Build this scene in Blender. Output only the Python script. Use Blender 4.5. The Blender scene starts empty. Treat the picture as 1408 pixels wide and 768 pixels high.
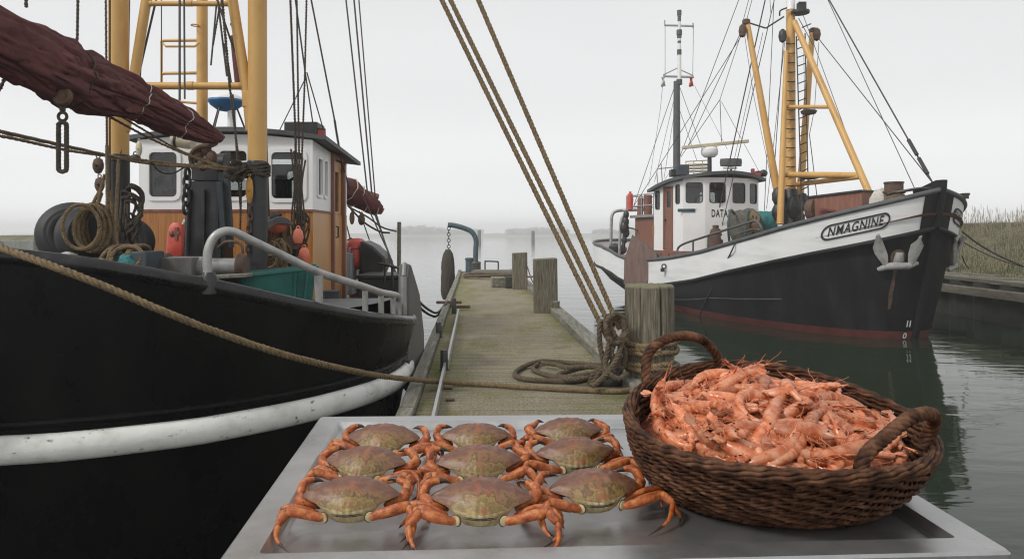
import bpy, bmesh, math, random
from mathutils import Vector as V, Matrix, noise
PI = math.pi
sc = bpy.context.scene
COL = sc.collection

# ------------------------------------------------------------------ camera, sky, sun, exposure
CAM_H = 1.31                      # eye height over the jetty deck (z = 0)
FPX = 1000.0                      # focal length in photo pixels (photo 1408 wide)
cam_d = bpy.data.cameras.new("camera")
cam_d.sensor_width = 36.0
cam_d.lens = 36.0 * FPX / 1408.0
cam_d.shift_y = -61.0 / 1408.0
cam_d.clip_start = 0.05
cam_d.clip_end = 3000.0
cam = bpy.data.objects.new("camera", cam_d)
cam.location = (0, 0, CAM_H)
cam.rotation_euler = (math.radians(90), 0, 0)
COL.objects.link(cam)
sc.camera = cam

SUN_EL, SUN_AZ = math.radians(42), math.radians(-125)      # azimuth from +Y towards +X
world = bpy.data.worlds.new("World")
sc.world = world
world.use_nodes = True
wn, wl = world.node_tree.nodes, world.node_tree.links
wn.clear()
w_out = wn.new("ShaderNodeOutputWorld")
w_bg = wn.new("ShaderNodeBackground")
w_sky = wn.new("ShaderNodeTexSky")
w_sky.sky_type = 'NISHITA'
w_sky.sun_disc = False
w_sky.sun_elevation = SUN_EL
w_sky.sun_rotation = SUN_AZ
w_sky.air_density = 1.0
w_sky.dust_density = 6.0
w_hsv = wn.new("ShaderNodeHueSaturation")
w_hsv.inputs['Saturation'].default_value = 0.12
w_mix = wn.new("ShaderNodeMix")
w_mix.data_type = 'RGBA'
w_mix.inputs['Factor'].default_value = 0.90
# overcast fog sky: brightest in a band along the horizon
w_tc = wn.new("ShaderNodeTexCoord"); w_sep = wn.new("ShaderNodeSeparateXYZ"); w_ramp = wn.new("ShaderNodeValToRGB")
w_ramp.color_ramp.interpolation = 'EASE'
we = w_ramp.color_ramp.elements
we[0].position = .0; we[0].color = (.89, .895, .90, 1); we[1].position = .9; we[1].color = (.60, .612, .625, 1)
for q_, c_ in ((.09, .755), (.2, .665), (.35, .625)):
    x_ = we.new(q_); x_.color = (c_, c_ * 1.006, c_ * 1.014, 1)
w_gain = wn.new("ShaderNodeMix"); w_gain.data_type = 'RGBA'; w_gain.blend_type = 'MULTIPLY'
w_gain.inputs['Factor'].default_value = 1.0; w_gain.inputs['B'].default_value = (12.0, 12.0, 12.0, 1)
wl.new(w_tc.outputs['Generated'], w_sep.inputs[0]); wl.new(w_sep.outputs['Z'], w_ramp.inputs[0])
w_nz = wn.new("ShaderNodeTexNoise"); w_nz.inputs['Scale'].default_value = 2.2; w_nz.inputs['Detail'].default_value = 4
w_map = wn.new("ShaderNodeMapping"); w_map.inputs['Scale'].default_value = (1, 1, 2.6)
w_mr = wn.new("ShaderNodeMapRange"); w_mr.inputs['From Min'].default_value = .3; w_mr.inputs['From Max'].default_value = .7; w_mr.inputs['To Min'].default_value = .975; w_mr.inputs['To Max'].default_value = 1.03
w_cl = wn.new("ShaderNodeMix"); w_cl.data_type = 'RGBA'; w_cl.blend_type = 'MULTIPLY'; w_cl.inputs['Factor'].default_value = 1.0
wl.new(w_tc.outputs['Generated'], w_map.inputs['Vector']); wl.new(w_map.outputs[0], w_nz.inputs['Vector']); wl.new(w_nz.outputs['Fac'], w_mr.inputs['Value'])
wl.new(w_ramp.outputs[0], w_cl.inputs['A']); wl.new(w_mr.outputs[0], w_cl.inputs['B'])
wl.new(w_cl.outputs['Result'], w_gain.inputs['A']); wl.new(w_gain.outputs['Result'], w_mix.inputs['B'])
w_bg.inputs['Strength'].default_value = 0.089
wl.new(w_sky.outputs[0], w_hsv.inputs['Color'])
wl.new(w_hsv.outputs[0], w_mix.inputs['A'])
wl.new(w_mix.outputs['Result'], w_bg.inputs['Color'])
wl.new(w_bg.outputs[0], w_out.inputs['Surface'])

sun_d = bpy.data.lights.new("sun", 'SUN')
sun_d.energy = 1.5
sun_d.angle = math.radians(12)
sun_d.color = (1.0, 0.97, 0.92)
sun = bpy.data.objects.new("sun", sun_d)
sdir = V((math.sin(SUN_AZ) * math.cos(SUN_EL), math.cos(SUN_AZ) * math.cos(SUN_EL), math.sin(SUN_EL)))
sun.rotation_euler = (-sdir).to_track_quat('-Z', 'Y').to_euler()
sun.location = sdir * 60
COL.objects.link(sun)

sc.view_settings.view_transform = 'Standard'
sc.view_settings.look = 'None'
sc.view_settings.gamma = 1.0
sc.view_settings.use_curve_mapping = False
sc.view_settings.exposure = 0.35
sc.cycles.volume_bounces = 6
sc.cycles.max_bounces = 8
sc.cycles.use_denoising = True
sc.cycles.filter_width = 1.15

# ------------------------------------------------------------------ helpers
def at(px, py, Y):
    """world point seen at photo pixel (px, py) at depth Y"""
    return V(((px - 704.0) / FPX * Y, Y, CAM_H - (py - 323.0) / FPX * Y))

def lerp(a, b, t): return a + (b - a) * t
def interp(x, tab):
    if x <= tab[0][0]: return tab[0][1]
    for (x0, y0), (x1, y1) in zip(tab, tab[1:]):
        if x <= x1: return y0 + (y1 - y0) * (x - x0) / (x1 - x0)
    return tab[-1][1]

def smooth(pts, n=8, closed=False):
    pts = [V(p) for p in pts]
    N = len(pts); out = []
    segs = N if closed else N - 1
    for i in range(segs):
        if closed:
            p0, p1, p2, p3 = pts[(i - 1) % N], pts[i], pts[(i + 1) % N], pts[(i + 2) % N]
        else:
            p1, p2 = pts[i], pts[i + 1]
            p0 = pts[i - 1] if i > 0 else p1 * 2 - p2
            p3 = pts[i + 2] if i + 2 < N else p2 * 2 - p1
        for k in range(n):
            t = k / n
            out.append(0.5 * ((2 * p1) + (p2 - p0) * t + (2 * p0 - 5 * p1 + 4 * p2 - p3) * t * t + (3 * p1 - p0 - 3 * p2 + p3) * t ** 3))
    if not closed: out.append(pts[-1])
    return out

def sag(a, b, s, n=16):
    a, b = V(a), V(b)
    return [a.lerp(b, i / n) - V((0, 0, s * 4 * (i / n) * (1 - i / n))) for i in range(n + 1)]

def resample(pts, step):
    out = [pts[0].copy()]; acc = 0.0
    for a, b in zip(pts, pts[1:]):
        L = (b - a).length
        if L < 1e-9: continue
        d = step - acc
        while d <= L:
            out.append(a.lerp(b, d / L)); d += step
        acc = L - (d - step)
    if (out[-1] - pts[-1]).length > step * 0.3: out.append(pts[-1].copy())
    return out

def frames(pts, closed=False):
    N = len(pts); T = []
    for i in range(N):
        if closed: t = pts[(i + 1) % N] - pts[i - 1]
        else: t = pts[min(i + 1, N - 1)] - pts[max(i - 1, 0)]
        T.append(t.normalized() if t.length > 1e-9 else V((0, 0, 1)))
    up = V((0, 0, 1)) if abs(T[0].z) < 0.9 else V((1, 0, 0))
    n = (up - T[0] * up.dot(T[0])).normalized()
    out = []
    for i in range(N):
        n = n - T[i] * n.dot(T[i])
        n = n.normalized() if n.length > 1e-6 else T[i].orthogonal().normalized()
        out.append((T[i], n, T[i].cross(n)))
    return out

class MB:
    def __init__(s): s.v = []; s.f = []; s.m = []
    def add(s, vs, fs, m=0):
        o = len(s.v)
        s.v += [tuple(p) for p in vs]
        s.f += [tuple(i + o for i in f) for f in fs]
        s.m += [m] * len(fs)
        return s
    def box(s, c, d, rot=None, m=0):
        c = V(c); R = rot if rot else Matrix.Identity(3)
        vs = [c + R @ V((x * d[0] / 2, y * d[1] / 2, z * d[2] / 2)) for x in (-1, 1) for y in (-1, 1) for z in (-1, 1)]
        return s.add(vs, [(0, 1, 3, 2), (4, 6, 7, 5), (0, 4, 5, 1), (2, 3, 7, 6), (0, 2, 6, 4), (1, 5, 7, 3)], m)
    def beam(s, a, b, w, h, m=0, up=(0, 0, 1)):
        a, b = V(a), V(b); t = (b - a).normalized(); u = V(up)
        u = (u - t * u.dot(t)).normalized(); x = t.cross(u)
        R = Matrix((x, t, u)).transposed()
        return s.box((a + b) / 2, (w, (b - a).length, h), R, m)
    def tube(s, pts, r, n=8, closed=False, caps=True, m=0, sy=1.0):
        pts = [V(p) for p in pts]; N = len(pts)
        rr = r if isinstance(r, (list, tuple)) else [r] * N
        fr = frames(pts, closed); vs = []; fs = []
        for p, q, (t, a, b) in zip(pts, rr, fr):
            for k in range(n):
                an = 2 * PI * k / n
                vs.append(p + a * math.cos(an) * q * sy + b * math.sin(an) * q)
        rings = N if closed else N - 1
        for i in range(rings):
            j = (i + 1) % N
            for k in range(n):
                l = (k + 1) % n
                fs.append((i * n + k, i * n + l, j * n + l, j * n + k))
        if caps and not closed:
            fs.append(tuple(range(n - 1, -1, -1))); fs.append(tuple((N - 1) * n + k for k in range(n)))
        return s.add(vs, fs, m)
    def rope(s, pts, r, pitch=None, step=None, strands=3, closed=False, n=6, m=0):
        pts = [V(p) for p in pts]
        if closed: pts = pts + [pts[0]]
        pitch = pitch or r * 4.6; step = step or pitch / 9
        P = resample(pts, step); fr = frames(P)
        ph = 0.0
        for k in range(strands):
            path = []
            for i, (p, (t, a, b)) in enumerate(zip(P, fr)):
                an = 2 * PI * (i * step / pitch + k / strands)
                path.append(p + (a * math.cos(an) + b * math.sin(an)) * r * 0.5)
            s.tube(path, r * 0.56, n, caps=True, m=m)
        return s
    def lathe(s, prof, n=24, o=(0, 0, 0), R=None, m=0, sx=1, sy=1, closed=False):
        o = V(o); R = R or Matrix.Identity(3); vs = []; fs = []
        for r, z in prof:
            for k in range(n):
                an = 2 * PI * k / n
                vs.append(o + R @ V((r * sx * math.cos(an), r * sy * math.sin(an), z)))
        M = len(prof)
        for i in range(M if closed else M - 1):
            j = (i + 1) % M
            for k in range(n):
                l = (k + 1) % n
                fs.append((i * n + k, i * n + l, j * n + l, j * n + k))
        if not closed:
            if prof[0][0] > 1e-6: fs.append(tuple(range(n - 1, -1, -1)))
            if prof[-1][0] > 1e-6: fs.append(tuple((M - 1) * n + k for k in range(n)))
        return s.add(vs, fs, m)
    def ball(s, c, r, n=16, R=None, m=0):
        rx, ry, rz = r if isinstance(r, (tuple, list)) else (r, r, r)
        prof = [(math.sin(PI * i / (n // 2)), -math.cos(PI * i / (n // 2)) * rz) for i in range(n // 2 + 1)]
        prof = [(max(p, 1e-5), z) for p, z in prof]
        return s.lathe(prof, n, c, R, m, rx, ry)
    def torus(s, c, R_, r, n=28, k=12, rot=None, m=0, sz=1.0):
        prof = [(R_ + r * math.cos(2 * PI * i / k), r * sz * math.sin(2 * PI * i / k)) for i in range(k)]
        return s.lathe(prof, n, c, rot, m, closed=True)
    def grid(s, rows, closed=False, m=0, mf=None):
        n = len(rows[0]); vs = [p for r in rows for p in r]; base = len(s.v)
        s.v += [tuple(p) for p in vs]
        for i in range(len(rows) - 1):
            for k in range(n if closed else n - 1):
                l = (k + 1) % n
                s.f.append((base + i * n + k, base + i * n + l, base + (i + 1) * n + l, base + (i + 1) * n + k))
                s.m.append(mf(i, k) if mf else m)
        return s
    def prism(s, poly, fn, d0, d1, m=0):
        """poly: 2-D outline, fn(u, v, depth) -> point"""
        n = len(poly)
        vs = [fn(u, v, d0) for u, v in poly] + [fn(u, v, d1) for u, v in poly]
        fs = [tuple(range(n)), tuple(range(2 * n - 1, n - 1, -1))]
        fs += [(i, i + n, (i + 1) % n + n, (i + 1) % n) for i in range(n)]
        return s.add(vs, fs, m)
    def ring(s, outer, inner, fn, d0, d1, m=0):
        n = len(outer)
        vs = [fn(u, v, d) for L, d in ((outer, d1), (inner, d1), (outer, d0), (inner, d0)) for u, v in L]
        fs = []
        for i in range(n):
            j = (i + 1) % n
            fs += [(i, j, n + j, n + i), (2 * n + i, i, j, 2 * n + j)[::-1], (n + i, n + j, 3 * n + j, 3 * n + i), (2 * n + i, 2 * n + j, 3 * n + j, 3 * n + i)]
        return s.add(vs, fs, m)
    def build(s, name, mats, parent=None, world_space=True, sharp=38, bevel=0, label=None, smooth_=True):
        me = bpy.data.meshes.new(name)
        me.from_pydata(s.v, [], s.f)
        mats = mats if isinstance(mats, (list, tuple)) else [mats]
        for q in mats: me.materials.append(q)
        if len(mats) > 1: me.polygons.foreach_set("material_index", s.m)
        bm = bmesh.new(); bm.from_mesh(me)
        bmesh.ops.recalc_face_normals(bm, faces=bm.faces)
        bm.to_mesh(me); bm.free()
        if smooth_:
            me.polygons.foreach_set("use_smooth", [True] * len(me.polygons))
            me.set_sharp_from_angle(angle=math.radians(sharp))
        me.update()
        o = bpy.data.objects.new(name, me)
        COL.objects.link(o)
        if parent:
            o.parent = parent
            if world_space:
                r = parent; off = V((0, 0, 0))
                if r.type == 'EMPTY': off = V(r.location)
                o.location = -off
        if bevel:
            b = o.modifiers.new("bevel", 'BEVEL'); b.width = bevel; b.segments = 2; b.limit_method = 'ANGLE'
        if label: o['label'] = label
        return o

def thing(name, label, cat, loc=(0, 0, 0), group=None):
    o = bpy.data.objects.new(name, None); COL.objects.link(o)
    o.location = loc; o.empty_display_size = 0.1
    o['label'] = label; o['category'] = cat
    if group: o['group'] = group
    return o
def tag(o, label, cat, group=None):
    o['label'] = label; o['category'] = cat
    if group: o['group'] = group
    return o
def struct(o, kind='structure', label=None):
    o['kind'] = kind
    if label: o['label'] = label
    return o

def rrect(u0, v0, u1, v1, r, n=5):
    pts = []
    for cx, cy, a0 in ((u1 - r, v0 + r, -90), (u1 - r, v1 - r, 0), (u0 + r, v1 - r, 90), (u0 + r, v0 + r, 180)):
        for i in range(n + 1):
            a = math.radians(a0 + 90 * i / n)
            pts.append((cx + r * math.cos(a), cy + r * math.sin(a)))
    return pts

class Fr:
    """a flat wall frame: origin O, U along, W up, N outward"""
    def __init__(s, O, U, W=(0, 0, 1)):
        s.O = V(O); s.U = V(U).normalized(); s.W = V(W).normalized(); s.N = s.U.cross(s.W)
    def __call__(s, u, v, n=0.0): return s.O + s.U * u + s.W * v + s.N * n

def wall(mb, fr, w, v0, v1, holes, th, m=0, top=None):
    """wall panel with rectangular holes; top(u) may shape the upper edge"""
    us = sorted({0, w} | {h[0] for h in holes} | {h[2] for h in holes})
    vs = sorted({v0, v1} | {h[1] for h in holes} | {h[3] for h in holes})
    tp = lambda u, v: (top(u) if (top and abs(v - v1) < 1e-6) else v)
    for a, b in zip(us, us[1:]):
        for c, d in zip(vs, vs[1:]):
            mu, mv = (a + b) / 2, (c + d) / 2
            if any(h[0] < mu < h[2] and h[1] < mv < h[3] for h in holes): continue
            for n_ in (0, -th):
                mb.add([fr(a, c, n_), fr(b, c, n_), fr(b, tp(b, d), n_), fr(a, tp(a, d), n_)], [(0, 1, 2, 3)], m)
    for (a, c, b, d) in holes:
        for p, q in (((a, c), (b, c)), ((b, c), (b, d)), ((b, d), (a, d)), ((a, d), (a, c))):
            mb.add([fr(*p, 0), fr(*q, 0), fr(*q, -th), fr(*p, -th)], [(0, 1, 2, 3)], m)
    for p, q in (((0, v0), (w, v0)),):      # the ends butt into the neighbouring walls
        mb.add([fr(*p, 0), fr(*q, 0), fr(*q, -th), fr(*p, -th)], [(0, 1, 2, 3)], m)

def window(fr, h, parent, m_frame, m_glass, r=0.07, lip=0.03, proud=0.015, bars=None):
    mb = MB()
    mb.ring(rrect(h[0] - lip, h[1] - lip, h[2] + lip, h[3] + lip, r + lip), rrect(h[0] + .012, h[1] + .012, h[2] - .012, h[3] - .012, r), fr, -0.03, proud)
    f = mb.build('window', m_frame, parent)
    g = MB(); g.prism(rrect(h[0] - .01, h[1] - .01, h[2] + .01, h[3] + .01, r), fr, -0.022, -0.016)
    g.build('pane', m_glass, f, world_space=False)
    return f

def text_geo(s, size, bold=0.0, shear=0.0):
    cu = bpy.data.curves.new('t', 'FONT'); cu.body = s; cu.size = size; cu.offset = bold
    cu.space_character = 1.16; cu.align_x = 'CENTER'; cu.align_y = 'CENTER'; cu.shear = shear; cu.resolution_u = 4
    o = bpy.data.objects.new('t', cu); COL.objects.link(o)
    dg = bpy.context.evaluated_depsgraph_get()
    me = bpy.data.meshes.new_from_object(o.evaluated_get(dg))
    vs = [(v.co.x, v.co.y) for v in me.vertices]; fs = [tuple(p.vertices) for p in me.polygons]
    bpy.data.objects.remove(o); bpy.data.curves.remove(cu); bpy.data.meshes.remove(me)
    return vs, fs

# ------------------------------------------------------------------ materials
def nt(name):
    m = bpy.data.materials.new(name); m.use_nodes = True
    n = m.node_tree.nodes; l = m.node_tree.links
    return m, n, l, n['Principled BSDF']

def rgb(c): return (c[0], c[1], c[2], 1.0)

def mat(name, cols, scale=6, rough=.5, rvar=.15, bump=.15, bscale=None, metal=0.0, stretch=(1, 1, 1), spec=.5, rand=False, lo=.3, hi=.7, detail=6, spots=None, coat=0.0, sss=0.0, bdist=.01, vary=None):
    m, n, l, p = nt(name)
    tc = n.new('ShaderNodeTexCoord'); mp = n.new('ShaderNodeMapping')
    mp.inputs['Scale'].default_value = stretch
    l.new(tc.outputs['Object'], mp.inputs['Vector'])
    if rand:
        oi = n.new('ShaderNodeObjectInfo'); ml = n.new('ShaderNodeMath'); ml.operation = 'MULTIPLY'; ml.inputs[1].default_value = 37.0
        l.new(oi.outputs['Random'], ml.inputs[0]); l.new(ml.outputs[0], mp.inputs['Location'])
    nz = n.new('ShaderNodeTexNoise'); nz.inputs['Scale'].default_value = scale; nz.inputs['Detail'].default_value = detail; nz.inputs['Roughness'].default_value = .62
    l.new(mp.outputs[0], nz.inputs['Vector'])
    cr = n.new('ShaderNodeValToRGB'); e = cr.color_ramp.elements
    e[0].position = lo; e[0].color = rgb(cols[0]); e[1].position = hi; e[1].color = rgb(cols[-1])
    for i, c in enumerate(cols[1:-1]):
        q = e.new(lo + (hi - lo) * (i + 1) / (len(cols) - 1)); q.color = rgb(c)
    l.new(nz.outputs['Fac'], cr.inputs[0])
    col = cr.outputs[0]
    if spots:                                        # (colour, scale, threshold, stretch)
        mp2 = n.new('ShaderNodeMapping'); mp2.inputs['Scale'].default_value = spots[3] if len(spots) > 3 else (1, 1, 1)
        l.new(tc.outputs['Object'], mp2.inputs['Vector'])
        n2 = n.new('ShaderNodeTexNoise'); n2.inputs['Scale'].default_value = spots[1]; n2.inputs['Detail'].default_value = 8; n2.inputs['Roughness'].default_value = .7
        l.new(mp2.outputs[0], n2.inputs['Vector'])
        r2 = n.new('ShaderNodeValToRGB'); r2.color_ramp.elements[0].position = spots[2]; r2.color_ramp.elements[1].position = spots[2] + .08
        l.new(n2.outputs['Fac'], r2.inputs[0])
        mx = n.new('ShaderNodeMix'); mx.data_type = 'RGBA'; mx.inputs['B'].default_value = rgb(spots[0])
        l.new(r2.outputs[0], mx.inputs['Factor']); l.new(col, mx.inputs['A']); col = mx.outputs['Result']
    if vary:                                         # each piece a little lighter or darker than its neighbours
        o2 = n.new('ShaderNodeObjectInfo'); m2 = n.new('ShaderNodeMapRange'); m2.inputs['To Min'].default_value = vary[0]; m2.inputs['To Max'].default_value = vary[1]
        l.new(o2.outputs['Random'], m2.inputs['Value']); x2 = n.new('ShaderNodeMix'); x2.data_type = 'RGBA'; x2.blend_type = 'MULTIPLY'; x2.inputs['Factor'].default_value = 1
        l.new(col, x2.inputs['A']); l.new(m2.outputs[0], x2.inputs['B']); col = x2.outputs['Result']
    l.new(col, p.inputs['Base Color'])
    mr = n.new('ShaderNodeMapRange'); mr.inputs['To Min'].default_value = max(.02, rough - rvar); mr.inputs['To Max'].default_value = min(1, rough + rvar)
    mr.inputs['From Min'].default_value = .3; mr.inputs['From Max'].default_value = .7
    l.new(nz.outputs['Fac'], mr.inputs['Value']); l.new(mr.outputs[0], p.inputs['Roughness'])
    if bump:
        n3 = n.new('ShaderNodeTexNoise'); n3.inputs['Scale'].default_value = bscale or scale * 4; n3.inputs['Detail'].default_value = 5
        l.new(mp.outputs[0], n3.inputs['Vector'])
        b = n.new('ShaderNodeBump'); b.inputs['Strength'].default_value = bump; b.inputs['Distance'].default_value = bdist
        l.new(n3.outputs['Fac'], b.inputs['Height']); l.new(b.outputs[0], p.inputs['Normal'])
    p.inputs['Metallic'].default_value = metal
    p.inputs['Specular IOR Level'].default_value = spec
    p.inputs['Coat Weight'].default_value = coat
    if sss:
        p.inputs['Subsurface Weight'].default_value = sss; p.inputs['Subsurface Radius'].default_value = (1, .35, .2); p.inputs['Subsurface Scale'].default_value = .006
    return m

M = {}
M['hull_black'] = mat('hull_black', [(.003, .003, .0034), (.005, .005, .005), (.010, .0095, .009)], 2.2, .30, .12, .25, 3.5, stretch=(1, 1, .6), spec=.09, spots=((.085, .085, .08), 26, .675, (.25, .25, 2.0)))
M['hull_black_b'] = mat('hull_black_worn', [(.006, .0065, .007), (.010, .0105, .011), (.02, .021, .022)], 1.4, .5, .1, .1, 6, stretch=(2, 2, .35), spec=.22)
M['cap_black'] = mat('cap_rail_black', [(.006, .006, .0065), (.011, .011, .0115), (.05, .048, .045)], 5, .28, .12, .1, 24, hi=.85, spec=.4)
M['white_worn'] = mat('white_paint_worn', [(.50, .49, .45), (.70, .70, .66), (.76, .76, .73)], 4, .5, .1, .45, 16, spots=((.09, .08, .06), 11, .605, (1, 1, 2.0)))
M['white'] = mat('white_paint', [(.66, .67, .66), (.76, .76, .75), (.80, .80, .79)], 1.3, .42, .1, .05, 30, lo=.2)
M['white_plank'] = mat('white_planked_paint', [(.64, .65, .64), (.75, .75, .74), (.79, .79, .78)], 1.6, .45, .1, .15, 10, stretch=(.5, .5, 3))
M['red_boot'] = mat('red_antifoul', [(.08, .020, .018), (.13, .032, .028), (.16, .05, .042)], 2.5, .6, .1, .1, spots=((.05, .045, .03), 5, .62))
M['wood_varnish'] = mat('varnished_wood', [(.22, .080, .018), (.36, .145, .034), (.43, .19, .05)], 5, .38, .1, .1, 20, stretch=(9, 9, .5), spec=.45)
M['wood_light'] = mat('pale_varnished_wood', [(.38, .185, .065), (.50, .265, .105), (.55, .31, .13)], 5, .4, .1, .1, 20, stretch=(9, 9, .5))
M['wood_brown'] = mat('brown_painted_wood', [(.15, .055, .034), (.21, .085, .055), (.26, .115, .08)], 3, .55, .1, .1, 18, stretch=(4, 4, .6))
M['yellow'] = mat('ochre_paint', [(.44, .235, .062), (.56, .325, .098), (.60, .36, .12)], 2.2, .45, .1, .08, 30, stretch=(1, 1, .5), spots=((.19, .08, .03), 13, .63, (1, 1, .3)))
M['black_metal'] = mat('black_metal', [(.010, .010, .011), (.02, .02, .021), (.04, .038, .036)], 5, .45, .12, .12, 26)
M['rubber'] = mat('black_rubber', [(.010, .010, .010), (.018, .018, .019), (.032, .032, .032)], 6, .62, .1, .12, 30)
M['grey_metal'] = mat('grey_metal', [(.14, .14, .14), (.24, .24, .235), (.30, .30, .29)], 7, .48, .12, .1, 30, spots=((.13, .075, .045), 8, .66))
M['rail_steel'] = mat('galvanised_rail', [(.26, .255, .245), (.36, .355, .345), (.44, .43, .42)], 9, .42, .12, .1, 40, metal=.35, spots=((.12, .085, .06), 12, .67))
M['grey_dark'] = mat('dark_grey_paint', [(.05, .053, .056), (.075, .078, .082), (.10, .10, .105)], 4, .55, .1, .08)
M['rust'] = mat('rusty_steel', [(.045, .028, .02), (.09, .05, .032), (.15, .085, .055)], 8, .75, .1, .3, 30)
M['rope'] = mat('manila_rope', [(.085, .055, .026), (.17, .118, .060), (.26, .188, .102)], 30, .85, .08, .5, 160, lo=.25, hi=.75)
M['rope_dark'] = mat('dark_tarred_rope', [(.03, .024, .018), (.06, .047, .034), (.095, .076, .055)], 30, .85, .08, .5, 160, lo=.25, hi=.75)
M['rope_jetty'] = mat('weathered_brown_rope', [(.048, .034, .020), (.092, .067, .040), (.15, .115, .072)], 26, .88, .08, .5, 150, lo=.25, hi=.75)
M['wire'] = mat('rigging_wire', [(.035, .033, .03), (.06, .056, .05)], 20, .6, .1, 0)
M['sail'] = mat('maroon_sailcloth', [(.056, .0145, .0150), (.10, .028, .028), (.14, .048, .045)], 5, .85, .06, .55, 55, lo=.25, hi=.75)
M['red'] = mat('red_plastic', [(.42, .045, .03), (.55, .07, .045), (.62, .12, .08)], 6, .42, .1, .08, spots=((.2, .03, .02), 14, .66))
M['orange_buoy'] = mat('faded_orange_buoy', [(.50, .10, .05), (.62, .15, .085), (.66, .22, .14)], 5, .5, .1, .1)
M['teal'] = mat('green_plastic', [(.012, .085, .07), (.018, .12, .10), (.03, .15, .125)], 3, .45, .1, .06, spots=((.16, .18, .16), 16, .68, (1, 1, .35)))
M['net_teal'] = mat('teal_netting', [(.02, .10, .11), (.04, .20, .21), (.08, .28, .28)], 30, .9, .05, .8, 60, bdist=.03)
M['net_brown'] = mat('brown_netting', [(.05, .045, .035), (.11, .10, .085), (.17, .155, .125)], 22, .9, .05, .8, 50, bdist=.03)
M['blue'] = mat('blue_paint', [(.02, .10, .24), (.03, .15, .33), (.05, .19, .38)], 6, .45, .1, .05)
M['blue_grey'] = mat('blue_grey_paint', [(.035, .06, .075), (.055, .092, .115), (.085, .125, .145)], 8, .55, .1, .15, spots=((.10, .075, .055), 18, .62))
M['slate'] = mat('dark_blue_crate_paint', [(.022, .028, .034), (.04, .05, .06), (.06, .07, .08)], 7, .6, .1, .15)
M['grey_plastic'] = mat('grey_plastic', [(.20, .22, .235), (.27, .29, .305)], 6, .5, .1, .05)
M['cream'] = mat('cream_enamel', [(.48, .42, .29), (.58, .52, .38)], 6, .45, .1, .05)
M['red_lamp'] = mat('red_lamp_glass', [(.25, .02, .02), (.34, .04, .04)], 6, .2, .05, 0)
M['ochre_block'] = mat('ochre_block_paint', [(.36, .17, .025), (.5, .26, .05)], 14, .55, .1, .1)
M['tarp'] = mat('black_tarpaulin', [(.012, .013, .014), (.022, .023, .024), (.035, .036, .037)], 4, .5, .1, .3, 12)
M['cloth_tan'] = mat('tan_canvas', [(.16, .10, .05), (.26, .165, .085), (.32, .22, .13)], 7, .9, .05, .4, 24)
M['cloth_white'] = mat('white_sacking', [(.42, .40, .36), (.55, .53, .48), (.30, .28, .25)], 14, .9, .05, .5, 40)
M['post'] = mat('weathered_post', [(.070, .060, .040), (.15, .132, .094), (.26, .232, .175)], 22, .9, .05, .9, 40, stretch=(3.0, 3.0, .2), lo=.34, hi=.68, bdist=.02, spots=((.09, .095, .03), 3.5, .62, (1, 1, .6)))
M['post_top'] = mat('mossy_post_top', [(.10, .10, .045), (.15, .145, .085), (.18, .165, .12)], 20, .95, .04, .6, 60)
M['timber'] = mat('grey_edge_timber', [(.085, .078, .06), (.18, .168, .135), (.29, .275, .23)], 7, .9, .05, .6, 26, stretch=(4, .35, 4), bdist=.015, spots=((.08, .095, .03), 4, .58))
M['pile'] = mat('wet_dark_pile', [(.018, .018, .014), (.035, .033, .026), (.05, .048, .036)], 5, .7, .1, .5, 20, stretch=(3, 3, .3))
M['stone'] = mat('dark_iron_weight', [(.018, .017, .016), (.032, .030, .028), (.05, .047, .042)], 14, .8, .08, .5, 50)
M['concrete'] = mat('quay_concrete', [(.11, .11, .10), (.20, .20, .18), (.27, .27, .25)], 2.5, .9, .05, .3, 12, stretch=(1, 1, .5))
M['quay_wood'] = mat('quay_timber', [(.07, .062, .045), (.12, .108, .08), (.17, .155, .12)], 4, .9, .05, .5, 14, stretch=(2, .3, 2), bdist=.02)
M['quay_dark'] = mat('quay_sheet_wall', [(.012, .012, .010), (.024, .023, .019), (.04, .037, .03)], 2, .8, .1, .4, 8)
M['grass'] = mat('bank_grass', [(.060, .066, .026), (.115, .108, .050), (.20, .165, .090)], .9, .95, .03, .8, 18, lo=.3, hi=.7, bdist=.08)
M['reed'] = mat('dry_reed', [(.17, .145, .10), (.26, .225, .16), (.33, .295, .22)], 1.5, .9, .05, 0)
M['far_hazed_green'] = mat('far_shore_hazed_green', [(.24, .255, .20), (.30, .305, .24), (.34, .34, .27)], .05, .95, .03, 0)  # green paled so that part of the fog's veil sits in the colour
M['letter'] = mat('black_lettering', [(.012, .012, .013), (.02, .02, .021)], 20, .5, .1, 0)
M['letter_white'] = mat('white_lettering', [(.70, .70, .68), (.78, .78, .76)], 20, .5, .1, 0)
M['teal_trim'] = mat('dark_teal_trim', [(.02, .055, .06), (.035, .08, .085)], 10, .5, .1, 0)
M['wicker'] = mat('brown_wicker', [(.020, .007, .0035), (.070, .029, .014), (.155, .074, .040)], 38, .6, .12, .35, 120, lo=.36, hi=.66, bdist=.003, spec=.18)
M['wicker_dark'] = mat('shaded_wicker_core', [(.020, .012, .008), (.035, .022, .015)], 30, .8, .1, .3, 90)  # dark tone holds the shade of the gaps between the canes
M['anchor'] = mat('grey_anchor_paint', [(.20, .195, .185), (.30, .295, .28), (.37, .36, .345)], 9, .6, .1, .15, 30, spots=((.16, .08, .05), 5, .63))
M['plank_board'] = mat('otter_board_planks', [(.12, .070, .056), (.17, .105, .088), (.22, .145, .125)], 3.5, .75, .1, .25, 16, stretch=(2.5, 2.5, .5), spots=((.07, .045, .035), 6, .63))
M['board_grey'] = mat('grey_weathered_board', [(.055, .052, .048), (.10, .095, .088), (.15, .142, .13)], 4, .7, .1, .4, 20, stretch=(2, 2, .6))

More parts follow.
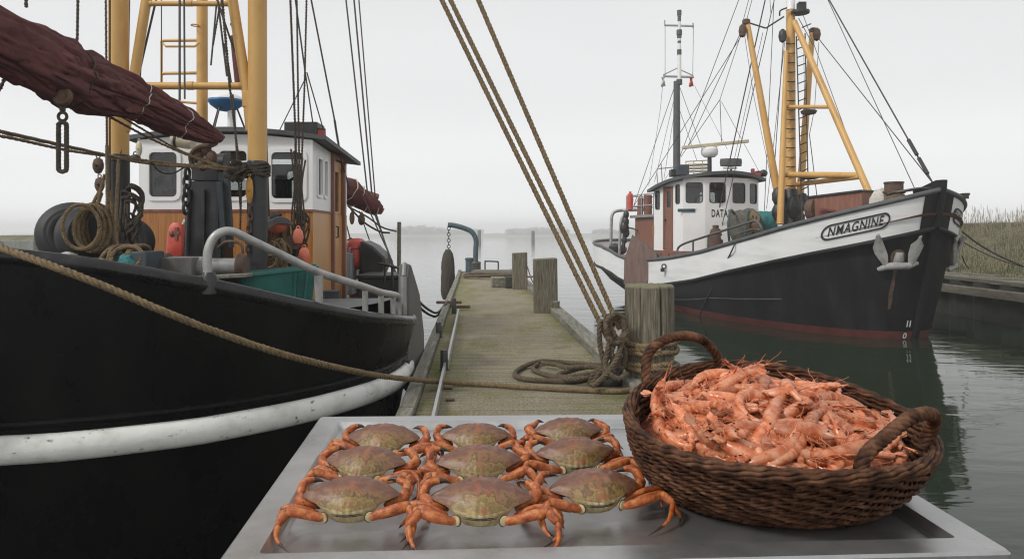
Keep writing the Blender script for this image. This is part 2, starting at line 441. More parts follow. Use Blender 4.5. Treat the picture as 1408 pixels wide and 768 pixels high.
def glass(name, tint):
    m, n, l, p = nt(name)
    tr = n.new('ShaderNodeBsdfTransparent'); tr.inputs[0].default_value = rgb(tint)
    gl = n.new('ShaderNodeBsdfGlossy'); gl.inputs['Roughness'].default_value = .03
    nz = n.new('ShaderNodeTexNoise'); nz.inputs['Scale'].default_value = 3.0
    tc = n.new('ShaderNodeTexCoord'); l.new(tc.outputs['Object'], nz.inputs['Vector'])
    b = n.new('ShaderNodeBump'); b.inputs['Strength'].default_value = .04; l.new(nz.outputs['Fac'], b.inputs['Height']); l.new(b.outputs[0], gl.inputs['Normal'])
    fr = n.new('ShaderNodeFresnel'); fr.inputs['IOR'].default_value = 1.5
    mx = n.new('ShaderNodeMixShader'); l.new(fr.outputs[0], mx.inputs[0]); l.new(tr.outputs[0], mx.inputs[1]); l.new(gl.outputs[0], mx.inputs[2])
    l.new(mx.outputs[0], n['Material Output'].inputs['Surface'])
    return m
M['glass'] = glass('window_glass', (.72, .74, .73))

def steel_mat():
    m, n, l, p = nt('brushed_steel')
    tc = n.new('ShaderNodeTexCoord'); mp = n.new('ShaderNodeMapping'); mp.inputs['Scale'].default_value = (2, 26, 26)
    l.new(tc.outputs['Object'], mp.inputs['Vector'])
    a = n.new('ShaderNodeTexNoise'); a.inputs['Scale'].default_value = 7; a.inputs['Detail'].default_value = 8; l.new(mp.outputs[0], a.inputs['Vector'])
    b = n.new('ShaderNodeTexNoise'); b.inputs['Scale'].default_value = 5; b.inputs['Detail'].default_value = 9; b.inputs['Roughness'].default_value = .7; l.new(tc.outputs['Object'], b.inputs['Vector'])
    c1 = n.new('ShaderNodeValToRGB'); e = c1.color_ramp.elements
    e[0].position = .3; e[0].color = (.29, .29, .287, 1); e[1].position = .7; e[1].color = (.50, .50, .495, 1)
    l.new(b.outputs['Fac'], c1.inputs[0])
    s = n.new('ShaderNodeTexNoise'); s.inputs['Scale'].default_value = 170; s.inputs['Detail'].default_value = 4; l.new(tc.outputs['Object'], s.inputs['Vector'])
    c2 = n.new('ShaderNodeValToRGB'); c2.color_ramp.elements[0].position = .66; c2.color_ramp.elements[1].position = .72; l.new(s.outputs['Fac'], c2.inputs[0])
    mx = n.new('ShaderNodeMix'); mx.data_type = 'RGBA'; mx.inputs['B'].default_value = (.13, .11, .09, 1)
    sc_ = n.new('ShaderNodeMath'); sc_.operation = 'MULTIPLY'; sc_.inputs[1].default_value = .32; l.new(c2.outputs[0], sc_.inputs[0])
    l.new(sc_.outputs[0], mx.inputs['Factor']); l.new(c1.outputs[0], mx.inputs['A']); l.new(mx.outputs['Result'], p.inputs['Base Color'])
    p.inputs['Metallic'].default_value = .80
    mr = n.new('ShaderNodeMapRange'); mr.inputs['To Min'].default_value = .24; mr.inputs['To Max'].default_value = .46; mr.inputs['From Min'].default_value = .3; mr.inputs['From Max'].default_value = .7
    l.new(b.outputs['Fac'], mr.inputs['Value']); l.new(mr.outputs[0], p.inputs['Roughness'])
    bp = n.new('ShaderNodeBump'); bp.inputs['Strength'].default_value = .08; bp.inputs['Distance'].default_value = .003
    l.new(a.outputs['Fac'], bp.inputs['Height']); l.new(bp.outputs[0], p.inputs['Normal'])
    return m
M['steel'] = steel_mat()

def water_mat():
    m, n, l, p = nt('harbour_water')
    tc = n.new('ShaderNodeTexCoord'); mp = n.new('ShaderNodeMapping'); mp.inputs['Scale'].default_value = (.42, 1.15, 1)
    l.new(tc.outputs['Object'], mp.inputs['Vector'])
    a = n.new('ShaderNodeTexNoise'); a.inputs['Scale'].default_value = 1.5; a.inputs['Detail'].default_value = 3; a.inputs['Distortion'].default_value = .6; l.new(mp.outputs[0], a.inputs['Vector'])
    b = n.new('ShaderNodeTexNoise'); b.inputs['Scale'].default_value = .35; b.inputs['Detail'].default_value = 2; l.new(mp.outputs[0], b.inputs['Vector'])
    ad = n.new('ShaderNodeMath'); ad.operation = 'MULTIPLY_ADD'; ad.inputs[1].default_value = 2.0; l.new(b.outputs['Fac'], ad.inputs[0]); l.new(a.outputs['Fac'], ad.inputs[2])
    bp = n.new('ShaderNodeBump'); bp.inputs['Strength'].default_value = .26; bp.inputs['Distance'].default_value = .05
    l.new(ad.outputs[0], bp.inputs['Height']); l.new(bp.outputs[0], p.inputs['Normal'])
    p.inputs['Base Color'].default_value = (.017, .026, .015, 1)
    p.inputs['Roughness'].default_value = .045
    p.inputs['IOR'].default_value = 1.33
    p.inputs['Specular IOR Level'].default_value = .36
    return m
M['water'] = water_mat()

def deck_mat():
    m, n, l, p = nt('mossy_jetty_deck')
    tc = n.new('ShaderNodeTexCoord')
    def noise_(s, d=6, st=(1, 1, 1), r=.6):
        mp = n.new('ShaderNodeMapping'); mp.inputs['Scale'].default_value = st; l.new(tc.outputs['Object'], mp.inputs['Vector'])
        q = n.new('ShaderNodeTexNoise'); q.inputs['Scale'].default_value = s; q.inputs['Detail'].default_value = d; q.inputs['Roughness'].default_value = r; l.new(mp.outputs[0], q.inputs['Vector']); return q.outputs['Fac']
    def ramp(f, stops):
        q = n.new('ShaderNodeValToRGB'); e = q.color_ramp.elements
        e[0].position, e[0].color = stops[0][0], rgb(stops[0][1]); e[1].position, e[1].color = stops[-1][0], rgb(stops[-1][1])
        for s_, c in stops[1:-1]:
            x = e.new(s_); x.color = rgb(c)
        l.new(f, q.inputs[0]); return q.outputs[0]
    def mix(f, a, b):
        q = n.new('ShaderNodeMix'); q.data_type = 'RGBA'; l.new(f, q.inputs['Factor']); l.new(a, q.inputs['A'])
        if isinstance(b, tuple): q.inputs['B'].default_value = rgb(b)
        else: l.new(b, q.inputs['B'])
        return q.outputs['Result']
    fine = noise_(48, 8, (1, 1, 1), .8)
    base = ramp(fine, [(.30, (.075, .062, .038)), (.48, (.20, .175, .110)), (.70, (.46, .405, .28))])
    streak = ramp(noise_(5, 5, (.25, 3.2, 1)), [(.35, (0, 0, 0)), (.7, (1, 1, 1))])
    base = mix(streak, base, ramp(fine, [(.32, (.12, .10, .07)), (.70, (.54, .475, .36))]))
    sp0 = n.new('ShaderNodeSeparateXYZ'); l.new(tc.outputs['Object'], sp0.inputs[0])
    lat = n.new('ShaderNodeMath'); lat.operation = 'MULTIPLY_ADD'; lat.inputs[1].default_value = .053; l.new(sp0.outputs['Y'], lat.inputs[0]); l.new(sp0.outputs['X'], lat.inputs[2])
    la2 = n.new('ShaderNodeMath'); la2.operation = 'SUBTRACT'; la2.inputs[1].default_value = .472; l.new(lat.outputs[0], la2.inputs[0])
    la3 = n.new('ShaderNodeMath'); la3.operation = 'ABSOLUTE'; l.new(la2.outputs[0], la3.inputs[0])
    la4 = n.new('ShaderNodeMapRange'); la4.inputs['From Min'].default_value = .35; la4.inputs['From Max'].default_value = .85; la4.inputs['To Min'].default_value = 0; la4.inputs['To Max'].default_value = .15; l.new(la3.outputs[0], la4.inputs['Value'])
    la5 = n.new('ShaderNodeMath'); la5.operation = 'ADD'; l.new(noise_(1.3, 8, (1.3, .6, 1), .7), la5.inputs[0]); l.new(la4.outputs[0], la5.inputs[1])
    moss = ramp(la5.outputs[0], [(.50, (0, 0, 0)), (.70, (.8, .8, .8))])
    mosscol = ramp(fine, [(.30, (.045, .050, .009)), (.5, (.140, .146, .028)), (.72, (.30, .295, .08))])
    col = mix(moss, base, mosscol)
    dark = ramp(noise_(3.2, 7, (.4, 1.6, 1)), [(.60, (0, 0, 0)), (.72, (.6, .6, .6))])
    col = mix(dark, col, (.045, .038, .026))
    # plank joints across the jetty
    sp = n.new('ShaderNodeSeparateXYZ'); l.new(tc.outputs['Object'], sp.inputs[0])
    wb = n.new('ShaderNodeMath'); wb.operation = 'MULTIPLY_ADD'; wb.inputs[1].default_value = 1 / .21
    n4 = n.new('ShaderNodeMath'); n4.operation = 'MULTIPLY'; n4.inputs[1].default_value = .25; l.new(noise_(2.0, 2), n4.inputs[0])
    l.new(sp.outputs['Y'], wb.inputs[0]); l.new(n4.outputs[0], wb.inputs[2])
    frc = n.new('ShaderNodeMath'); frc.operation = 'FRACT'; l.new(wb.outputs[0], frc.inputs[0])
    gap = ramp(frc.outputs[0], [(.0, (.7, .7, .7)), (.035, (.5, .5, .5)), (.07, (0, 0, 0))])
    col = mix(gap, col, (.035, .031, .022))
    l.new(col, p.inputs['Base Color'])
    p.inputs['Roughness'].default_value = .92
    p.inputs['Specular IOR Level'].default_value = .3
    b1 = n.new('ShaderNodeBump'); b1.inputs['Strength'].default_value = 1.0; b1.inputs['Distance'].default_value = .02; l.new(fine, b1.inputs['Height'])
    l.new(b1.outputs[0], p.inputs['Normal'])
    return m
M['deck'] = deck_mat()

def shell_mat():
    m, n, l, p = nt('crab_shell')
    tc = n.new('ShaderNodeTexCoord'); oi = n.new('ShaderNodeObjectInfo')
    ml = n.new('ShaderNodeMath'); ml.operation = 'MULTIPLY'; ml.inputs[1].default_value = 41; l.new(oi.outputs['Random'], ml.inputs[0])
    mp = n.new('ShaderNodeMapping'); l.new(tc.outputs['Object'], mp.inputs['Vector']); l.new(ml.outputs[0], mp.inputs['Location'])
    a = n.new('ShaderNodeTexNoise'); a.inputs['Scale'].default_value = 62; a.inputs['Detail'].default_value = 5; a.inputs['Roughness'].default_value = .6; l.new(mp.outputs[0], a.inputs['Vector'])
    sp = n.new('ShaderNodeSeparateXYZ'); l.new(tc.outputs['Object'], sp.inputs[0])
    # front edge olive, back and top brown-mauve
    f = n.new('ShaderNodeMapRange'); f.inputs['From Min'].default_value = .000; f.inputs['From Max'].default_value = -.043; l.new(sp.outputs['Y'], f.inputs['Value'])
    sm = n.new('ShaderNodeMath'); sm.operation = 'MULTIPLY_ADD'; sm.inputs[1].default_value = 1.5; sm.inputs[2].default_value = -.75; l.new(a.outputs['Fac'], sm.inputs[0])
    ad = n.new('ShaderNodeMath'); ad.operation = 'ADD'; l.new(f.outputs[0], ad.inputs[0]); l.new(sm.outputs[0], ad.inputs[1])
    cr = n.new('ShaderNodeValToRGB'); e = cr.color_ramp.elements
    e[0].position = .0; e[0].color = (.135, .060, .040, 1); e[1].position = 1; e[1].color = (.31, .215, .065, 1)
    for q, c in ((.25, (.17, .078, .046)), (.42, (.22, .122, .052)), (.54, (.095, .054, .026)), (.66, (.27, .18, .06)), (.8, (.15, .10, .035))):
        x = e.new(q); x.color = rgb(c)
    l.new(ad.outputs[0], cr.inputs[0])
    # rusty centre blaze
    ax = n.new('ShaderNodeMath'); ax.operation = 'ABSOLUTE'; l.new(sp.outputs['X'], ax.inputs[0])
    g = n.new('ShaderNodeMapRange'); g.inputs['From Min'].default_value = .028; g.inputs['From Max'].default_value = .002; l.new(ax.outputs[0], g.inputs['Value'])
    b = n.new('ShaderNodeTexNoise'); b.inputs['Scale'].default_value = 85; b.inputs['Detail'].default_value = 5; l.new(mp.outputs[0], b.inputs['Vector'])
    gm = n.new('ShaderNodeMapRange'); gm.inputs['From Min'].default_value = .48; gm.inputs['From Max'].default_value = .66; l.new(b.outputs['Fac'], gm.inputs['Value'])
    gg = n.new('ShaderNodeMath'); gg.operation = 'MULTIPLY'; l.new(g.outputs[0], gg.inputs[0]); l.new(gm.outputs[0], gg.inputs[1])
    mx = n.new('ShaderNodeMix'); mx.data_type = 'RGBA'; mx.inputs['B'].default_value = (.27, .085, .042, 1); l.new(gg.outputs[0], mx.inputs['Factor']); l.new(cr.outputs[0], mx.inputs['A'])
    l.new(mx.outputs['Result'], p.inputs['Base Color'])
    p.inputs['Roughness'].default_value = .42
    bp = n.new('ShaderNodeBump'); bp.inputs['Strength'].default_value = .35; bp.inputs['Distance'].default_value = .0015
    vz = n.new('ShaderNodeTexNoise'); vz.inputs['Scale'].default_value = 420; vz.inputs['Detail'].default_value = 3; l.new(mp.outputs[0], vz.inputs['Vector'])
    l.new(vz.outputs['Fac'], bp.inputs['Height']); l.new(bp.outputs[0], p.inputs['Normal'])
    return m
M['shell'] = shell_mat()
M['crab_leg'] = mat('crab_leg_orange', [(.17, .034, .010), (.38, .092, .020), (.50, .20, .060)], 75, .40, .1, .55, 330, rand=True, lo=.34, hi=.66, bdist=.0022, spots=((.56, .36, .20), 240, .655))
M['crab_tip'] = mat('crab_dark_tip', [(.03, .018, .014), (.06, .03, .02)], 120, .4, .1, .1)
M['crab_cream'] = mat('crab_cream_underside', [(.30, .20, .085), (.46, .37, .20), (.54, .47, .31)], 70, .45, .1, .15, 300, rand=True, bdist=.001)
M['shrimp'] = mat('cooked_shrimp', [(.42, .088, .028), (.57, .180, .075), (.63, .30, .18)], 62, .27, .08, .25, 320, rand=True, vary=(.62, 1.18), lo=.36, hi=.64, bdist=.0018, sss=.06, spots=((.66, .42, .29), 300, .66))
M['shrimp_pale'] = mat('shrimp_pale_band', [(.50, .165, .068), (.60, .29, .165)], 90, .28, .08, .2, 300, rand=True, vary=(.62, 1.18))
M['crab_joint'] = mat('crab_dark_joint', [(.13, .035, .012), (.24, .085, .03)], 120, .5, .1, .2)
M['shrimp_thin'] = mat('shrimp_feeler', [(.50, .14, .06), (.60, .22, .11)], 90, .5, .1, 0)
M['eye'] = mat('shrimp_eye', [(.008, .007, .007), (.012, .01, .01)], 90, .25, .05, 0)
M['shrimp_heap'] = mat('shaded_shrimp_heap', [(.10, .020, .008), (.20, .045, .018), (.28, .08, .035)], 60, .5, .1, .8, 90, bdist=.012)  # darker than the shrimp: shade between the bodies is in this colour

# ------------------------------------------------------------------ setting: water, far shore, bank, haze
WATER_Z = -1.20
rnd = random.Random(4)
w = MB(); w.add([(-900, -12, WATER_Z), (900, -12, WATER_Z), (900, 960, WATER_Z), (-900, 960, WATER_Z)], [(0, 1, 2, 3)])
struct(w.build('water', M['water'], smooth_=False))

def ridge(x0, x1, y, depth, z, step=3.0, amp=.25, seed=0, z0=-1.6):
    rows = []
    n = int((x1 - x0) / step)
    for fy, fz in ((0, 0), (.18, .7), (.4, 1), (.8, 1), (1, .55)):
        rows.append([V((x0 + (x1 - x0) * i / n, y + depth * fy, z0 + (z - z0) * fz + amp * fz * noise.noise((i * step * .06 + seed, fy * 2, seed)))) for i in range(n + 1)])
    return MB().grid(rows)
struct(ridge(-620, 900, 885, 60, 3.0, step=12, amp=1.6, seed=3).build('far_shore', M['far_hazed_green']))
struct(ridge(-60, -20, 62, 14, 1.25, step=1.5, amp=.2, seed=9).build('far_dyke', M['grass']))
lw = MB()
for i in range(14):
    x = -58 + i * 2.75
    lw.box((x, 61.0 + .05 * (i % 2), -.35), (2.70, .5, 2.3 + .12 * rnd.uniform(-1, 1)))
for i in range(13): lw.beam((-57 + i * 2.75 + .6, 60.6, -1.4), (-57 + i * 2.75 + .6 + rnd.uniform(-.1, .1), 60.6, .85), .22, .22, up=(0, 1, 0))
tag(lw.build('dyke_wall', M['concrete'], bevel=.04), 'pale grey concrete dyke wall under a green bank, faint in the fog', 'wall')

def clumps(mb, c, r, n, size, rs):
    for _ in range(n):
        while True:
            q = V((rs.uniform(-1, 1), rs.uniform(-1, 1), rs.uniform(-1, 1)))
            if q.length < 1 and q.length > .35: break
        p = V(c) + V((q.x * r[0], q.y * r[1], q.z * r[2]))
        a = V((rs.gauss(0, 1), rs.gauss(0, 1), rs.gauss(0, 1))).normalized(); b = a.orthogonal(); d = a.cross(b)
        s = size * rs.uniform(.5, 1.3)
        mb.add([p + b * s, p + d * s * .6, p - b * s, p - d * s * .6], [(0, 1, 2, 3)])
fw = MB(); rs = random.Random(8)
for x, h, r in [(-30, 2.0, 4), (-26, 2.8, 5), (-22, 2.2, 4), (-17, 1.4, 3.5), (-11, 1.5, 3), (2, 1.8, 4), (7, 2.2, 4.5), (12, 1.6, 4), (26, 1.4, 4), (33, 1.6, 4)]:
    clumps(fw, (x * 4.5, 905, 2.2 + h * 1.7), (r * 4.5, 10, h * 1.7), 420, 2.6, rs)
struct(fw.build('distant_woods', M['far_hazed_green'], smooth_=False), 'stuff', 'faint misty trees on the far shore across the water')

# quay and grassy bank beyond the white boat
QX = lambda y: 13.75 + .022 * (y - 19.0)
bank = MB(); rows = []
ys = [4 + i * 1.2 for i in range(60)]
for dx, dz in ((1.55, -.02), (2.6, .12), (3.8, .5), (5.4, 1.05), (7.5, 1.62), (10, 1.9), (15, 2.0), (40, 1.9)):
    rows.append([V((QX(y) + dx + .25 * noise.noise((y * .35, dx, 1)), y, .0 - .02 + dz + .16 * dz * noise.noise((y * .25, dx * .4, 7)) + .05 * noise.noise((y * 1.3, dx * 2, 2)))) for y in ys])
bank.grid(rows)
struct(bank.build('grass_bank', M['grass']))

t = thing('timber_quay', 'dark sheet-walled quay with weathered timber planks on top below the grassy bank', 'quay', (14, 20, -1.2))
qa = MB(); qb = MB(); qc = MB()
for i in range(44):
    y0 = 4 + i * 1.55; y1 = y0 + 1.55
    for j, dx in enumerate((.16, .52, .88, 1.24)):
        q = (i + j) % 3
        qa.beam((QX(y0) + dx, y0 + .01, -.02 - .012 * q + .012 * math.sin(i * 3 + j)), (QX(y1) + dx, y1 - .01, -.02 - .012 * q + .012 * math.sin(i * 3 + j)), .34, .12)
qa.build('plank', M['quay_wood'], t, bevel=.012, label='weathered top planks of the quay')
for i in range(17):
    y0 = 4 + i * 4; y1 = y0 + 4
    qb.beam((QX(y0) - .12, y0, -.36), (QX(y1) - .12, y1 - .015, -.36), .26, .24)
qb.build('waling', M['quay_wood'], t, bevel=.015)
rows = []
prof = []
for i in range(220):
    y = 4 + i * .31
    prof.append((QX(y) + (.10 if (i // 2) % 2 else -.02), y))
qc.grid([[V((x, y, -3.0)) for x, y in prof], [V((x, y, -.075)) for x, y in prof]])
qc.build('sheet_wall', M['quay_dark'], t, smooth_=False)

rd = MB(); rs = random.Random(21)
for _ in range(5200):
    y = rs.uniform(12, 58); dx = abs(rs.gauss(0, 1)) * 3.2 + 3.4
    if noise.noise((y * .22, dx * .3, 4)) < -.25: continue
    dzb = interp(dx, [(1.55, -.02), (2.6, .12), (3.8, .5), (5.4, 1.05), (7.5, 1.62), (10, 1.9), (15, 2.0)])
    p = V((QX(y) + dx, y, dzb - .1)); h = rs.uniform(.35, 1.05) * (1.0 if dx > 5 else .55); le = V((rs.gauss(0, .16), rs.gauss(0, .16), 0)) * h
    wv = V((rs.uniform(.006, .012), 0, 0))
    rd.add([p - wv, p + wv, p + le * .5 + V((0, 0, h * .6)) + wv * .8, p + le * .5 + V((0, 0, h * .6)) - wv * .8, p + le * 1.3 + V((0, 0, h))], [(0, 1, 2, 3), (3, 2, 4)])
    if rs.random() < .55:
        tip = p + le * 1.3 + V((0, 0, h)); k = h * .16
        rd.add([tip + V((-.008, 0, -k)), tip + V((.010, 0, -k)), tip + V((.016, 0, k * .2)), tip + V((-.002, 0, k))], [(0, 1, 2, 3)])
struct(rd.build('reeds', M['reed'], smooth_=False), 'stuff', 'dry pale reeds growing over the grassy bank behind the quay')
gr = MB()
for _ in range(14000):
    y = rs.uniform(13, 42); dx = rs.uniform(1.5, 9)
    dzb = interp(dx, [(1.55, -.02), (2.6, .12), (3.8, .5), (5.4, 1.05), (7.5, 1.62), (10, 1.9)])
    p = V((QX(y) + dx, y, dzb - .05)); h = rs.uniform(.12, .36); le = V((rs.gauss(0, .3), rs.gauss(0, .3), 0)) * h
    gr.add([p + V((-.012, 0, 0)), p + V((.012, 0, 0)), p + le + V((0, 0, h))], [(0, 1, 2)])
struct(gr.build('bank_grass', M['grass'], smooth_=False), 'stuff', 'rough green grass on the bank behind the quay')

# faint mooring poles standing out in the water
for i, (px, Y, top) in enumerate(((659, 250, 316), (733, 265, 317))):
    b = at(px, 323, Y); mb = MB(); zt = CAM_H + (323 - top) * Y / 1000
    mb.lathe([(.62, -1.8), (.6, zt - .2), (.45, zt)], 10, (b.x, Y, 0))
    tag(mb.build('mooring_pole', M['pile']), ['faint pole far out in the fog behind the blue davit foot', 'faint pole far out in the fog behind the square mooring posts'][i], 'pole', 'faint poles far out in the fog')

# ------------------------------------------------------------------ jetty
JD = V((-.053, 1, 0)).normalized(); JN = V((1, .053, 0)).normalized()
XL = lambda y: -.824 - .053 * (y - 5.28)
XR = lambda y: 1.04 - .053 * (y - 8.45)
Y0, Y1 = -1.5, 26.4
jt = thing('jetty', 'long mossy wooden jetty running out into the fog between two fishing boats', 'jetty', (0.3, 8, 0))
dk = MB(); rows_t = []; rs = random.Random(3)
ny = 150
def dz_(x, y): return .010 * noise.noise((x * .9, y * .5, 0)) + .006 * noise.noise((x * 3, y * 3.2, 5))
for i in range(ny + 1):
    y = Y0 + (Y1 - Y0) * i / ny
    a, b = XL(y) + .23, XR(y) - .20
    rows_t.append([V((a + (b - a) * k / 10, y, dz_(a + (b - a) * k / 10, y))) for k in range(11)])
dk.grid(rows_t)
dk.grid([[V((r[0].x, r[0].y, -.16)) for r in rows_t], [V((r[0].x, r[0].y, r[0].z)) for r in rows_t]])
dk.grid([[V((r[-1].x, r[-1].y, -.16)) for r in rows_t], [V((r[-1].x, r[-1].y, r[-1].z)) for r in rows_t]])
dk.build('deck', M['deck'], jt)
for side in (0, 1):
    y = Y0; k = 0
    while y < Y1 - .3:
        L = rs.uniform(3.2, 4.6); ye = min(y + L, Y1); mb = MB()
        if side == 0: f, wd, hz, o = XL, .115, .06, .0575
        else: f, wd, hz, o = XR, .20, .085, -.10
        wob = [rs.uniform(-.008, .008) for _ in range(4)]
        mb.beam((f(y) + o + wob[0], y + .008, hz - .14 + wob[1]), (f(ye) + o + wob[2], ye - .008, hz - .14 + wob[3]), wd, .28)
        mb.build('edge_beam', M['timber'], jt, bevel=.014)
        if side == 0:
            m2 = MB(); m2.beam((f(y) + .1765, y + .008, -.075), (f(ye) + .1765, ye - .008, -.075), .118, .15)
            m2.build('edge_plank', M['deck'], jt, bevel=.008)
        y = ye; k += 1
for i in range(9):
    y = .6 + i * 3.2
    for f, o in ((XL, .14), (XR, -.16)):
        mb = MB(); mb.lathe([(.15, -3.2), (.15, -1.2), (.14, -.2)], 14, (f(y) + o, y, 0)); mb.build('pile', M['pile'], jt)
    mb = MB(); mb.beam((XL(y) + .05, y, -.29), (XR(y) - .05, y, -.29), .2, .22); mb.build('crossbeam', M['pile'], jt)
# steel edge rail along the boat side of the jetty
r1 = MB()
def jr(y, dx, z): return V((XL(y) + dx, y, z))
r1.beam(jr(4.6, .27, .045), jr(7.0, .27, .045), .022, .085); r1.build('edge_rail', M['rail_steel'], jt)
r1 = MB(); r1.beam(jr(7.05, .29, .055), jr(11.9, .30, .055), .024, .10); r1.build('edge_rail', M['rail_steel'], jt)
for y, dx, h in ((7.05, .26, .20), (9.3, .10, .20), (12.1, .22, .26)):
    mb = MB(); mb.lathe([(.05, 0.004), (.05, .012), (.038, .014), (.036, h - .01), (.03, h)], 12, jr(y, dx, .0))
    mb.build('mooring_pin', M['black_metal'], jt)
mb = MB(); c = jr(13.2, .10, .09); mb.box(c, (.46, .09, .05)); mb.box(c - V((0, 0, .05)), (.16, .12, .07)); mb.build('cleat', M['rust'], jt, bevel=.012)
mb = MB(); c = jr(12.7, .34, .06); mb.box(c, (.3, .06, .05)); mb.build('cleat', M['rust'], jt, bevel=.012)
for y, dx in ((5.75, .36), (6.2, .33)):
    mb = MB(); mb.box(jr(y, dx, .012), (.07, .04, .02)); mb.build('bolt_plate', M['rust'], jt, bevel=.006)

# mooring posts
def round_post(name, c, r, ztop, label, grooves, seed, group):
    p = thing(name, label, 'mooring post', (c[0], c[1], 0), group)
    mb = MB(); n = 96; rows = []
    zs = [-2.6, -1.2, -.2] + [ztop * i / 30 for i in range(31)]
    def rad(an, z):
        q = r * (1 + .012 * noise.noise((math.cos(an) * 3, math.sin(an) * 3, z * 1.2 + seed)) + .016 * noise.noise((an * 9, z * .5, seed)))
        for ga, gw, gd, gz in grooves:
            d = (an - ga - .03 * math.sin(z * 4) + PI) % (2 * PI) - PI
            if z > gz and abs(d) < gw: q -= gd * (1 - abs(d) / gw) * min(1, (z - gz) / .3)
        return q
    # extra samples near the grooves so that cracks are sharp
    ans = [2 * PI * k / n for k in range(n)]
    for ga, gw, gd, gz in grooves: ans += [ga % (2 * PI) + gw * q for q in (-1.1, -.7, -.35, 0, .35, .7, 1.1)]
    ans = sorted(a % (2 * PI) for a in ans)
    for z in zs: rows.append([V((c[0] + rad(a, z) * math.cos(a), c[1] + rad(a, z) * math.sin(a), z)) for a in ans])
    mb.grid(rows, closed=True)
    mb.build('shaft', M['post'], p, sharp=60)
    tp = MB(); rows = []
    for f, dz in ((1.0, 0), (.975, .014), (.9, .022), (.5, .026), (.02, .028)):
        rows.append([V((c[0] + rad(a, ztop) * f * math.cos(a), c[1] + rad(a, ztop) * f * math.sin(a), ztop + dz + .006 * noise.noise((math.cos(a) * f * 6, math.sin(a) * f * 6, seed)))) for a in ans])
    tp.grid(rows, closed=True); tp.build('post_top', M['post_top'], p, sharp=60)
    return p
NP = at(896, 532, 6.27); NP_R = .213
round_post('mooring_post', (NP.x, NP.y + .1), NP_R, .855, 'thick round mooring post with a long crack, rope wound round its waist', [(-PI / 2 + .28, .05, .05, .25), (-PI / 2 - .55, .03, .012, .1), (-PI / 2 + .75, .03, .012, .3), (2.0, .06, .04, 0)], 1.0, 'mooring posts on the jetty')
def square_post(c, w, d, h, lean, label, seed):
    p = thing('mooring_post', label, 'mooring post', (c[0], c[1], 0), 'mooring posts on the jetty')
    mb = MB(); rows = []
    per = rrect(-w / 2, -d / 2, w / 2, d / 2, .035, 3); N = []
    for (u0, v0), (u1, v1) in zip(per, per[1:] + per[:1]):
        k = max(1, int(math.hypot(u1 - u0, v1 - v0) / .025))
        N += [(lerp(u0, u1, i / k), lerp(v0, v1, i / k)) for i in range(k)]
    for i in range(18):
        z = -2.6 if i == 0 else h * (i - 1) / 16
        rows.append([V((c[0] + u * (1 + .03 * noise.noise((u * 22, v * 22, seed + z * .4))) + lean * z, c[1] + v * (1 + .03 * noise.noise((u * 22, v * 22, seed + 4 + z * .4))), z + (.02 * u / w if i == 17 else 0))) for u, v in N])
    mb.grid(rows, closed=True); mb.build('shaft', M['post'], p, sharp=50)
    t2 = MB(); rt = rows[-1]; cc = sum(rt, V((0, 0, 0))) / len(rt)
    t2.grid([rt, [q.lerp(cc, .08) + V((0, 0, .012)) for q in rt], [q.lerp(cc, .97) + V((0, 0, .016)) for q in rt]], closed=True); t2.build('post_top', M['post_top'], p)
    return p
P2 = at(751, 430, 12.2); P3 = at(715, 398, 17.5)
square_post((P2.x, P2.y + .2), .40, .38, .90, -.015, 'square grey mooring post with a stubby pin at its foot', 2)
square_post((P3.x, P3.y + .2), .37, .36, .87, -.01, 'square mooring post beside wooden blocks near the jetty end', 5)
pn = MB(); c = at(765, 430, 12.2); pn.lathe([(.055, 0), (.055, .17), (.05, .19), (.02, .2)], 14, (c.x, c.y, 0)); pn.lathe([(.06, .175), (.063, .185), (.06, .205), (.01, .208)], 14, (c.x, c.y, 0), m=1)
tag(pn.build('stub_pin', [M['post'], M['grey_metal']]), 'stubby pin with a pale cap at the foot of the square post', 'bollard')
# blocks by the third post
bt = MB(); b0 = at(688, 394, 18.4); bt.box((b0.x - .05, b0.y, .125), (.36, .5, .25), Matrix.Rotation(.1, 3, 'Z'))
tag(bt.build('wooden_block', M['timber'], bevel=.02), 'pale squared wooden block lying before the jetty-end post', 'block')
bt = MB(); b0 = at(700, 394, 18.2); bt.box((b0.x + .03, b0.y - .1, .14), (.22, .34, .28), Matrix.Rotation(-.06, 3, 'Z'))
tag(bt.build('wooden_block', M['pile'], bevel=.02), 'small dark wooden block against the jetty-end post', 'block')

# davit with a hanging rope fender at the jetty's end
dv = thing('davit', 'blue curved davit crane at the jetty end over a rope fender', 'davit', tuple(at(653, 374, 25.3)))
base = at(654, 374, 25.2); base.z = 0
zt = lambda y, Y=25.2: CAM_H - (y - 323) * Y / 1000
mb = MB(); mb.tube(smooth([base, V((base.x, base.y, zt(345))), at(654.5, 330, 25.2), at(649, 319, 25.2), at(638, 313.5, 25.2), at(625, 310, 25.2), at(616, 309, 25.2)], 8), .088, 12)
mb.build('curved_arm', M['blue_grey'], dv)
mb = MB(); mb.lathe([(.24, 0), (.24, .03), (.17, .04), (.15, .35), (.13, .4)], 18, base); mb.build('foot', M['blue_grey'], dv)
mb = MB(); mb.rope(smooth([base + V((.16 * math.cos(a), .16 * math.sin(a), .12 + a * .012)) for a in [i * .5 for i in range(46)]], 3), .03, step=.03); tag(mb.build('rope_coil', M['rope_jetty']), 'brown rope wound round the foot of the blue davit', 'rope')
mb = MB(); bb = at(646, 374, 25.4); mb.lathe([(.15, 0), (.15, .42), (.17, .43), (.17, .5), (.12, .52)], 18, (bb.x, bb.y, 0)); tag(mb.build('steel_bollard', M['blue_grey'], bevel=.0), 'short blue steel bollard beside the davit foot', 'bollard')
ch = MB(); c0 = at(617, 311, 25.2)
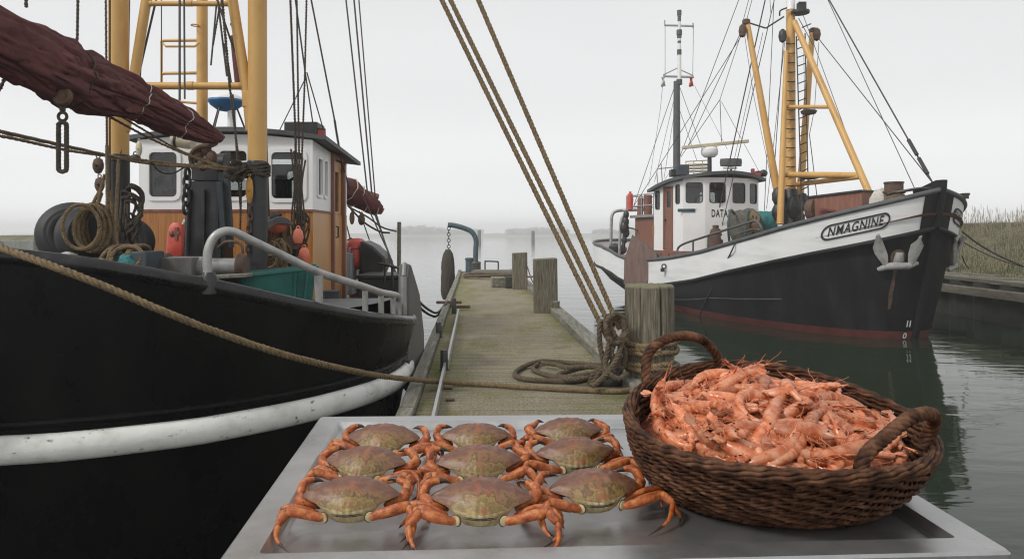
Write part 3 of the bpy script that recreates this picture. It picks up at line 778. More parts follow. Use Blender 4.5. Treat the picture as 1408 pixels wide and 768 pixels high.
for i in range(8):
    ch.torus((c0.x, c0.y, c0.z - .07 - i * .105), .055, .014, 12, 6, Matrix.Rotation(PI / 2, 3, 'X') @ Matrix.Rotation((i % 2) * PI / 2, 3, 'Y') if False else (Matrix.Rotation((i % 2) * PI / 2, 3, 'Z') @ Matrix.Rotation(PI / 2, 3, 'X')))
ch.build('chain', M['black_metal'], dv)
fd = thing('rope_fender', 'shaggy dark rope fender hanging by a chain from the blue davit', 'fender', tuple(at(616, 410, 25.2)))
fb = MB(); c1 = at(616, 343, 25.2); H = 1.72
for k in range(30):
    an = 2 * PI * k / 30; rs_ = random.Random(k)
    path = []
    for i in range(12):
        f = i / 11; rr = interp(f, [(0, .05), (.08, .14), (.25, .20), (.85, .225), (.95, .2), (1, .15)]) * rs_.uniform(.93, 1.05)
        path.append(V((c1.x + rr * math.cos(an + f * .5), c1.y + rr * math.sin(an + f * .5), c1.z - H * f)))
    fb.tube(path, .03, 6)
fb.lathe([(.03, 0), (.15, -.15), (.18, -H + .1), (.1, -H)], 16, c1)
fb.build('rope_body', M['rope_dark'], fd)
hp = MB(); hp.tube(smooth([at(667, 374, 25.6), at(667, 360, 25.6), at(669, 359, 25.6), at(683, 359.5, 25.6), at(685, 361, 25.6), at(685, 375, 25.6)], 5), .025, 8)
tag(hp.build('pipe_hoop', M['black_metal']), 'low black pipe hoop standing at the far end of the jetty', 'railing')
# coil of rope on the far end
cl = MB(); rs = random.Random(5); pts = []
c = V((-.62, 22.3, .03))
for i in range(90):
    a = i * .42; q = .55 + .25 * math.sin(i * .31) + rs.uniform(-.05, .05)
    pts.append(c + V((q * 1.15 * math.cos(a), q * 1.2 * math.sin(a), .012 + .03 * (i % 15) / 15 + i * .0006)))
pts += [c + V((1.0, -.5, .03)), c + V((1.3, -.3, .03)), c + V((1.6, .3, .03))]
cl.rope(smooth(pts, 4), .028, step=.04); tag(cl.build('rope_coil', M['rope_jetty']), 'loose heap of brown rope lying at the jetty end', 'rope')
pb = MB(); q0 = V((-.55, 23.6, .05))
for i in range(5): pb.beam(q0 + V((-.75 + .03 * i, i * .19 - .3, .05 + .03 * (i % 2))), q0 + V((.85 - .05 * i, i * .19 - .28, .05 + .03 * (i % 2))), .17, .09)
tag(pb.build('timber_stack', M['timber'], bevel=.01), 'low stack of grey boards lying at the jetty end', 'boards')
# far rope from post 3 outward
r = MB(); r.tube(sag((P3.x + .18, P3.y + .05, .55), (XR(16.6) - .05, 16.6, .12), .08), .014, 6); tag(r.build('rope_end', M['rope_jetty']), 'short grey line hanging from the jetty-end post to the edge beam', 'rope')

# ------------------------------------------------------------------ ropes round the thick post
PC = V((NP.x, NP.y + .1, 0))
def around(z0, turns, r, z_step, a0=0.0, n=40):
    return [PC + V((r * math.cos(a0 + 2 * PI * i / n), r * math.sin(a0 + 2 * PI * i / n), z0 + z_step * i / n + .008 * math.sin(i * .9))) for i in range(int(turns * n) + 1)]
wr = MB()
wr.rope(around(.37, 1, NP_R + .024, .05, -2.8) , .024, step=.018)
wr.rope(around(.30, 1.2, NP_R + .026, .035, -2.6), .024, step=.018)
wr.rope(around(.17, 1.3, NP_R + .026, .03, -2.9), .024, step=.018)
kn = V((NP.x - .30, NP.y - .10, .42))
for dz, dx in ((.40, .0), (.31, .02), (.19, .01)):
    wr.rope(smooth([PC + V((-NP_R * .93, -NP_R * .42, dz)), PC + V((-NP_R - .06, -.14, dz + .01)), kn + V((dx, .02, -.06 + (dz - .3) * .6)), PC + V((-NP_R - .03, .10, dz - .02))], 8), .024, step=.018)
tag(wr.build('wound_rope', M['rope']), 'three turns of tan rope wound round the thick mooring post', 'rope')
# three mooring lines rising steeply towards the trawler's gantry
TOP = at(354, -515, 7.0)
ends = [(838, 470, 6.10), (846, 462, 6.12), (852, 452, 6.15)]
tops = [(610, 0), (622, 0), (660, 0)]
for (ex, ey, eY), (tx, ty), lab in zip(ends, tops, ('lowest of three ropes rising from the post knot', 'middle of three ropes rising from the post knot', 'steepest and outermost of three ropes rising from the post knot')):
    a = at(ex, ey, eY); b = at(tx, ty, 6.45); d = (b - a)
    far = a + d * 2.0
    r = MB(); P = [a + d * (2.0 * i / 40) - V((0, 0, .10 * 4 * (i / 40) * (1 - i / 40) * .35)) for i in range(41)]
    r.rope(P, .0235, step=.022)
    tag(r.build('mooring_line', M['rope']), lab, 'rope', 'ropes rising from the post knot')
# knot and hanging bights
kb = MB(); rs = random.Random(12)
def loop(c, ax, ay, a, b, tw=0.0, n=14):
    return smooth([V(c) + V(ax) * a * math.cos(2 * PI * i / n) + V(ay) * b * math.sin(2 * PI * i / n) + V((rs.uniform(-.012, .012), rs.uniform(-.02, .02), rs.uniform(-.012, .012))) for i in range(n)], 5, True)
k0 = at(846, 452, 6.12)
kb.rope(loop(k0, (1, .2, 0), (0, 0, 1), .085, .10), .024, step=.018, closed=True)
kb.rope(loop(k0 + V((.0, -.04, .01)), (.9, .5, 0), (0, .1, 1), .10, .115), .022, step=.018, closed=True)
kb.rope(loop(k0 + V((.03, .03, -.02)), (.7, -.6, .2), (0, .1, 1), .075, .10), .024, step=.018, closed=True)
kb.rope(loop(at(833, 478, 6.1), (.9, .2, .1), (-.15, 0, 1), .055, .22), .023, step=.018, closed=True)
kb.rope(loop(at(843, 492, 6.1), (.8, -.3, .1), (.3, 0, 1), .06, .17), .023, step=.018, closed=True)
kb.rope(loop(at(850, 484, 6.14), (.7, .5, .3), (-.3, 0, 1), .07, .13), .021, step=.018, closed=True)
kb.rope(smooth([at(838, 470, 6.1), at(832, 500, 6.05), at(840, 515, 6.0), at(852, 520, 6.0), at(862, 512, 6.05)], 8), .023, step=.018)
kb.rope(smooth([at(855, 470, 6.12), at(848, 492, 6.05), at(835, 512, 6.0), at(822, 525, 5.95), at(815, 531, 5.95)], 8), .023, step=.018)
tag(kb.build('rope_knot', M['rope_jetty']), 'tangled knot of brown rope loops hanging beside the thick post', 'knot')
# coil lying on the deck
def dp(px, py, lift=.024):
    Y = (CAM_H - lift) * 1000 / (py - 323); p = at(px, py, Y); return p
co = MB()
co.rope(smooth([dp(862, 519), dp(838, 504), dp(800, 500), dp(765, 497), dp(740, 497, .05), dp(718, 505), dp(708, 514), dp(718, 520), dp(750, 523), dp(790, 524), dp(812, 520), dp(835, 512, .05), dp(850, 506, .06)], 10), .025, step=.02)
co.rope(smooth([dp(850, 500, .03), dp(815, 503, .06), dp(790, 508, .05), dp(770, 514, .04), dp(768, 517), dp(785, 518, .05), dp(815, 513, .07), dp(840, 507, .08)], 10), .025, step=.02)
co.rope(smooth([dp(745, 498, .06), dp(765, 501, .07), dp(780, 505, .08), dp(810, 504, .09), dp(850, 507, .1)], 10), .024, step=.02)
co.rope(smooth([dp(740, 500, .03), dp(733, 507), dp(745, 513), dp(775, 520, .05), dp(800, 520, .07), dp(830, 515, .08), dp(855, 510, .09)], 10), .024, step=.02)
tag(co.build('rope_coil', M['rope_jetty']), 'loose flat coil of brown rope on the deck beside the thick post', 'rope')
wt = MB(); wc = dp(838, 533, 0) 
wt.lathe([(.02, .165), (.06, .158), (.10, .135), (.125, .095), (.132, .06), (.125, .025), (.105, 0)], 22, wc + V((0, .12, 0)), sx=1.15, sy=1)
o = thing('iron_weight', 'dark rounded iron weight with a rope bight over it by the thick post', 'weight', tuple(wc))
wt.build('weight_body', M['stone'], o)
tl = MB(); tl.rope(smooth([wc + V((-.17, .06, .02)), wc + V((-.13, .03, .12)), wc + V((-.05, .03, .17)), wc + V((.04, .1, .2)), wc + V((.1, .2, .26))], 8), .022, step=.018)
tl.rope(smooth([wc + V((-.16, .0, .02)), wc + V((-.09, -.02, .13)), wc + V((-.0, .03, .18)), wc + V((.08, .12, .22)), wc + V((.12, .2, .3))], 8), .022, step=.018)
tl.build('rope_bight', M['rope_jetty'], o)
# long mooring rope from the trawler's stem head to the thick post
ml = MB()
path = [at(-42, 322, 4.08), at(0, 340, 3.95), at(75, 367, 3.9), at(150, 396, 3.95), at(230, 430, 4.05), at(300, 457, 4.2), at(380, 484, 4.45), at(450, 502, 4.8), at(520, 516, 5.45), at(575, 522, 6.0)]
path += [dp(625, 526, .03), dp(680, 529, .024), dp(740, 533, .024), dp(800, 536, .024), dp(850, 537.5, .026)]
e = path[-1]
path += [PC + V((.0, -NP_R - .03, .05)), PC + V((NP_R * .75, -NP_R * .75 - .02, .08)), PC + V((NP_R + .03, 0, .11)), PC + V((NP_R * .7, NP_R * .75, .14)), PC + V((0, NP_R + .03, .16)), PC + V((-NP_R - .02, .06, .18)), PC + V((-NP_R * .8, -NP_R * .7, .19))]
ml.rope(smooth(path, 10), .0225, step=.018)
tag(ml.build('mooring_rope', M['rope']), 'long tan rope slung across the black hull and jetty to the thick post', 'rope')

# ------------------------------------------------------------------ trawler beside the jetty (black hull)
LA = V((-.16, .987, 0)).normalized(); LN_ = V((LA.y, -LA.x, 0)); LO = V((-3.2, 4.25, 0))
LW, LB, LL, LS = 2.60, 2.45, 12.5, 2.6
def l_outline():
    pts = []
    for i in range(26):
        th = PI / 2 * (i / 25); pts.append((LB * (1 - math.cos(th)), LW * math.sin(th)))
    for i in range(1, 13):
        s = LB + (LL - LS - LB) * i / 12; pts.append((s, LW - .35 * (i / 12) ** 2))
    for i in range(1, 15):
        th = PI / 2 * i / 14; pts.append((LL - LS + LS * math.sin(th), (LW - .35) * max(math.cos(th), 0) ** .8))
    return pts
lo = l_outline(); NLO = len(lo)
def l_world(s, w_): return LO + LA * s + LN_ * w_
sheer_tab = [(-60, 344), (0, 350), (100, 361), (200, 377), (300, 395), (400, 418), (450, 428), (500, 437), (550, 441), (575, 441)]
l_z = []
for i, (s, w_) in enumerate(lo):
    p = l_world(s, w_)
    if s <= LB * .999:
        l_z.append(CAM_H - (interp(704 + p.x / p.y * 1000, sheer_tab) - 323) / 1000 * p.y)
    else:
        zb = l_z[25] if len(l_z) > 25 else l_z[-1]
        l_z.append(zb - .10 * math.sin(min(1, (s - LB) / 4) * PI / 2) + .32 * max(0, (s - 7) / 5.5) ** 2)
near = [(s, w_, z) for (s, w_), z in zip(lo, l_z)]
ring2 = near + [(s, -w_, z) for s, w_, z in near[-2:0:-1]]
NR = len(ring2)
nrm = []
for i in range(NR):
    a, b = ring2[i - 1], ring2[(i + 1) % NR]
    d = V((b[0] - a[0], b[1] - a[1])).normalized(); n2 = V((-d.y, d.x))
    s, w_, _ = ring2[i]
    if n2.x * (s - LL / 2) / LL + n2.y * w_ < 0: n2 = -n2
    nrm.append(n2)
def l_pt(i, off, z):
    s, w_, zz = ring2[i % NR]; n2 = nrm[i % NR]
    p = l_world(s + n2.x * off, w_ + n2.y * off); return V((p.x, p.y, z))
def l_row(off, zf): return [l_pt(i, off, zf(ring2[i][2])) for i in range(NR)]
RUB_Z = .045
LBT = thing('fishing_boat', 'black hulled fishing boat with white rub rail, ochre gantry and furled maroon sail', 'fishing boat', (-4.2, 9, WATER_Z))
hb = MB()
rows = [l_row(.07, lambda z: z), l_row(.055, lambda z: lerp(z, .15, .35)), l_row(.03, lambda z: lerp(z, .15, .7)), l_row(.0, lambda z: .15),
        l_row(-.01, lambda z: -.04), l_row(-.06, lambda z: -.3), l_row(-.16, lambda z: -.65), l_row(-.34, lambda z: -1.0), l_row(-.6, lambda z: -1.4), l_row(-1.0, lambda z: -1.9)]
hb.grid(rows, closed=True)
hb.build('hull', M['hull_black'], LBT, sharp=60)
ib = MB(); ib.grid([l_row(.05, lambda z: z - .01), l_row(-.05, lambda z: lerp(z, .1, .5)), l_row(-.07, lambda z: .1)], closed=True); ib.build('inner_bulwark', M['black_metal'], LBT, sharp=60)
def deck_z(s): return .38 + .36 * max(0, min(1, (4.0 - s) / 2.0))
db = MB(); db.grid([[l_world(s, w_ * .975 * k / 4) + V((0, 0, deck_z(s))) for k in range(-4, 5)] for s, w_, z in near[2:-1]]); db.build('deck', M['grey_dark'], LBT)
cap = MB(); cap.tube(l_row(.045, lambda z: z), .052, 12, closed=True); cap.build('cap_rail', M['cap_black'], LBT)
st = MB(); st.tube(l_row(.012, lambda z: RUB_Z + .145), .024, 8, closed=True); st.build('strake', M['hull_black'], LBT)
rb = MB()
rb.tube([p + V((0, 0, .010 * noise.noise(p * 1.7))) + V((.006 * noise.noise(p * 6), .006 * noise.noise(p * 7), 0)) for p in l_row(.014, lambda z: RUB_Z)], .058, 16, closed=True, sy=1.52); rb.build('rub_rail', M['white_worn'], LBT)
sm = MB(); sh = l_pt(0, .1, 0); sm.lathe([(.10, .3), (.10, 1.42), (.12, 1.43), (.12, 1.48), (.06, 1.5)], 16, (sh.x, sh.y, 0)); sm.build('stem_head', M['black_metal'], LBT)

# pipe railing on the cap rail
def cap_at(px):
    best = None
    for i in range(0, 40):
        for k in range(8):
            f = k / 8; p = l_pt(i, .045, ring2[i][2]).lerp(l_pt(i + 1, .045, ring2[i + 1][2]), f)
            d = abs(704 + p.x / p.y * 1000 - px)
            if best is None or d < best[0]: best = (d, p)
        if ring2[i][0] > LB * 1.3: break
    return best[1]
pr = thing_rail = None
rl = MB(); c1 = cap_at(286)
Yat = lambda px: cap_at(px).y
pp = [c1 + V((0, 0, -.02)), at(285, 360, c1.y), at(288, 338, c1.y + .01), at(299, 322, c1.y + .03), at(318, 318, Yat(318)), at(345, 330, Yat(345)), at(395, 354, Yat(395)), at(440, 375, Yat(440)), at(500, 394, Yat(500) - .03), at(524, 402, Yat(524) - .03), at(540, 405, Yat(540) - .02), at(547, 408, Yat(545) + .1), at(548, 420, Yat(545) + .15), at(547.5, 440, Yat(545) + .15)]
rl.tube(smooth(pp, 8), .029, 12); rl.build('pipe_rail', M['rail_steel'], LBT)
for px, py in ((438, 376), (502, 395), (524, 402), (540.5, 405)):
    c = cap_at(px); a = at(px, py, c.y - .02); mb = MB(); mb.tube([V((c.x, c.y, c.z)), a - V((0, 0, .01))], [.026, .034] if px == 438 else .024, 10); mb.build('stanchion', M['rail_steel'], LBT)
mb = MB(); mb.lathe([(.055, -.05), (.055, .05), (.035, .09)], 14, c1); mb.build('rail_socket', M['black_metal'], LBT)

# wheelhouse
WX0, WX1, WY0, WY1 = -4.36, -2.33, 8.5, 10.25
WZ0, WZM, WZT = .40, 1.60, 2.42
def hh(pxa, pya, pxb, pyb, Y):      # pixel rectangle on the front face -> wall coordinates
    return ((pxa - 704) / 1000 * Y - WX0, CAM_H - (pyb - 323) / 1000 * Y, (pxb - 704) / 1000 * Y - WX0, CAM_H - (pya - 323) / 1000 * Y)
ff = Fr((WX0, WY0, 0), (1, 0, 0)); fs_ = Fr((WX1, WY0, 0), (0, 1, 0)); fb_ = Fr((WX1, WY1, 0), (-1, 0, 0)); fl_ = Fr((WX0, WY1, 0), (0, -1, 0))
front = [hh(204, 208, 245, 272, WY0), hh(300, 206, 341, 272, WY0), hh(372, 208, 418, 274, WY0)]
side = [(.20, 1.78, .42, 2.24), (.50, 1.78, .66, 2.24)]
door = (.92, .55, 1.45, 2.30)
back = [(.35, 1.70, .85, 2.22), (1.15, 1.70, 1.65, 2.22)]
left_ = [(.3, 1.75, .8, 2.22), (1.0, 1.75, 1.5, 2.22)]
wu = MB(); tp = lambda u: WZT + .07 * math.sin(PI * max(0, min(1, u / (WX1 - WX0))))
wall(wu, ff, WX1 - WX0, WZM, WZT, front, .05, top=tp); wall(wu, fs_, WY1 - WY0, WZM, WZT - .0, side + [(door[0], WZM, door[2], door[3])], .05, top=lambda u: WZT - .06 * u)
wall(wu, fb_, WX1 - WX0, WZM, WZT - .12, back, .05); wall(wu, fl_, WY1 - WY0, WZM, WZT - .1, left_, .05)
wu.build('wheelhouse', M['white'], LBT, smooth_=False)
wlm = MB(); e = .004
wall(wlm, Fr((WX0 - e, WY0 - e, 0), (1, 0, 0)), WX1 - WX0 + 2 * e, WZ0, WZM - .012, [], .05); wall(wlm, Fr((WX0 - e, WY1, 0), (0, -1, 0)), WY1 - WY0, WZ0, WZM - .012, [], .05); wall(wlm, Fr((WX1, WY1 + e, 0), (-1, 0, 0)), WX1 - WX0, WZ0, WZM - .012, [], .05)
wlm.build('lower_panel', M['wood_varnish'], LBT, smooth_=False, label='varnished brown wood panelling below the white wheelhouse')
w2 = MB(); wall(w2, Fr((WX1 + e, WY0 - e, 0), (0, 1, 0)), WY1 - WY0, WZ0, WZM - .012, [(door[0], .41, door[2], WZM - .012)], .05); w2.build('lower_panel', M['wood_light'], LBT, smooth_=False)
tr = MB(); tr.box(((WX0 + WX1) / 2, WY0 - .008, WZM - .004), (WX1 - WX0 + .03, .02, .028)); tr.box((WX1 + .009, WY0 + .46, WZM - .004), (.018, .90, .026)); tr.build('panel_trim', M['wood_brown'], LBT)
dfm = MB(); P4 = Fr((WX1 + .012, WY0, 0), (0, 1, 0))
dfm.ring([(door[0] - .07, .42), (door[2] + .07, .42), (door[2] + .07, door[3] + .07), (door[0] - .07, door[3] + .07)], [(door[0], .43), (door[2], .43), (door[2], door[3]), (door[0], door[3])], P4, -.05, .03); df = dfm.build('door_frame', M['wood_brown'], LBT, smooth_=False)
dd = MB(); wall(dd, Fr((WX1 - .005, WY0 + door[0], 0), (0, 1, 0)), door[2] - door[0], .44, door[3] - .01, [(.13, 1.62, door[2] - door[0] - .13, 2.15)], .04); dn = dd.build('door', M['wood_light'], LBT, smooth_=False)
mb = MB(); mb.prism(rrect(.12, 1.61, door[2] - door[0] - .12, 2.16, .03), Fr((WX1 - .005, WY0 + door[0], 0), (0, 1, 0)), -.025, -.019); mb.build('pane', M['glass'], dn)
mb = MB(); hx = WX1 + .03; mb.tube([(hx, WY0 + 1.0, 1.28), (hx + .03, WY0 + 1.0, 1.28), (hx + .03, WY0 + 1.0, 1.42), (hx, WY0 + 1.0, 1.42)], .011, 6); mb.build('handle', M['black_metal'], dn)
for h in front: window(ff, h, LBT, M['white'], M['glass'], .055, .035)
for h in side: window(fs_, h, LBT, M['white'], M['glass'], .03, .02)
for h in back: window(fb_, h, LBT, M['white'], M['glass'], .05)
for h in left_: window(fl_, h, LBT, M['white'], M['glass'], .05)
fl = MB(); fl.box(((WX0 + WX1) / 2, (WY0 + WY1) / 2, 1.35), (WX1 - WX0 - .12, WY1 - WY0 - .12, .04)); fl.box((-3.6, WY0 + .4, 1.6), (1.2, .35, .5)); fl.build('cabin_inside', M['wood_brown'], LBT)
# wheel & chair silhouettes seen through the panes
mb = MB(); mb.torus((-2.65, WY0 + .5, 1.86), .16, .018, 22, 6, Matrix.Rotation(PI / 2, 3, 'X')); mb.box((-3.05, WY0 + .9, 1.75), (.38, .1, .55)); mb.build('helm', M['black_metal'], LBT)
# cambered roof
rf = MB(); rows_t = []; rows_b = []
for j in range(9):
    v = j / 8; y = lerp(WY0 - .10, WY1 + .18, v); rt = []; rb_ = []
    for i in range(21):
        u = i / 20; x = lerp(WX0 - .14, WX1 + .16, u); z = WZT + .09 * math.sin(PI * u) - .115 * v
        yy = y + (.08 * (2 * abs(u - .5)) ** 2.5) * (1 - v)
        rt.append(V((x, yy, z + .05))); rb_.append(V((x, yy, z)))
    rows_t.append(rt); rows_b.append(rb_)
rf.grid(rows_t); rf.grid(rows_b)
edge_t = rows_t[0] + [r[-1] for r in rows_t[1:]] + rows_t[-1][-2::-1] + [r[0] for r in rows_t[-2:0:-1]]
edge_b = rows_b[0] + [r[-1] for r in rows_b[1:]] + rows_b[-1][-2::-1] + [r[0] for r in rows_b[-2:0:-1]]
rf.grid([edge_t, edge_b], closed=True)
roof = rf.build('roof', M['grey_dark'], LBT, sharp=30)
# on the roof: box, lamp, dish on a post, little mast with ladder frames, horn
mb = MB(); b0 = at(419, 181, 8.9); mb.box(b0, (.40, .35, .19)); mb.box(b0 + V((0, 0, -.105)), (.46, .4, .03)); mb.build('roof_box', M['black_metal'], LBT, bevel=.012)
mb = MB(); b0 = at(441, 184, 8.8); mb.lathe([(.05, -.07), (.06, -.065), (.06, .06), (.04, .07)], 14, b0); lb = mb.build('nav_lamp', M['black_metal'], LBT); mb = MB(); mb.lathe([(.045, -.05), (.063, -.04), (.063, .035), (.045, .045)], 14, b0 + V((-.0, -.004, 0))); mb.build('red_lens', M['red_lamp'], lb)
dish = at(311, 139, 9.0)
mb = MB(); mb.lathe([(.02, -.13), (.10, -.115), (.185, -.055), (.215, -.01), (.21, .01)], 28, dish); di = mb.build('radar_dome', M['blue'], LBT, label='shallow blue dish with a white lid on a white stand')
mb = MB(); mb.lathe([(.212, .012), (.20, .04), (.14, .075), (.05, .09), (.005, .092)], 28, dish); mb.build('dome_lid', M['white'], di)
mb = MB(); mb.lathe([(.055, 2.42), (.05, dish.z - .12)], 14, (dish.x + .07, dish.y, 0)); mb.build('stand', M['white'], di)
for sx, sy in ((-.2, .1), (.17, .15), (-.05, -.2)):
    mb = MB(); mb.tube([dish + V((sx * .6, sy * .6, -.08)), V((dish.x + sx * 1.4, dish.y + sy * 1.4, 2.44))], .012, 6); mb.build('strut', M['black_metal'], di)
mb = MB(); p0 = at(328, 118, 9.3); mb.tube([at(329, 119, 9.3), at(322, 50, 9.3)], .052, 12); mb.tube([at(322, 52, 9.3), at(320.5, 34, 9.3)], .02, 8); mb.lathe([(.03, 0), (.04, .02), (.03, .04)], 10, at(320.5, 36, 9.3)); mb.build('exhaust_pipe', M['sail'], LBT, label='dark maroon slanted pipe above the roof')
mst = MB(); m0 = at(278, 160, 9.2); mst.lathe([(.068, 2.40), (.066, 4.4), (.06, 7.6)], 16, (m0.x, m0.y, 0)); mast = mst.build('mast', M['yellow'], LBT)
mb = MB()
for y in (56, 101): mb.tube([at(222, y + 1, 9.2), at(227, y, 9.2), at(272, y - .5, 9.2)], .02, 8)
mb.tube([at(224, 60, 9.05), at(228, 64, 9.0), at(268, 64, 9.0), at(274, 59, 9.1)], .014, 6)
mb.tube([at(222, 57, 9.2), at(222, 122, 9.2), at(222, 190, 9.2)], .016, 8); mb.tube([at(246, 140, 9.2), at(272, 142, 9.2)], .016, 6); mb.torus(at(268, 35, 9.1), .045, .008, 14, 6); mb.build('ladder_frame', M['yellow'], mast)
hrn = MB(); h0 = at(237, 190, 8.25); h1 = at(267, 196, 8.25)
R = (h1 - h0).normalized().to_track_quat('Z', 'Y').to_matrix()
L = (h1 - h0).length; hrn.lathe([(.06, 0), (.088, .02), (.092, .06), (.088, L - .05), (.075, L - .01), (.03, L)], 20, h0, R); ho = hrn.build('deck_lamp', M['cream'], LBT); mb = MB(); mb.lathe([(.096, .05), (.098, .065), (.096, .08)], 20, h0, R); mb.build('lamp_band', M['black_metal'], ho)

# ochre gantry in front of the wheelhouse
def post(px, ytop_z, ybase, r, Y, py_split):
    b = at(px, 300, Y); zs_ = CAM_H - (py_split - 323) / 1000 * Y
    mb = MB(); mb.lathe([(r, zs_), (r * .98, 3.2), (r * .94, ytop_z)], 22, (b.x, b.y, 0)); g = mb.build('gantry_post', M['yellow'], LBT)
    mb = MB(); mb.lathe([(r * 1.06, .36), (r * 1.05, zs_ - .04), (r * 1.10, zs_ - .035), (r * 1.10, zs_ + .02), (r * 1.02, zs_ + .03)], 22, (b.x, b.y, 0)); mb.build('black_sleeve', M['black_metal'], g)
    return b
GY = 7.0
gl = post(163, 7.3, 345, .094, GY, 217); grt = post(354, 7.3, 350, .090, GY, 226)
legs = MB(); legs.tube([at(172, 180, GY), at(187, 90, GY), at(203, -10, GY), at(260, -330, GY)], .046, 12); legs.build('gantry_leg', M['yellow'], LBT)
legs = MB(); legs.tube([at(345, 180, GY), at(341, 135, GY), at(318, -10, GY), at(270, -330, GY)], .050, 12); legs.build('gantry_leg', M['yellow'], LBT)
for y, a, b, r in ((118, 184, 340, .036), (5, 201, 320, .026)):
    mb = MB(); mb.tube([at(a, y, GY), at(b, y + .5, GY)], r, 12); g = mb.build('cross_tube', M['yellow'], LBT)
    mb = MB()
    for px in (a + 4, (a + b) / 2, b - 5): mb.lathe([(r * 1.15, -.03), (r * 1.15, .03)], 12, at(px, y, GY), Matrix.Rotation(PI / 2, 3, 'Y'))
    mb.build('collar', M['yellow'], g)
mb = MB(); mb.tube([gl + V((0, 0, 7.25 - gl.z)), grt + V((0, 0, 7.25 - grt.z))], .08, 14); mb.build('cross_tube', M['yellow'], LBT)
mb = MB(); mb.box(at(341, 137, GY), (.09, .1, .16)); mb.build('gusset', M['yellow'], LBT, bevel=.012)

# boom with furled sail
sp = smooth([at(-190, -40, 4.0), at(-100, 5, 4.3), at(0, 57, 4.75), at(60, 88, 5.05), at(100, 106, 5.3), at(150, 124, 5.7), at(190, 140, 6.0), at(245, 166, 6.45), at(285, 184, 6.8), at(303, 191, 6.95)], 26)
NS = len(sp); frs = frames(sp); rows = []
for i, (p, (t_, a, b)) in enumerate(zip(sp, frs)):
    f = i / (NS - 1); px = 704 + p.x / p.y * 1000
    base_r = interp(px, [(-190, .20), (0, .20), (95, .215), (150, .185), (195, .165), (250, .14), (285, .09), (303, .04)])
    pinch = 1.0
    for tx in (-60, 103, 188, 250): pinch -= .13 * math.exp(-((px - tx) / 7) ** 2)
    row = []
    for k in range(96):
        an = 2 * PI * k / 96
        wr_ = .20 * noise.noise((math.cos(an) * 1.6, math.sin(an) * 1.6, f * 5)) - .16 * max(0, 1 - abs(noise.noise((math.cos(an) * 2.6 + 7, math.sin(an) * 2.6, f * 4.2))) * 5) + .07 * noise.noise((math.cos(an) * 3.4, math.sin(an) * 3.4 + f * 5, f * 9)) - .09 * max(0, 1 - abs(noise.noise((math.cos(an) * 4.2 + 3, math.sin(an) * 4.2, f * 11 + an * .4))) * 7) + .085 * (1 - abs(noise.noise((an * 1.3 + f * 5 * math.sin(an), f * 7, 3)))) ** 2 - .05 + .045 * noise.noise((math.cos(an) * 5, math.sin(an) * 5 , f * 16 + an))
        wr_ += .04 * math.sin(3 * an + f * 22) * (0.5 + .5 * noise.noise((f * 9, an, 6)))
        for tx in (103, 188, 250):
            wr_ += .05 * math.cos(11 * an + tx) * math.exp(-((px - tx) / 26) ** 2)
        r = base_r * pinch * (1 + wr_); dr = -.10 * base_r * max(0, math.sin(f * 19)) 
        row.append(p + a * (r * 1.08 * math.cos(an)) + b * (r * .9 * math.sin(an)))
    rows.append(row)
sl = MB(); sl.grid(rows, closed=True); sl.add(rows[-1], [tuple(range(96))]); sl.add(rows[0], [tuple(range(96))])
boom_mb = MB(); boom_mb.tube([sp[0] + V((0, 0, .1)), sp[NS // 2] + V((0, 0, .10)), at(297, 181, 6.9), at(306, 190, 6.98)], [.05, .05, .035, .03], 12)
boom = boom_mb.build('boom', M['board_grey'], LBT)
sl.build('furled_sail', M['sail'], boom, sharp=80)
for tx in (-60, 103, 188, 250):
    i = min(range(NS), key=lambda q: abs(704 + sp[q].x / sp[q].y * 1000 - tx))
    mb = MB(); rg = [q + (q - sp[i]) * .035 for q in rows[i][::3]]
    off = frs[i][0] * .03
    mb.tube([q + off * math.sin(k * .45) for k, q in enumerate(rg)], .0048 if tx > 150 else .008, 6, closed=True); mb.build('sail_tie', M['cloth_white' if tx > 150 else 'rope_dark'], boom)
# hanging pulley and long loop under the sail
pb = at(86, 131, 5.1); mb = MB(); mb.ball(pb, (.07, .05, .085), 16); mb.torus(pb + V((0, 0, .1)), .035, .014, 14, 6, Matrix.Rotation(PI / 2, 3, 'X')); mb.torus(pb + V((.02, -.03, -.01)), .05, .02, 14, 6, Matrix.Rotation(PI / 2, 3, 'X'))
pbo = mb.build('pulley_block', M['rust'], boom)
mb = MB(); x = pb.x; z0 = pb.z - .09; z1 = CAM_H - (236 - 323) / 1000 * 5.1
mb.tube([V((x, 5.1, pb.z - .06)), V((x, 5.1, z0 - .02))], .02, 8)
mb.rope([V((x + (.028 * math.cos(a)), 5.1 + .0 * a, (z0 + z1 - .06) / 2 + ((z0 - z1 - .1) / 2) * math.sin(a))) if False else V((x + .028 * (1 if math.cos(a) > 0 else -1) * min(1, abs(math.cos(a)) * 3), 5.1, lerp(z1, z0 - .1, .5 + .5 * math.sin(a)))) for a in [2 * PI * i / 40 for i in range(40)]], .017, step=.012, closed=True)
mb.torus((x, 5.1, z0 - .06), .03, .012, 14, 6, Matrix.Rotation(PI / 2, 3, 'X'))
mb.build('hanging_loop', M['rope_dark'], boom)

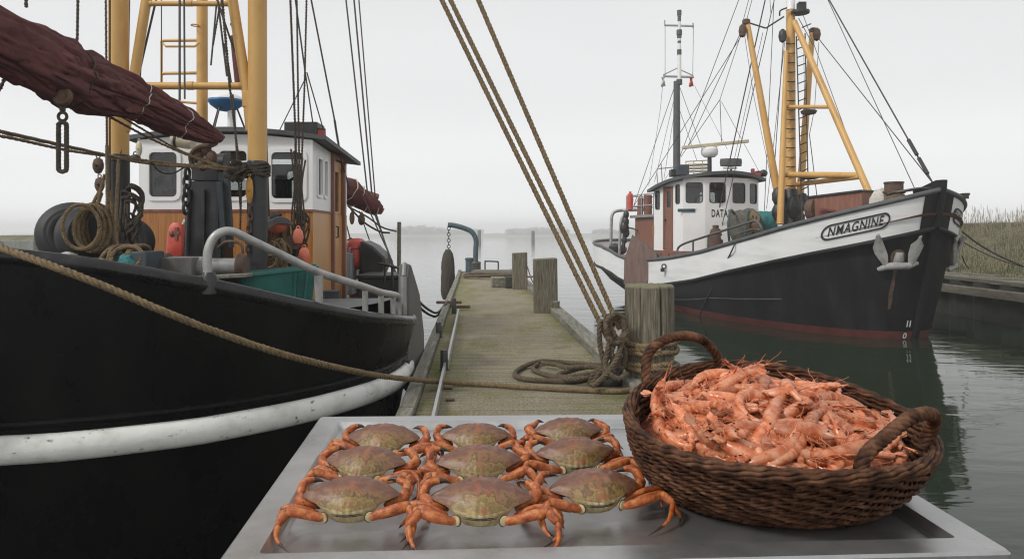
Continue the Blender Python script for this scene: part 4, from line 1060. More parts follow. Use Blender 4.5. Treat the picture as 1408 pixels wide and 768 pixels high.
# rigging: each line a part of the boat
def rig(pts, r, m='wire', n=6, name='rigging_line', par=None):
    mb = MB(); mb.tube(pts, r, n); return mb.build(name, M[m], par or LBT)
def rope_rig(pts, r, m='rope', name='rigging_rope'):
    mb = MB(); mb.rope(pts, r, step=.03); return mb.build(name, M[m], LBT)
for (x0, y0, x1, y1, Ya, Yb, r, m) in [
    (144, -200, 148, 345, 6.8, 6.85, .013, 'rope_dark'), (151, -200, 151, 340, 6.82, 6.82, .010, 'rope_dark'),
    (181, -200, 176, 105, 7.1, 7.1, .010, 'wire'), (224, -40, 160, 235, 7.3, 6.9, .012, 'wire'), (199, 0, 192, 120, 7.1, 7.1, .008, 'wire'),
    (222, -200, 222, 140, 8.6, 8.6, .007, 'wire'), (247, -200, 247, 138, 6.6, 6.5, .011, 'wire'), (252, -200, 254, 136, 6.6, 6.5, .009, 'wire'),
    (300, -60, 316, 120, 6.9, 6.9, .016, 'rope_dark'), (316, 120, 329, 228, 6.9, 6.9, .014, 'rope_dark'), (292, -60, 312, 105, 6.95, 6.95, .010, 'wire'), (290, 90, 300, -20, 7.0, 7.0, .009, 'wire'), (302, 8, 293, 62, 6.9, 6.9, .010, 'rope_dark'), (285, -40, 322, 70, 7.0, 7.0, .010, 'wire'), (312, -60, 322, 60, 7.0, 7.0, .010, 'wire'), (309, 60, 318, 115, 7.0, 7.0, .010, 'wire'),
    (388, -300, 406, 180, 7.6, 7.7, .015, 'rope_dark'), (404, -300, 410, 140, 7.6, 7.7, .013, 'rope_dark'), (426, -200, 419, 110, 7.7, 7.7, .013, 'rope_dark'), (419, 110, 411, 330, 7.7, 7.7, .013, 'rope_dark'), (406, 180, 410, 345, 7.7, 7.75, .016, 'rope_dark'), (410, 140, 414, 380, 7.7, 7.7, .013, 'rope_dark'),
    (398, -60, 419, 95, 7.8, 7.8, .009, 'wire'), (419, 95, 430, 168, 7.8, 8.7, .008, 'wire'), (422, 100, 444, 176, 7.8, 8.6, .007, 'wire'), (418, 112, 381, 186, 7.8, 8.5, .006, 'wire'),
    (424, -20, 460, 165, 9.0, 9.4, .011, 'wire'), (460, 165, 468, 215, 9.4, 9.5, .018, 'rope_dark'), (468, 215, 481, 260, 9.5, 10.5, .010, 'wire'),
    (459, -150, 508, 290, 11.8, 12.0, .013, 'wire'), (473, -150, 512, 275, 11.9, 12.0, .014, 'wire'), (481, -150, 516, 272, 11.9, 12.0, .011, 'wire'),
    (508, 290, 533, 345, 12.0, 12.0, .010, 'wire'), (512, 285, 548, 385, 12.0, 11.0, .012, 'wire'), (516, 290, 543, 378, 12.0, 11.0, .012, 'wire'), (497, 265, 540, 360, 11.5, 11.5, .009, 'wire'), (494, 290, 508, 330, 12, 12, .010, 'wire'), (474, 300, 482, 330, 11, 11, .010, 'wire'),
    (365, 150, 371, 330, 7.6, 7.6, .010, 'wire'), (320, 130, 331, 290, 7.2, 7.2, .010, 'wire'), (332, 245, 330, 330, 7.1, 7.1, .012, 'rope_dark'),
    (108, -60, 106, 70, 5.3, 5.3, .013, 'rope_dark'), (36, -60, 36, 10, 5.0, 5.0, .015, 'rope_dark')]:
    (rope_rig([at(x0, y0, Ya), at(x1, y1, Yb)], r, m) if m != 'wire' else rig([at(x0, y0, Ya), at((x0 + x1) / 2, (y0 + y1) / 2, (Ya + Yb) / 2), at(x1, y1, Yb)], r))
rope_rig(smooth([at(-80, 165, 4.4), at(0, 181, 5.0), at(100, 203, 5.9), at(200, 224, 6.5), at(290, 231, 6.8), at(340, 236, 6.9)], 8), .017)
rope_rig(smooth([at(-80, 180, 4.4), at(0, 187, 5.0), at(100, 208, 5.9), at(180, 218, 6.4), at(250, 226, 6.7), at(335, 231, 6.9)], 8), .014)
rope_rig(smooth([at(98, 130, 5.25), at(150, 160, 5.9), at(210, 192, 6.4), at(270, 218, 6.75), at(335, 240, 6.9)], 8), .013)
rope_rig(smooth([at(150, 150, 6.0), at(200, 180, 6.4), at(250, 208, 6.7), at(310, 230, 6.9)], 8), .012)
rope_rig(smooth([at(207, 222, 6.5), at(220, 236, 6.6), at(238, 238, 6.7), at(255, 229, 6.75)], 8), .008, 'rope_dark')
rope_rig(smooth([at(-30, 150, 4.6), at(-4, 128, 4.8), at(10, 100, 4.9)], 8), .014, 'rope_dark')
# knot where they meet the gantry post
kt = MB(); rs = random.Random(31); kc = at(326, 236, 6.88)
for i in range(7):
    a = V((rs.gauss(0, 1), rs.gauss(0, .4), rs.gauss(0, 1))).normalized(); b = a.cross(V((rs.gauss(0, .3), 1, rs.gauss(0, .3)))).normalized()
    kt.rope([kc + V((rs.uniform(-.04, .04), rs.uniform(-.03, .03), rs.uniform(-.03, .03))) + a * .085 * rs.uniform(.6, 1.1) * math.cos(q * 2 * PI / 18) + b * .075 * rs.uniform(.95, 1.05) * math.sin(q * 2 * PI / 18) for q in range(18)], .014, step=.014, closed=True)
kt.build('rope_knot', M['rope_dark'], LBT)
kt = MB(); kc = at(354, 233, 6.98)
for i in range(5): kt.rope([kc + V((.112 * math.cos(q * PI / 9), .112 * math.sin(q * PI / 9), -.06 + i * .026 + .012 * math.sin(q + i))) for q in range(18)], .013, step=.014, closed=True)
kt.build('rope_lashing', M['rope_dark'], LBT)
# hanging bundle of loops on the roped line (x = 405..420)
kt = MB(); rs = random.Random(17)
for i in range(9):
    kc = at(409 + rs.uniform(-6, 8), rs.uniform(300, 372), 7.7); l = rs.uniform(.12, .26)
    kt.rope([kc + V((.045 * math.cos(q * PI / 9) + .02 * math.sin(q), .04 * math.sin(q), l * math.sin(q * PI / 9))) for q in range(18)], .013, step=.018, closed=True)
for i in range(6):
    x0 = 400 + i * 4
    kt.rope(smooth([at(x0, 205 + i * 3, 7.68), at(405 + i * 2, 255, 7.66), at(401 + i * 3.5, 300, 7.66), at(406 + i * 2, 345, 7.7), at(404 + i * 3, 378, 7.7)], 5), .012, step=.02)
tag(kt.build('rope_bundle', M['rope_dark']), 'bundle of brown ropes hanging before the wheelhouse window and wood panel', 'rope')
# chain and blocks on the gantry
def chain(name, a, b, n, r, m, par=None):
    mb = MB(); a, b = V(a), V(b)
    for i in range(n):
        c = a.lerp(b, (i + .5) / n); q = (b - a).length / n
        prof = [(math.cos(t * 2 * PI / 16) * q * .36, math.sin(t * 2 * PI / 16) * q * .66) for t in range(16)]
        mb.tube([c + (V((u, 0, v)) if i % 2 else V((u * .25, u, v))) for u, v in prof], r, 6, closed=True)
    return mb.build(name, M[m], par or LBT)
chain('chain', at(258, 232, 6.9), at(255, 292, 6.9), 5, .016, 'black_metal'); chain('chain', at(345, 285, 6.9), at(340, 345, 6.9), 7, .011, 'rust')
def block(px, py, Y, sx, sz, m, nm='pulley_block'):
    c = at(px, py, Y); mb = MB(); mb.lathe([(.02, -.5), (.3, -.42), (.5, -.15), (.52, .1), (.4, .38), (.12, .5)], 16, c, Matrix(((sx * 2, 0, 0), (0, sx * 1.1, 0), (0, 0, sz * 2)))); mb.torus(c + V((0, 0, sz * 1.15)), sx * .35, sx * .12, 12, 6, Matrix.Rotation(PI / 2, 3, 'X')); mb.lathe([(.1, -sx * 1.25), (.1, sx * 1.25)], 10, c, Matrix(((sx * 2, 0, 0), (0, 0, 1), (0, sx * 2, 0))) ); return mb.build(nm, M[m], LBT)
block(343, 262, 6.85, .035, .125, 'ochre_block'); block(135, 228, 6.7, .05, .075, 'rust'); block(137, 254, 6.7, .045, .07, 'rust'); block(191, 205, 6.9, .03, .075, 'cream'); block(186, 218, 6.9, .05, .04, 'black_metal'); block(497, 302, 11.6, .055, .09, 'rust'); block(484, 300, 11.4, .04, .1, 'rust')
mb = MB()
for (px, py, a) in ((272, 214, .03), (283, 205, -.03), (291, 216, .02), (279, 226, .0)): mb.ball(at(px, py, 6.9), (.055, .04, .065), 12)
mb.tube(smooth([at(266, 232, 6.9), at(262, 215, 6.88), at(272, 203, 6.86), at(290, 200, 6.88), at(298, 196, 6.92)], 6), .022, 8); mb.build('boom_fitting', M['rust'], LBT)
# black trawl gallows stand beside the posts
gs = MB(); g0 = at(287, 300, 7.25)
gs.grid([[V((g0.x + sx * w_, 7.25 + sy * d, z)) for sx, sy in ((-1, -1), (1, -1), (1, 1), (-1, 1))] for z, w_, d in ((.4, .215, .13), (1.02, .205, .125), (1.5, .185, .11), (1.82, .165, .09), (1.84, .165, .09))], closed=True)
gs.add([V((g0.x + sx * .165, 7.25 + sy * .09, 1.84)) for sx, sy in ((-1, -1), (1, -1), (1, 1), (-1, 1))], [(0, 1, 2, 3)])
for sx in (-.13, .0, .13): gs.beam((g0.x + sx * 1.35, 7.09, .45), (g0.x + sx * 1.1, 7.13, 1.76), .035, .03)
gs.box((g0.x, 7.25, 1.93), (.26, .2, .17)); gs.lathe([(.09, -.16), (.09, .16)], 16, (g0.x + .02, 7.25, 2.03), Matrix.Rotation(PI / 2, 3, 'Y')); gs.build('gallows_stand', M['black_metal'], LBT, bevel=.006)
mb = MB(); mb.beam(at(303, 250, 7.1), at(309, 335, 7.1), .07, .05); mb.beam(at(311, 225, 7.15), at(318, 340, 7.15), .06, .04); mb.build('blue_strap', M['slate'], LBT)
# winch drum and deck timber behind the rail
wd = MB(); a = at(232, 366, 6.2); b = at(330, 366, 6.2); R = Matrix.Rotation(PI / 2, 3, 'Y')
wd.lathe([(.085, 0), (.085, .30), (.07, .31), (.07, .62)], 20, V((a.x + .0, a.y, a.z)), R); wn_ = wd.build('winch_drum', M['grey_metal'], LBT)
mb = MB(); mb.lathe([(.11, .60), (.11, .63), (.09, .66)], 20, a, R); mb.build('drum_flange', M['rust'], wn_); mb = MB(); mb.lathe([(.115, -.04), (.115, .0)], 20, a, R); mb.build('drum_flange', M['rust'], wn_)
mb = MB(); c = at(245, 367, 6.15); mb.box((c.x, c.y, c.z), (.34, .24, .17)); mb.build('winch_housing', M['board_grey'], LBT, bevel=.01)
mb = MB(); mb.beam(at(212, 384, 6.0), at(344, 378, 6.0), .16, .03); mb.beam(at(255, 396, 5.9), at(300, 394, 5.9), .2, .14); mb.build('deck_timber', M['timber'], LBT, bevel=.006)
mb = MB(); mb.beam(at(300, 392, 6.2), at(345, 388, 6.2), .2, .12); mb.build('deck_box', M['black_metal'], LBT)
mb = MB(); mb.tube(smooth([at(300, 340, 6.5), at(312, 332, 6.45), at(330, 335, 6.4), at(334, 350, 6.4), at(330, 372, 6.4)], 6), .013, 8); mb.build('hoop', M['rust'], LBT)

# mizzen with furled sail astern
mz = smooth([at(440, 250, 11.2), at(468, 257, 11.5), at(490, 270, 11.8), at(512, 283, 12.0), at(523, 288, 12.1)], 8); fr = frames(mz); rows = []
for i, (p, (t_, a, b)) in enumerate(zip(mz, fr)):
    f = i / (len(mz) - 1); r = interp(f, [(0, .17), (.4, .19), (.8, .14), (1, .08)])
    rows.append([p + (a * math.cos(2 * PI * k / 28) + b * math.sin(2 * PI * k / 28)) * r * (1 + .22 * noise.noise((math.cos(2 * PI * k / 28) * 2, math.sin(2 * PI * k / 28) * 2, f * 6))) for k in range(28)])
mb = MB(); mb.tube([at(455, 245, 11.9), at(500, 266, 12.1), at(520, 271, 12.2)], [.06, .07, .055], 12); mb.tube([at(500, 268, 12.1), at(515, 284, 12.1), at(526, 291, 12.15)], [.05, .07, .06], 10); bm_ = mb.build('mizzen_boom', M['wood_brown'], LBT)
mb = MB(); mb.grid(rows, closed=True); mb.add(rows[-1], [tuple(range(28))]); mb.build('furled_mizzen', M['sail'], bm_, sharp=80)
mb = MB(); rs = random.Random(2)
for i in range(5):
    q = 6 + i * 5; mb.tube([v + (v - mz[min(q, len(mz) - 1)]) * .05 + V((.1 * math.sin(k * .5 + i), 0, 0)) * .4 for k, v in enumerate(rows[min(q, len(rows) - 1)][::2])], .008, 5, closed=True)
mb.build('sail_tie', M['cream'], bm_)
# stern gear: black hooded locker, box, rail, post
sb = MB()
prof = [(495, 330), (512, 338), (530, 354), (529, 366), (520, 386), (500, 386), (494, 370)]
sb.prism([(q[0], q[1]) for q in prof], lambda u, v, d: at(u, v, 10.6) + V((-.09 * d, d, 0)), 0, 1.2)
sb.build('stern_hood', M['tarp'], LBT, bevel=.04)
mb = MB(); b0 = at(525, 404, 9.6); mb.box((b0.x - .02, 9.9, b0.z), (.55, .8, .42)); mb.box((b0.x - .02, 9.9, b0.z + .23), (.6, .86, .05)); mb.build('stern_locker', M['tarp'], LBT, bevel=.015)
mb = MB(); mb.tube(smooth([at(520, 362, 9.3), at(535, 365, 9.2), at(551, 369, 9.1)], 4), .018, 8); mb.tube([at(539, 365, 9.2), at(540, 395, 9.2)], .016, 8); mb.tube([at(529, 364, 9.3), at(529, 392, 9.3)], .014, 8); mb.build('stern_rail', M['black_metal'], LBT)
mb = MB(); mb.tube([at(548.5, 392, 10.2), at(549, 305, 10.2)], .028, 10); mb.build('stern_pole', M['timber'], LBT)
rig(smooth([at(481, 285, 10.8), at(505, 298, 10.8), at(525, 312, 10.8), at(545, 318, 10.6)], 5), .012)
mb = MB(); mb.tube(smooth([at(478, 282, 10.6), at(500, 305, 10.6), at(522, 318, 10.6), at(536, 320, 10.6)], 5), .014, 6); mb.build('sheet_rope', M['wire'], LBT)

# ------------------------------------------------------------------ loose gear on the trawler
for i, (px, py, Y, R_, r, rz, lab) in enumerate(((100, 322, 6.4, .165, .115, .5, 'big black tyre fender leaning outermost by the ochre post'), (122, 326, 6.15, .15, .11, .9, 'big black tyre fender behind the hanging rope coil'), (176, 333, 6.9, .13, .10, .3, 'black tyre fender standing behind the black post sleeve'))):
    c = at(px, py, Y); t = thing('tyre_fender', lab, 'tyre', tuple(c), 'tyre fenders on the trawler')
    rot = Matrix.Rotation(rz, 3, 'Z') @ Matrix.Rotation(PI / 2 - .15, 3, 'X')
    mb = MB(); prof = []
    for k in range(20):
        a = 2 * PI * k / 20; q = r * (1 + .12 * math.cos(4 * a)); prof.append((R_ + q * math.cos(a) * .95, q * math.sin(a) * .95))
    mb.lathe(prof, 40, c, rot, closed=True); mb.build('tread', M['rubber'], t, sharp=60)
    mb = MB(); mb.torus(c, R_ - r * .62, .018, 30, 8, rot, sz=4.0); mb.build('inner_rim', M['black_metal'], t)
    mb = MB()
    for sgn in (-1, 1): mb.lathe([(R_ + .02, sgn * r * .96), (R_ + .035, sgn * r * .985), (R_ + .05, sgn * r * .94)], 36, c, rot)
    mb.build('bead', M['rubber'], t)
rc = MB(); rs = random.Random(6); c = at(129, 313, 5.95)
for i in range(9):
    a_, b_ = .105 + rs.uniform(-.02, .02), .18 + rs.uniform(-.03, .02); o_ = V((rs.uniform(-.035, .035), -.03 * i + .1, rs.uniform(-.02, .02)))
    rc.rope([c + o_ + V((a_ * math.cos(q * PI / 12), .35 * a_ * math.cos(q * PI / 12), b_ * math.sin(q * PI / 12))) for q in range(24)], .0165, step=.018, closed=True)
for x0, y0, x1, y1 in ((137, 262, 122, 290), (140, 265, 132, 290), (144, 240, 133, 285), (150, 262, 162, 340), (147, 200, 148, 344), (163, 220, 158, 330)): rc.rope([at(x0, y0, 5.98), at(x1, y1, 5.95)], .015, step=.018)
tag(rc.build('rope_coil', M['rope']), 'tan rope coil hung against a black tyre by the ochre post', 'rope')
rc = MB(); rs = random.Random(9)
for i in range(9):
    c = at(180 + rs.uniform(-8, 6), 297 + rs.uniform(-14, 30), 6.7); l = rs.uniform(.14, .26)
    rc.rope([c + V((.06 * math.cos(q * PI / 10) + .02 * math.sin(q * .7), .04 * math.sin(q), l * math.sin(q * PI / 10))) for q in range(20)], .013, step=.018, closed=True)
tag(rc.build('rope_coil', M['rope_dark']), 'dark tangled rope loops hanging between the ochre post and wheelhouse', 'rope')
# box with rope and cloth behind the rail
bx = thing('deck_crate', 'dark slate crate with rope wrapped over one end behind the rail', 'crate', tuple(at(160, 372, 6.0)))
mb = MB(); a = at(104, 355, 6.1); b = at(193, 356, 6.1)
mb.box((lerp(a.x, b.x, .5), 6.15, 1.06), (b.x - a.x, .34, .13)); mb.box((lerp(a.x, b.x, .5), 6.15, .93), (b.x - a.x + .05, .38, .12)); mb.build('crate_body', M['slate'], bx, bevel=.012)
mb = MB(); c = at(203, 361, 5.95); mb.box(c, (.135, .3, .19)); mb.build('crate_end', M['slate'], bx, bevel=.012)
rw = MB(); rs = random.Random(1)
for px in (160, 164, 169, 173, 190, 193):
    c = at(px, 358, 6.0); rw.rope([c + V((.02 * math.sin(q * .8 + px), .20 * math.cos(q * PI / 10), .125 * math.sin(q * PI / 10))) for q in range(20)], .018, step=.018, closed=True)
rw.rope(smooth([at(163, 342, 5.85), at(175, 339, 5.85), at(188, 340, 5.85), at(196, 350, 5.82), at(187, 368, 5.8)], 6), .018, step=.018)
tag(rw.build('rope_coil', M['rope']), 'tan rope wrapped around a slate crate behind the black rail', 'rope')
def cloth(c, rx, ry, rz, seed, mname):
    mb = MB(); rows = []
    for i in range(13):
        th = PI * i / 12
        rows.append([V(c) + V((rx * math.sin(th) * math.cos(2 * PI * k / 24), ry * math.sin(th) * math.sin(2 * PI * k / 24), rz * math.cos(th))) * (1 + .28 * noise.noise((math.sin(th) * math.cos(2 * PI * k / 24) * 1.8 + seed, math.sin(th) * math.sin(2 * PI * k / 24) * 1.8, math.cos(th) * 1.8))) for k in range(24)])
    mb.grid(rows, closed=True); return mb
tag(cloth(at(178, 361, 5.85), .09, .09, .075, 2, 'teal').build('folded_cloth', M['net_teal']), 'teal bundled netting tucked under rope on the slate crate', 'net')
tag(cloth(at(133, 362, 5.8), .10, .08, .04, 5, 'grey').build('folded_cloth', M['cloth_white']), 'pale grey netting bundle lying against the slate crate', 'net')
tag(cloth(at(94, 352, 5.9), .07, .07, .035, 9, 'white').build('rag', M['cloth_white']), 'crumpled white rag by the slate crate and black tyre', 'rag')
# red canister
rc_ = thing('red_canister', 'red plastic canister standing against the brown wheelhouse panel', 'canister', tuple(at(244, 354, 7.9)))
c = at(244, 354, 7.9); zc = c.z; mb = MB()
rows = []
for z, wx, wy in ((0, .088, .06), (.02, .098, .07), (.14, .096, .07), (.28, .085, .065), (.345, .07, .055), (.378, .045, .04)):
    rows.append([V((c.x + u, c.y + v, zc + z)) for u, v in rrect(-wx, -wy, wx, wy, .03, 4)])
mb.grid(rows, closed=True); mb.add(rows[-1], [tuple(range(len(rows[-1])))]); mb.add(rows[0], [tuple(range(len(rows[0])))]); mb.build('canister_body', M['red'], rc_)
mb = MB(); mb.box((c.x + .02, c.y - .068, zc + .26), (.03, .02, .14)); mb.box((c.x, c.y - .07, zc + .27), (.11, .018, .03)); mb.ball((c.x - .03, c.y - .07, zc + .26), (.03, .015, .035), 10); mb.build('strap', M['wood_brown'], rc_)
mb = MB(); mb.lathe([(.02, 0), (.02, .05), (.028, .055), (.028, .08)], 12, (c.x + .045, c.y, zc + .34), Matrix.Rotation(.7, 3, 'Y')); mb.build('spout', M['cream'], rc_)
# green tub
tb = thing('green_tub', 'green plastic fish tub with worn edges behind the pipe rail', 'tub', tuple(at(385, 410, 6.3)))
def tubp(u, v, z, k):    # u along, v across
    ax = V((.93, .25, .0)); ay = V((-.25, .93, 0)); o_ = at(383, 400, 6.35); o_.z = 0
    return o_ + ax * u * k + ay * v * k + V((0, 0, z + .10 * u))
L_, D_ = .33, .23
def tub_ring(z, k, ins=0): return [tubp(u, v, z, k) for u, v in rrect(-L_ + ins, -D_ + ins, L_ - ins, D_ - ins, .05, 4)]
mb = MB(); mb.grid([tub_ring(.62, .86), tub_ring(.98, 1.0), tub_ring(.985, 1.06), tub_ring(1.01, 1.07), tub_ring(1.015, 1.06), tub_ring(1.015, 1.0), tub_ring(.98, .985), tub_ring(.66, .85)], closed=True)
mb.add(tub_ring(.66, .85), [tuple(range(20))]); mb.build('tub_body', M['teal'], tb, sharp=30)
for u in (.16, .26, -.28):
    q = MB(); pts = [tubp(u, -D_ - .012, .66, .88), tubp(u, -D_ - .012, .97, 1.0)]; q.beam(pts[0], pts[1], .022, .022, up=(0, 1, 0)); q.build('rib', M['teal'], tb)
# buoy, cloth and gear heap behind the tub
by = thing('orange_buoy', 'faded orange buoy with a dark cap hanging before the wood panel', 'buoy', tuple(at(386, 306, 7.6)))
R = Matrix.Rotation(-.75, 3, 'Y'); c = at(383, 306, 7.6)
mb = MB(); mb.lathe([(.02, -.12), (.06, -.105), (.095, -.05), (.10, 0), (.085, .045)], 20, c, R.to_3x3() @ Matrix.Rotation(PI, 3, 'X') if False else Matrix.Rotation(.6, 3, 'Y')); mb.build('float', M['orange_buoy'], by)
mb = MB(); mb.lathe([(.088, .044), (.08, .075), (.05, .105), (.02, .115)], 20, c, Matrix.Rotation(-.75, 3, 'Y')); mb.build('cap', M['black_metal'], by)
def drape(name, px, py, Y, w_, h, seed, m, label, cat):
    mb = MB(); c = at(px, py, Y); rows = []
    for i in range(15):
        f = i / 14
        rows.append([c + V((w_ * (q / 9 - .5) * (1 + .25 * f), -.05 * math.sin(q * 1.7 + seed) - .03 * noise.noise((q * .5, f * 3, seed)), -h * f + .03 * noise.noise((q * .7, f, seed)))) for q in range(10)])
    back_ = [[v + V((0, .05, 0)) for v in r] for r in rows]
    mb.grid(rows); mb.grid(back_); mb.grid([rows[0] + rows[-1][::-1], back_[0] + back_[-1][::-1]], closed=True)
    return tag(mb.build(name, M[m], sharp=80), label, cat)
drape('canvas_bag', 386 - 2, 303, 7.75, .20, .55, 3, 'cloth_tan', 'tan canvas hanging below the buoy on the wheelhouse front', 'canvas')
drape('canvas_bag', 369, 310, 7.8, .10, .35, 6, 'orange_buoy', 'faded orange cloth hanging against the black gantry sleeve', 'cloth')
hs = MB()
for q in range(3): hs.tube(smooth([at(345, 325 + q * 5, 7.3), at(360, 312 + q * 4, 7.35), at(376, 302 + q * 3, 7.45), at(390, 300 + q * 3, 7.5), at(402, 308, 7.6)], 6), .017, 8)
tag(hs.build('grey_hose', M['board_grey']), 'grey hoses looping from the gantry sleeve to the orange buoy', 'hose')
gh = MB(); rs = random.Random(44)
for i in range(16):
    c = at(rs.uniform(366, 412), rs.uniform(340, 385), 7.2 + rs.uniform(0, .3)); a = V((rs.gauss(0, 1), rs.gauss(0, .5), rs.gauss(0, 1))).normalized(); b = a.cross(V((0, 1, .2))).normalized()
    gh.rope([c + a * rs.uniform(.08, .1) * math.cos(q * PI / 8) + b * .06 * math.sin(q * PI / 8) for q in range(16)], .013, step=.018, closed=True)
tag(gh.build('rope_heap', M['rope']), 'heap of tangled brown rope behind the green tub', 'rope')
for px, py, s_, lab in ((410, 325, .055, 'small orange float strapped high among the hanging ropes'), (418, 352, .06, 'small orange float hanging low among the ropes'), (357, 350, .06, 'orange float half hidden behind the pipe rail')):
    mb = MB(); c = at(px, py, 7.45); mb.lathe([(.015, -s_ * 1.5), (s_ * .7, -s_ * 1.2), (s_, -.2 * s_), (s_ * .8, s_), (.02, s_ * 1.5)], 16, c); mb.torus(c + V((0, 0, s_ * 1.6)), s_ * .3, .008, 10, 6, Matrix.Rotation(PI / 2, 3, 'X')); tag(mb.build('net_float', M['orange_buoy']), lab, 'float', 'small orange floats among the ropes')
mb = MB(); c = at(404, 333, 7.55); mb.lathe([(.005, -.015), (.08, -.015), (.085, 0), (.08, .015), (.005, .015)], 20, c, Matrix.Rotation(PI / 2 - .2, 3, 'X') @ Matrix.Rotation(.3, 3, 'Y')); mb.lathe([(.03, -.02), (.03, .02)], 10, c, Matrix.Rotation(PI / 2 - .2, 3, 'X')); tag(mb.build('wooden_disc', M['rust']), 'round dark disc hanging among ropes before the wood panel', 'disc')
# blue drum
dr = thing('blue_drum', 'small dark blue drum standing by the wheelhouse door', 'drum', tuple(at(455, 428, 8.2)))
c = at(455, 430, 8.0); mb = MB(); mb.lathe([(.085, 0), (.09, .01), (.09, .10), (.094, .105), (.09, .11), (.09, .22), (.094, .225), (.094, .245), (.08, .25), (.02, .245)], 20, c); mb.build('drum_body', M['slate'], dr)
mb = MB(); mb.box(c + V((.01, -.085, .13)), (.05, .012, .06)); mb.build('worn_patch', M['board_grey'], dr)
# jerrycans and orange bag behind the door
for i, (px, lab) in enumerate(((473, 'grey jerrycan strapped behind the door, next to the wheelhouse'), (482, 'grey jerrycan strapped behind the door, next to the orange bag'))):
    t = thing('jerrycan', lab, 'jerrycan', tuple(at(px, 404, 10.5 + i * .25)), 'grey jerrycans by the wheelhouse door')
    Y = 10.45 + i * .25; c = at(px + .5, 376, Y); mb = MB(); mb.box(c, (.10, .30, .60)); mb.box(c + V((0, -.155, 0)), (.06, .02, .5)); mb.build('can_body', M['grey_plastic'], t, bevel=.03)
    mb = MB(); mb.tube(smooth([c + V((0, -.10, .3)), c + V((0, -.08, .37)), c + V((0, .08, .37)), c + V((0, .1, .3))], 5), .015, 8); mb.build('handle', M['grey_plastic'], t)
    mb = MB(); mb.beam(c + V((0, -.172, -.29)), c + V((0, -.172, .29)), .02, .012, up=(0, 1, 0)); mb.build('strap', M['black_metal'], t)
og = MB(); rows = []; c = at(490, 349, 10.9)
for i in range(13):
    th = PI * i / 12
    rows.append([c + V((.155 * (abs(math.cos(q * PI / 12)) ** .6) * (1 if math.cos(q * PI / 12) > 0 else -1) * math.sin(th) ** .6, .24 * math.sin(q * PI / 12) * math.sin(th) ** .6, .235 * (abs(math.cos(th)) ** .7) * (1 if math.cos(th) > 0 else -1))) * 1.0 + V((.012 * noise.noise((i, q * .5, 2)), 0, .012 * noise.noise((q * .5, i, 5)))) for q in range(24)])
ob = thing('orange_bag', 'orange-red covered lifebuoy bag hanging beside the grey jerrycans', 'bag', tuple(c)); og.grid(rows, closed=True); og.build('bag_body', M['red'], ob, sharp=80)
mb = MB(); mb.tube([c + V((-.16, -.235, .07)), c + V((.14, -.24, .09))], .006, 6); mb.tube([c + V((-.16, -.22, .17)), c + V((-.02, -.23, .24))], .01, 6); mb.build('seam', M['rust'], ob)
mb = MB(); mb.beam(at(497, 372, 10.9), at(497, 425, 10.9), .07, .05, up=(0, 1, 0)); mb.beam(at(490, 395, 10.95), at(490, 428, 10.95), .2, .05, up=(0, 1, 0)); mb.build('bag_post', M['wood_brown'], LBT)

# otter board hung over the side
ot = thing('otter_board', 'grey wooden trawl board hung edge-on over the black hull', 'trawl board', tuple(at(566, 430, 7.5)))
bd = [(0, -.06), (0, .93), (.06, 1.04), (.18, 1.02), (.85, .70), (1.25, .25), (1.28, .02), (1.1, -.12), (.2, -.16)]
O = V((-.985, 6.75, 0)); U = V((-.01, 1, 0)).normalized()
fr = Fr(O, U)
mb = MB(); mb.prism(bd, lambda u, v, d: fr(u, v, d), -.07, .03); mb.build('board', M['board_grey'], ot, bevel=.012)
mb = MB(); mb.tube([fr(u, v, -.02) for u, v in bd[1:]], .022, 8); mb.tube([fr(0, -.06, -.02), fr(0, .93, -.02)], .03, 8); mb.build('iron_edge', M['grey_metal'], ot)
mb = MB(); mb.box(fr(.35, .35, -.09), (.06, .5, .06)); mb.tube([fr(.5, .6, -.08), fr(.4, .3, -.2), fr(.5, .0, -.08)], .018, 8); mb.box(fr(-.01, .33, -.02), (.11, .03, .07)); mb.box(fr(-.01, .12, -.02), (.11, .03, .06)); mb.build('bracket', M['rust'], ot)
# thick black warp from board to jetty cleat
for dz, lab in ((0, 'upper black mooring warp sagging from the trawler stern to the jetty cleat'), (.10, 'lower black mooring warp sagging from the trawler stern to the jetty cleat')):
    r = MB(); e = jr(13.0, .08, .12); s_ = at(553, 376 + dz * 30, 8.9); r.tube(smooth([s_, at(565, 398 + dz * 60, 9.6), at(578, 416 + dz * 70, 10.6), at(592, 427 + dz * 60, 11.6), at(602, 429 + dz * 40, 12.4), e], 8), .020, 8)
    tag(r.build('mooring_warp', M['black_metal']), lab, 'rope', 'black warps between trawler and jetty')

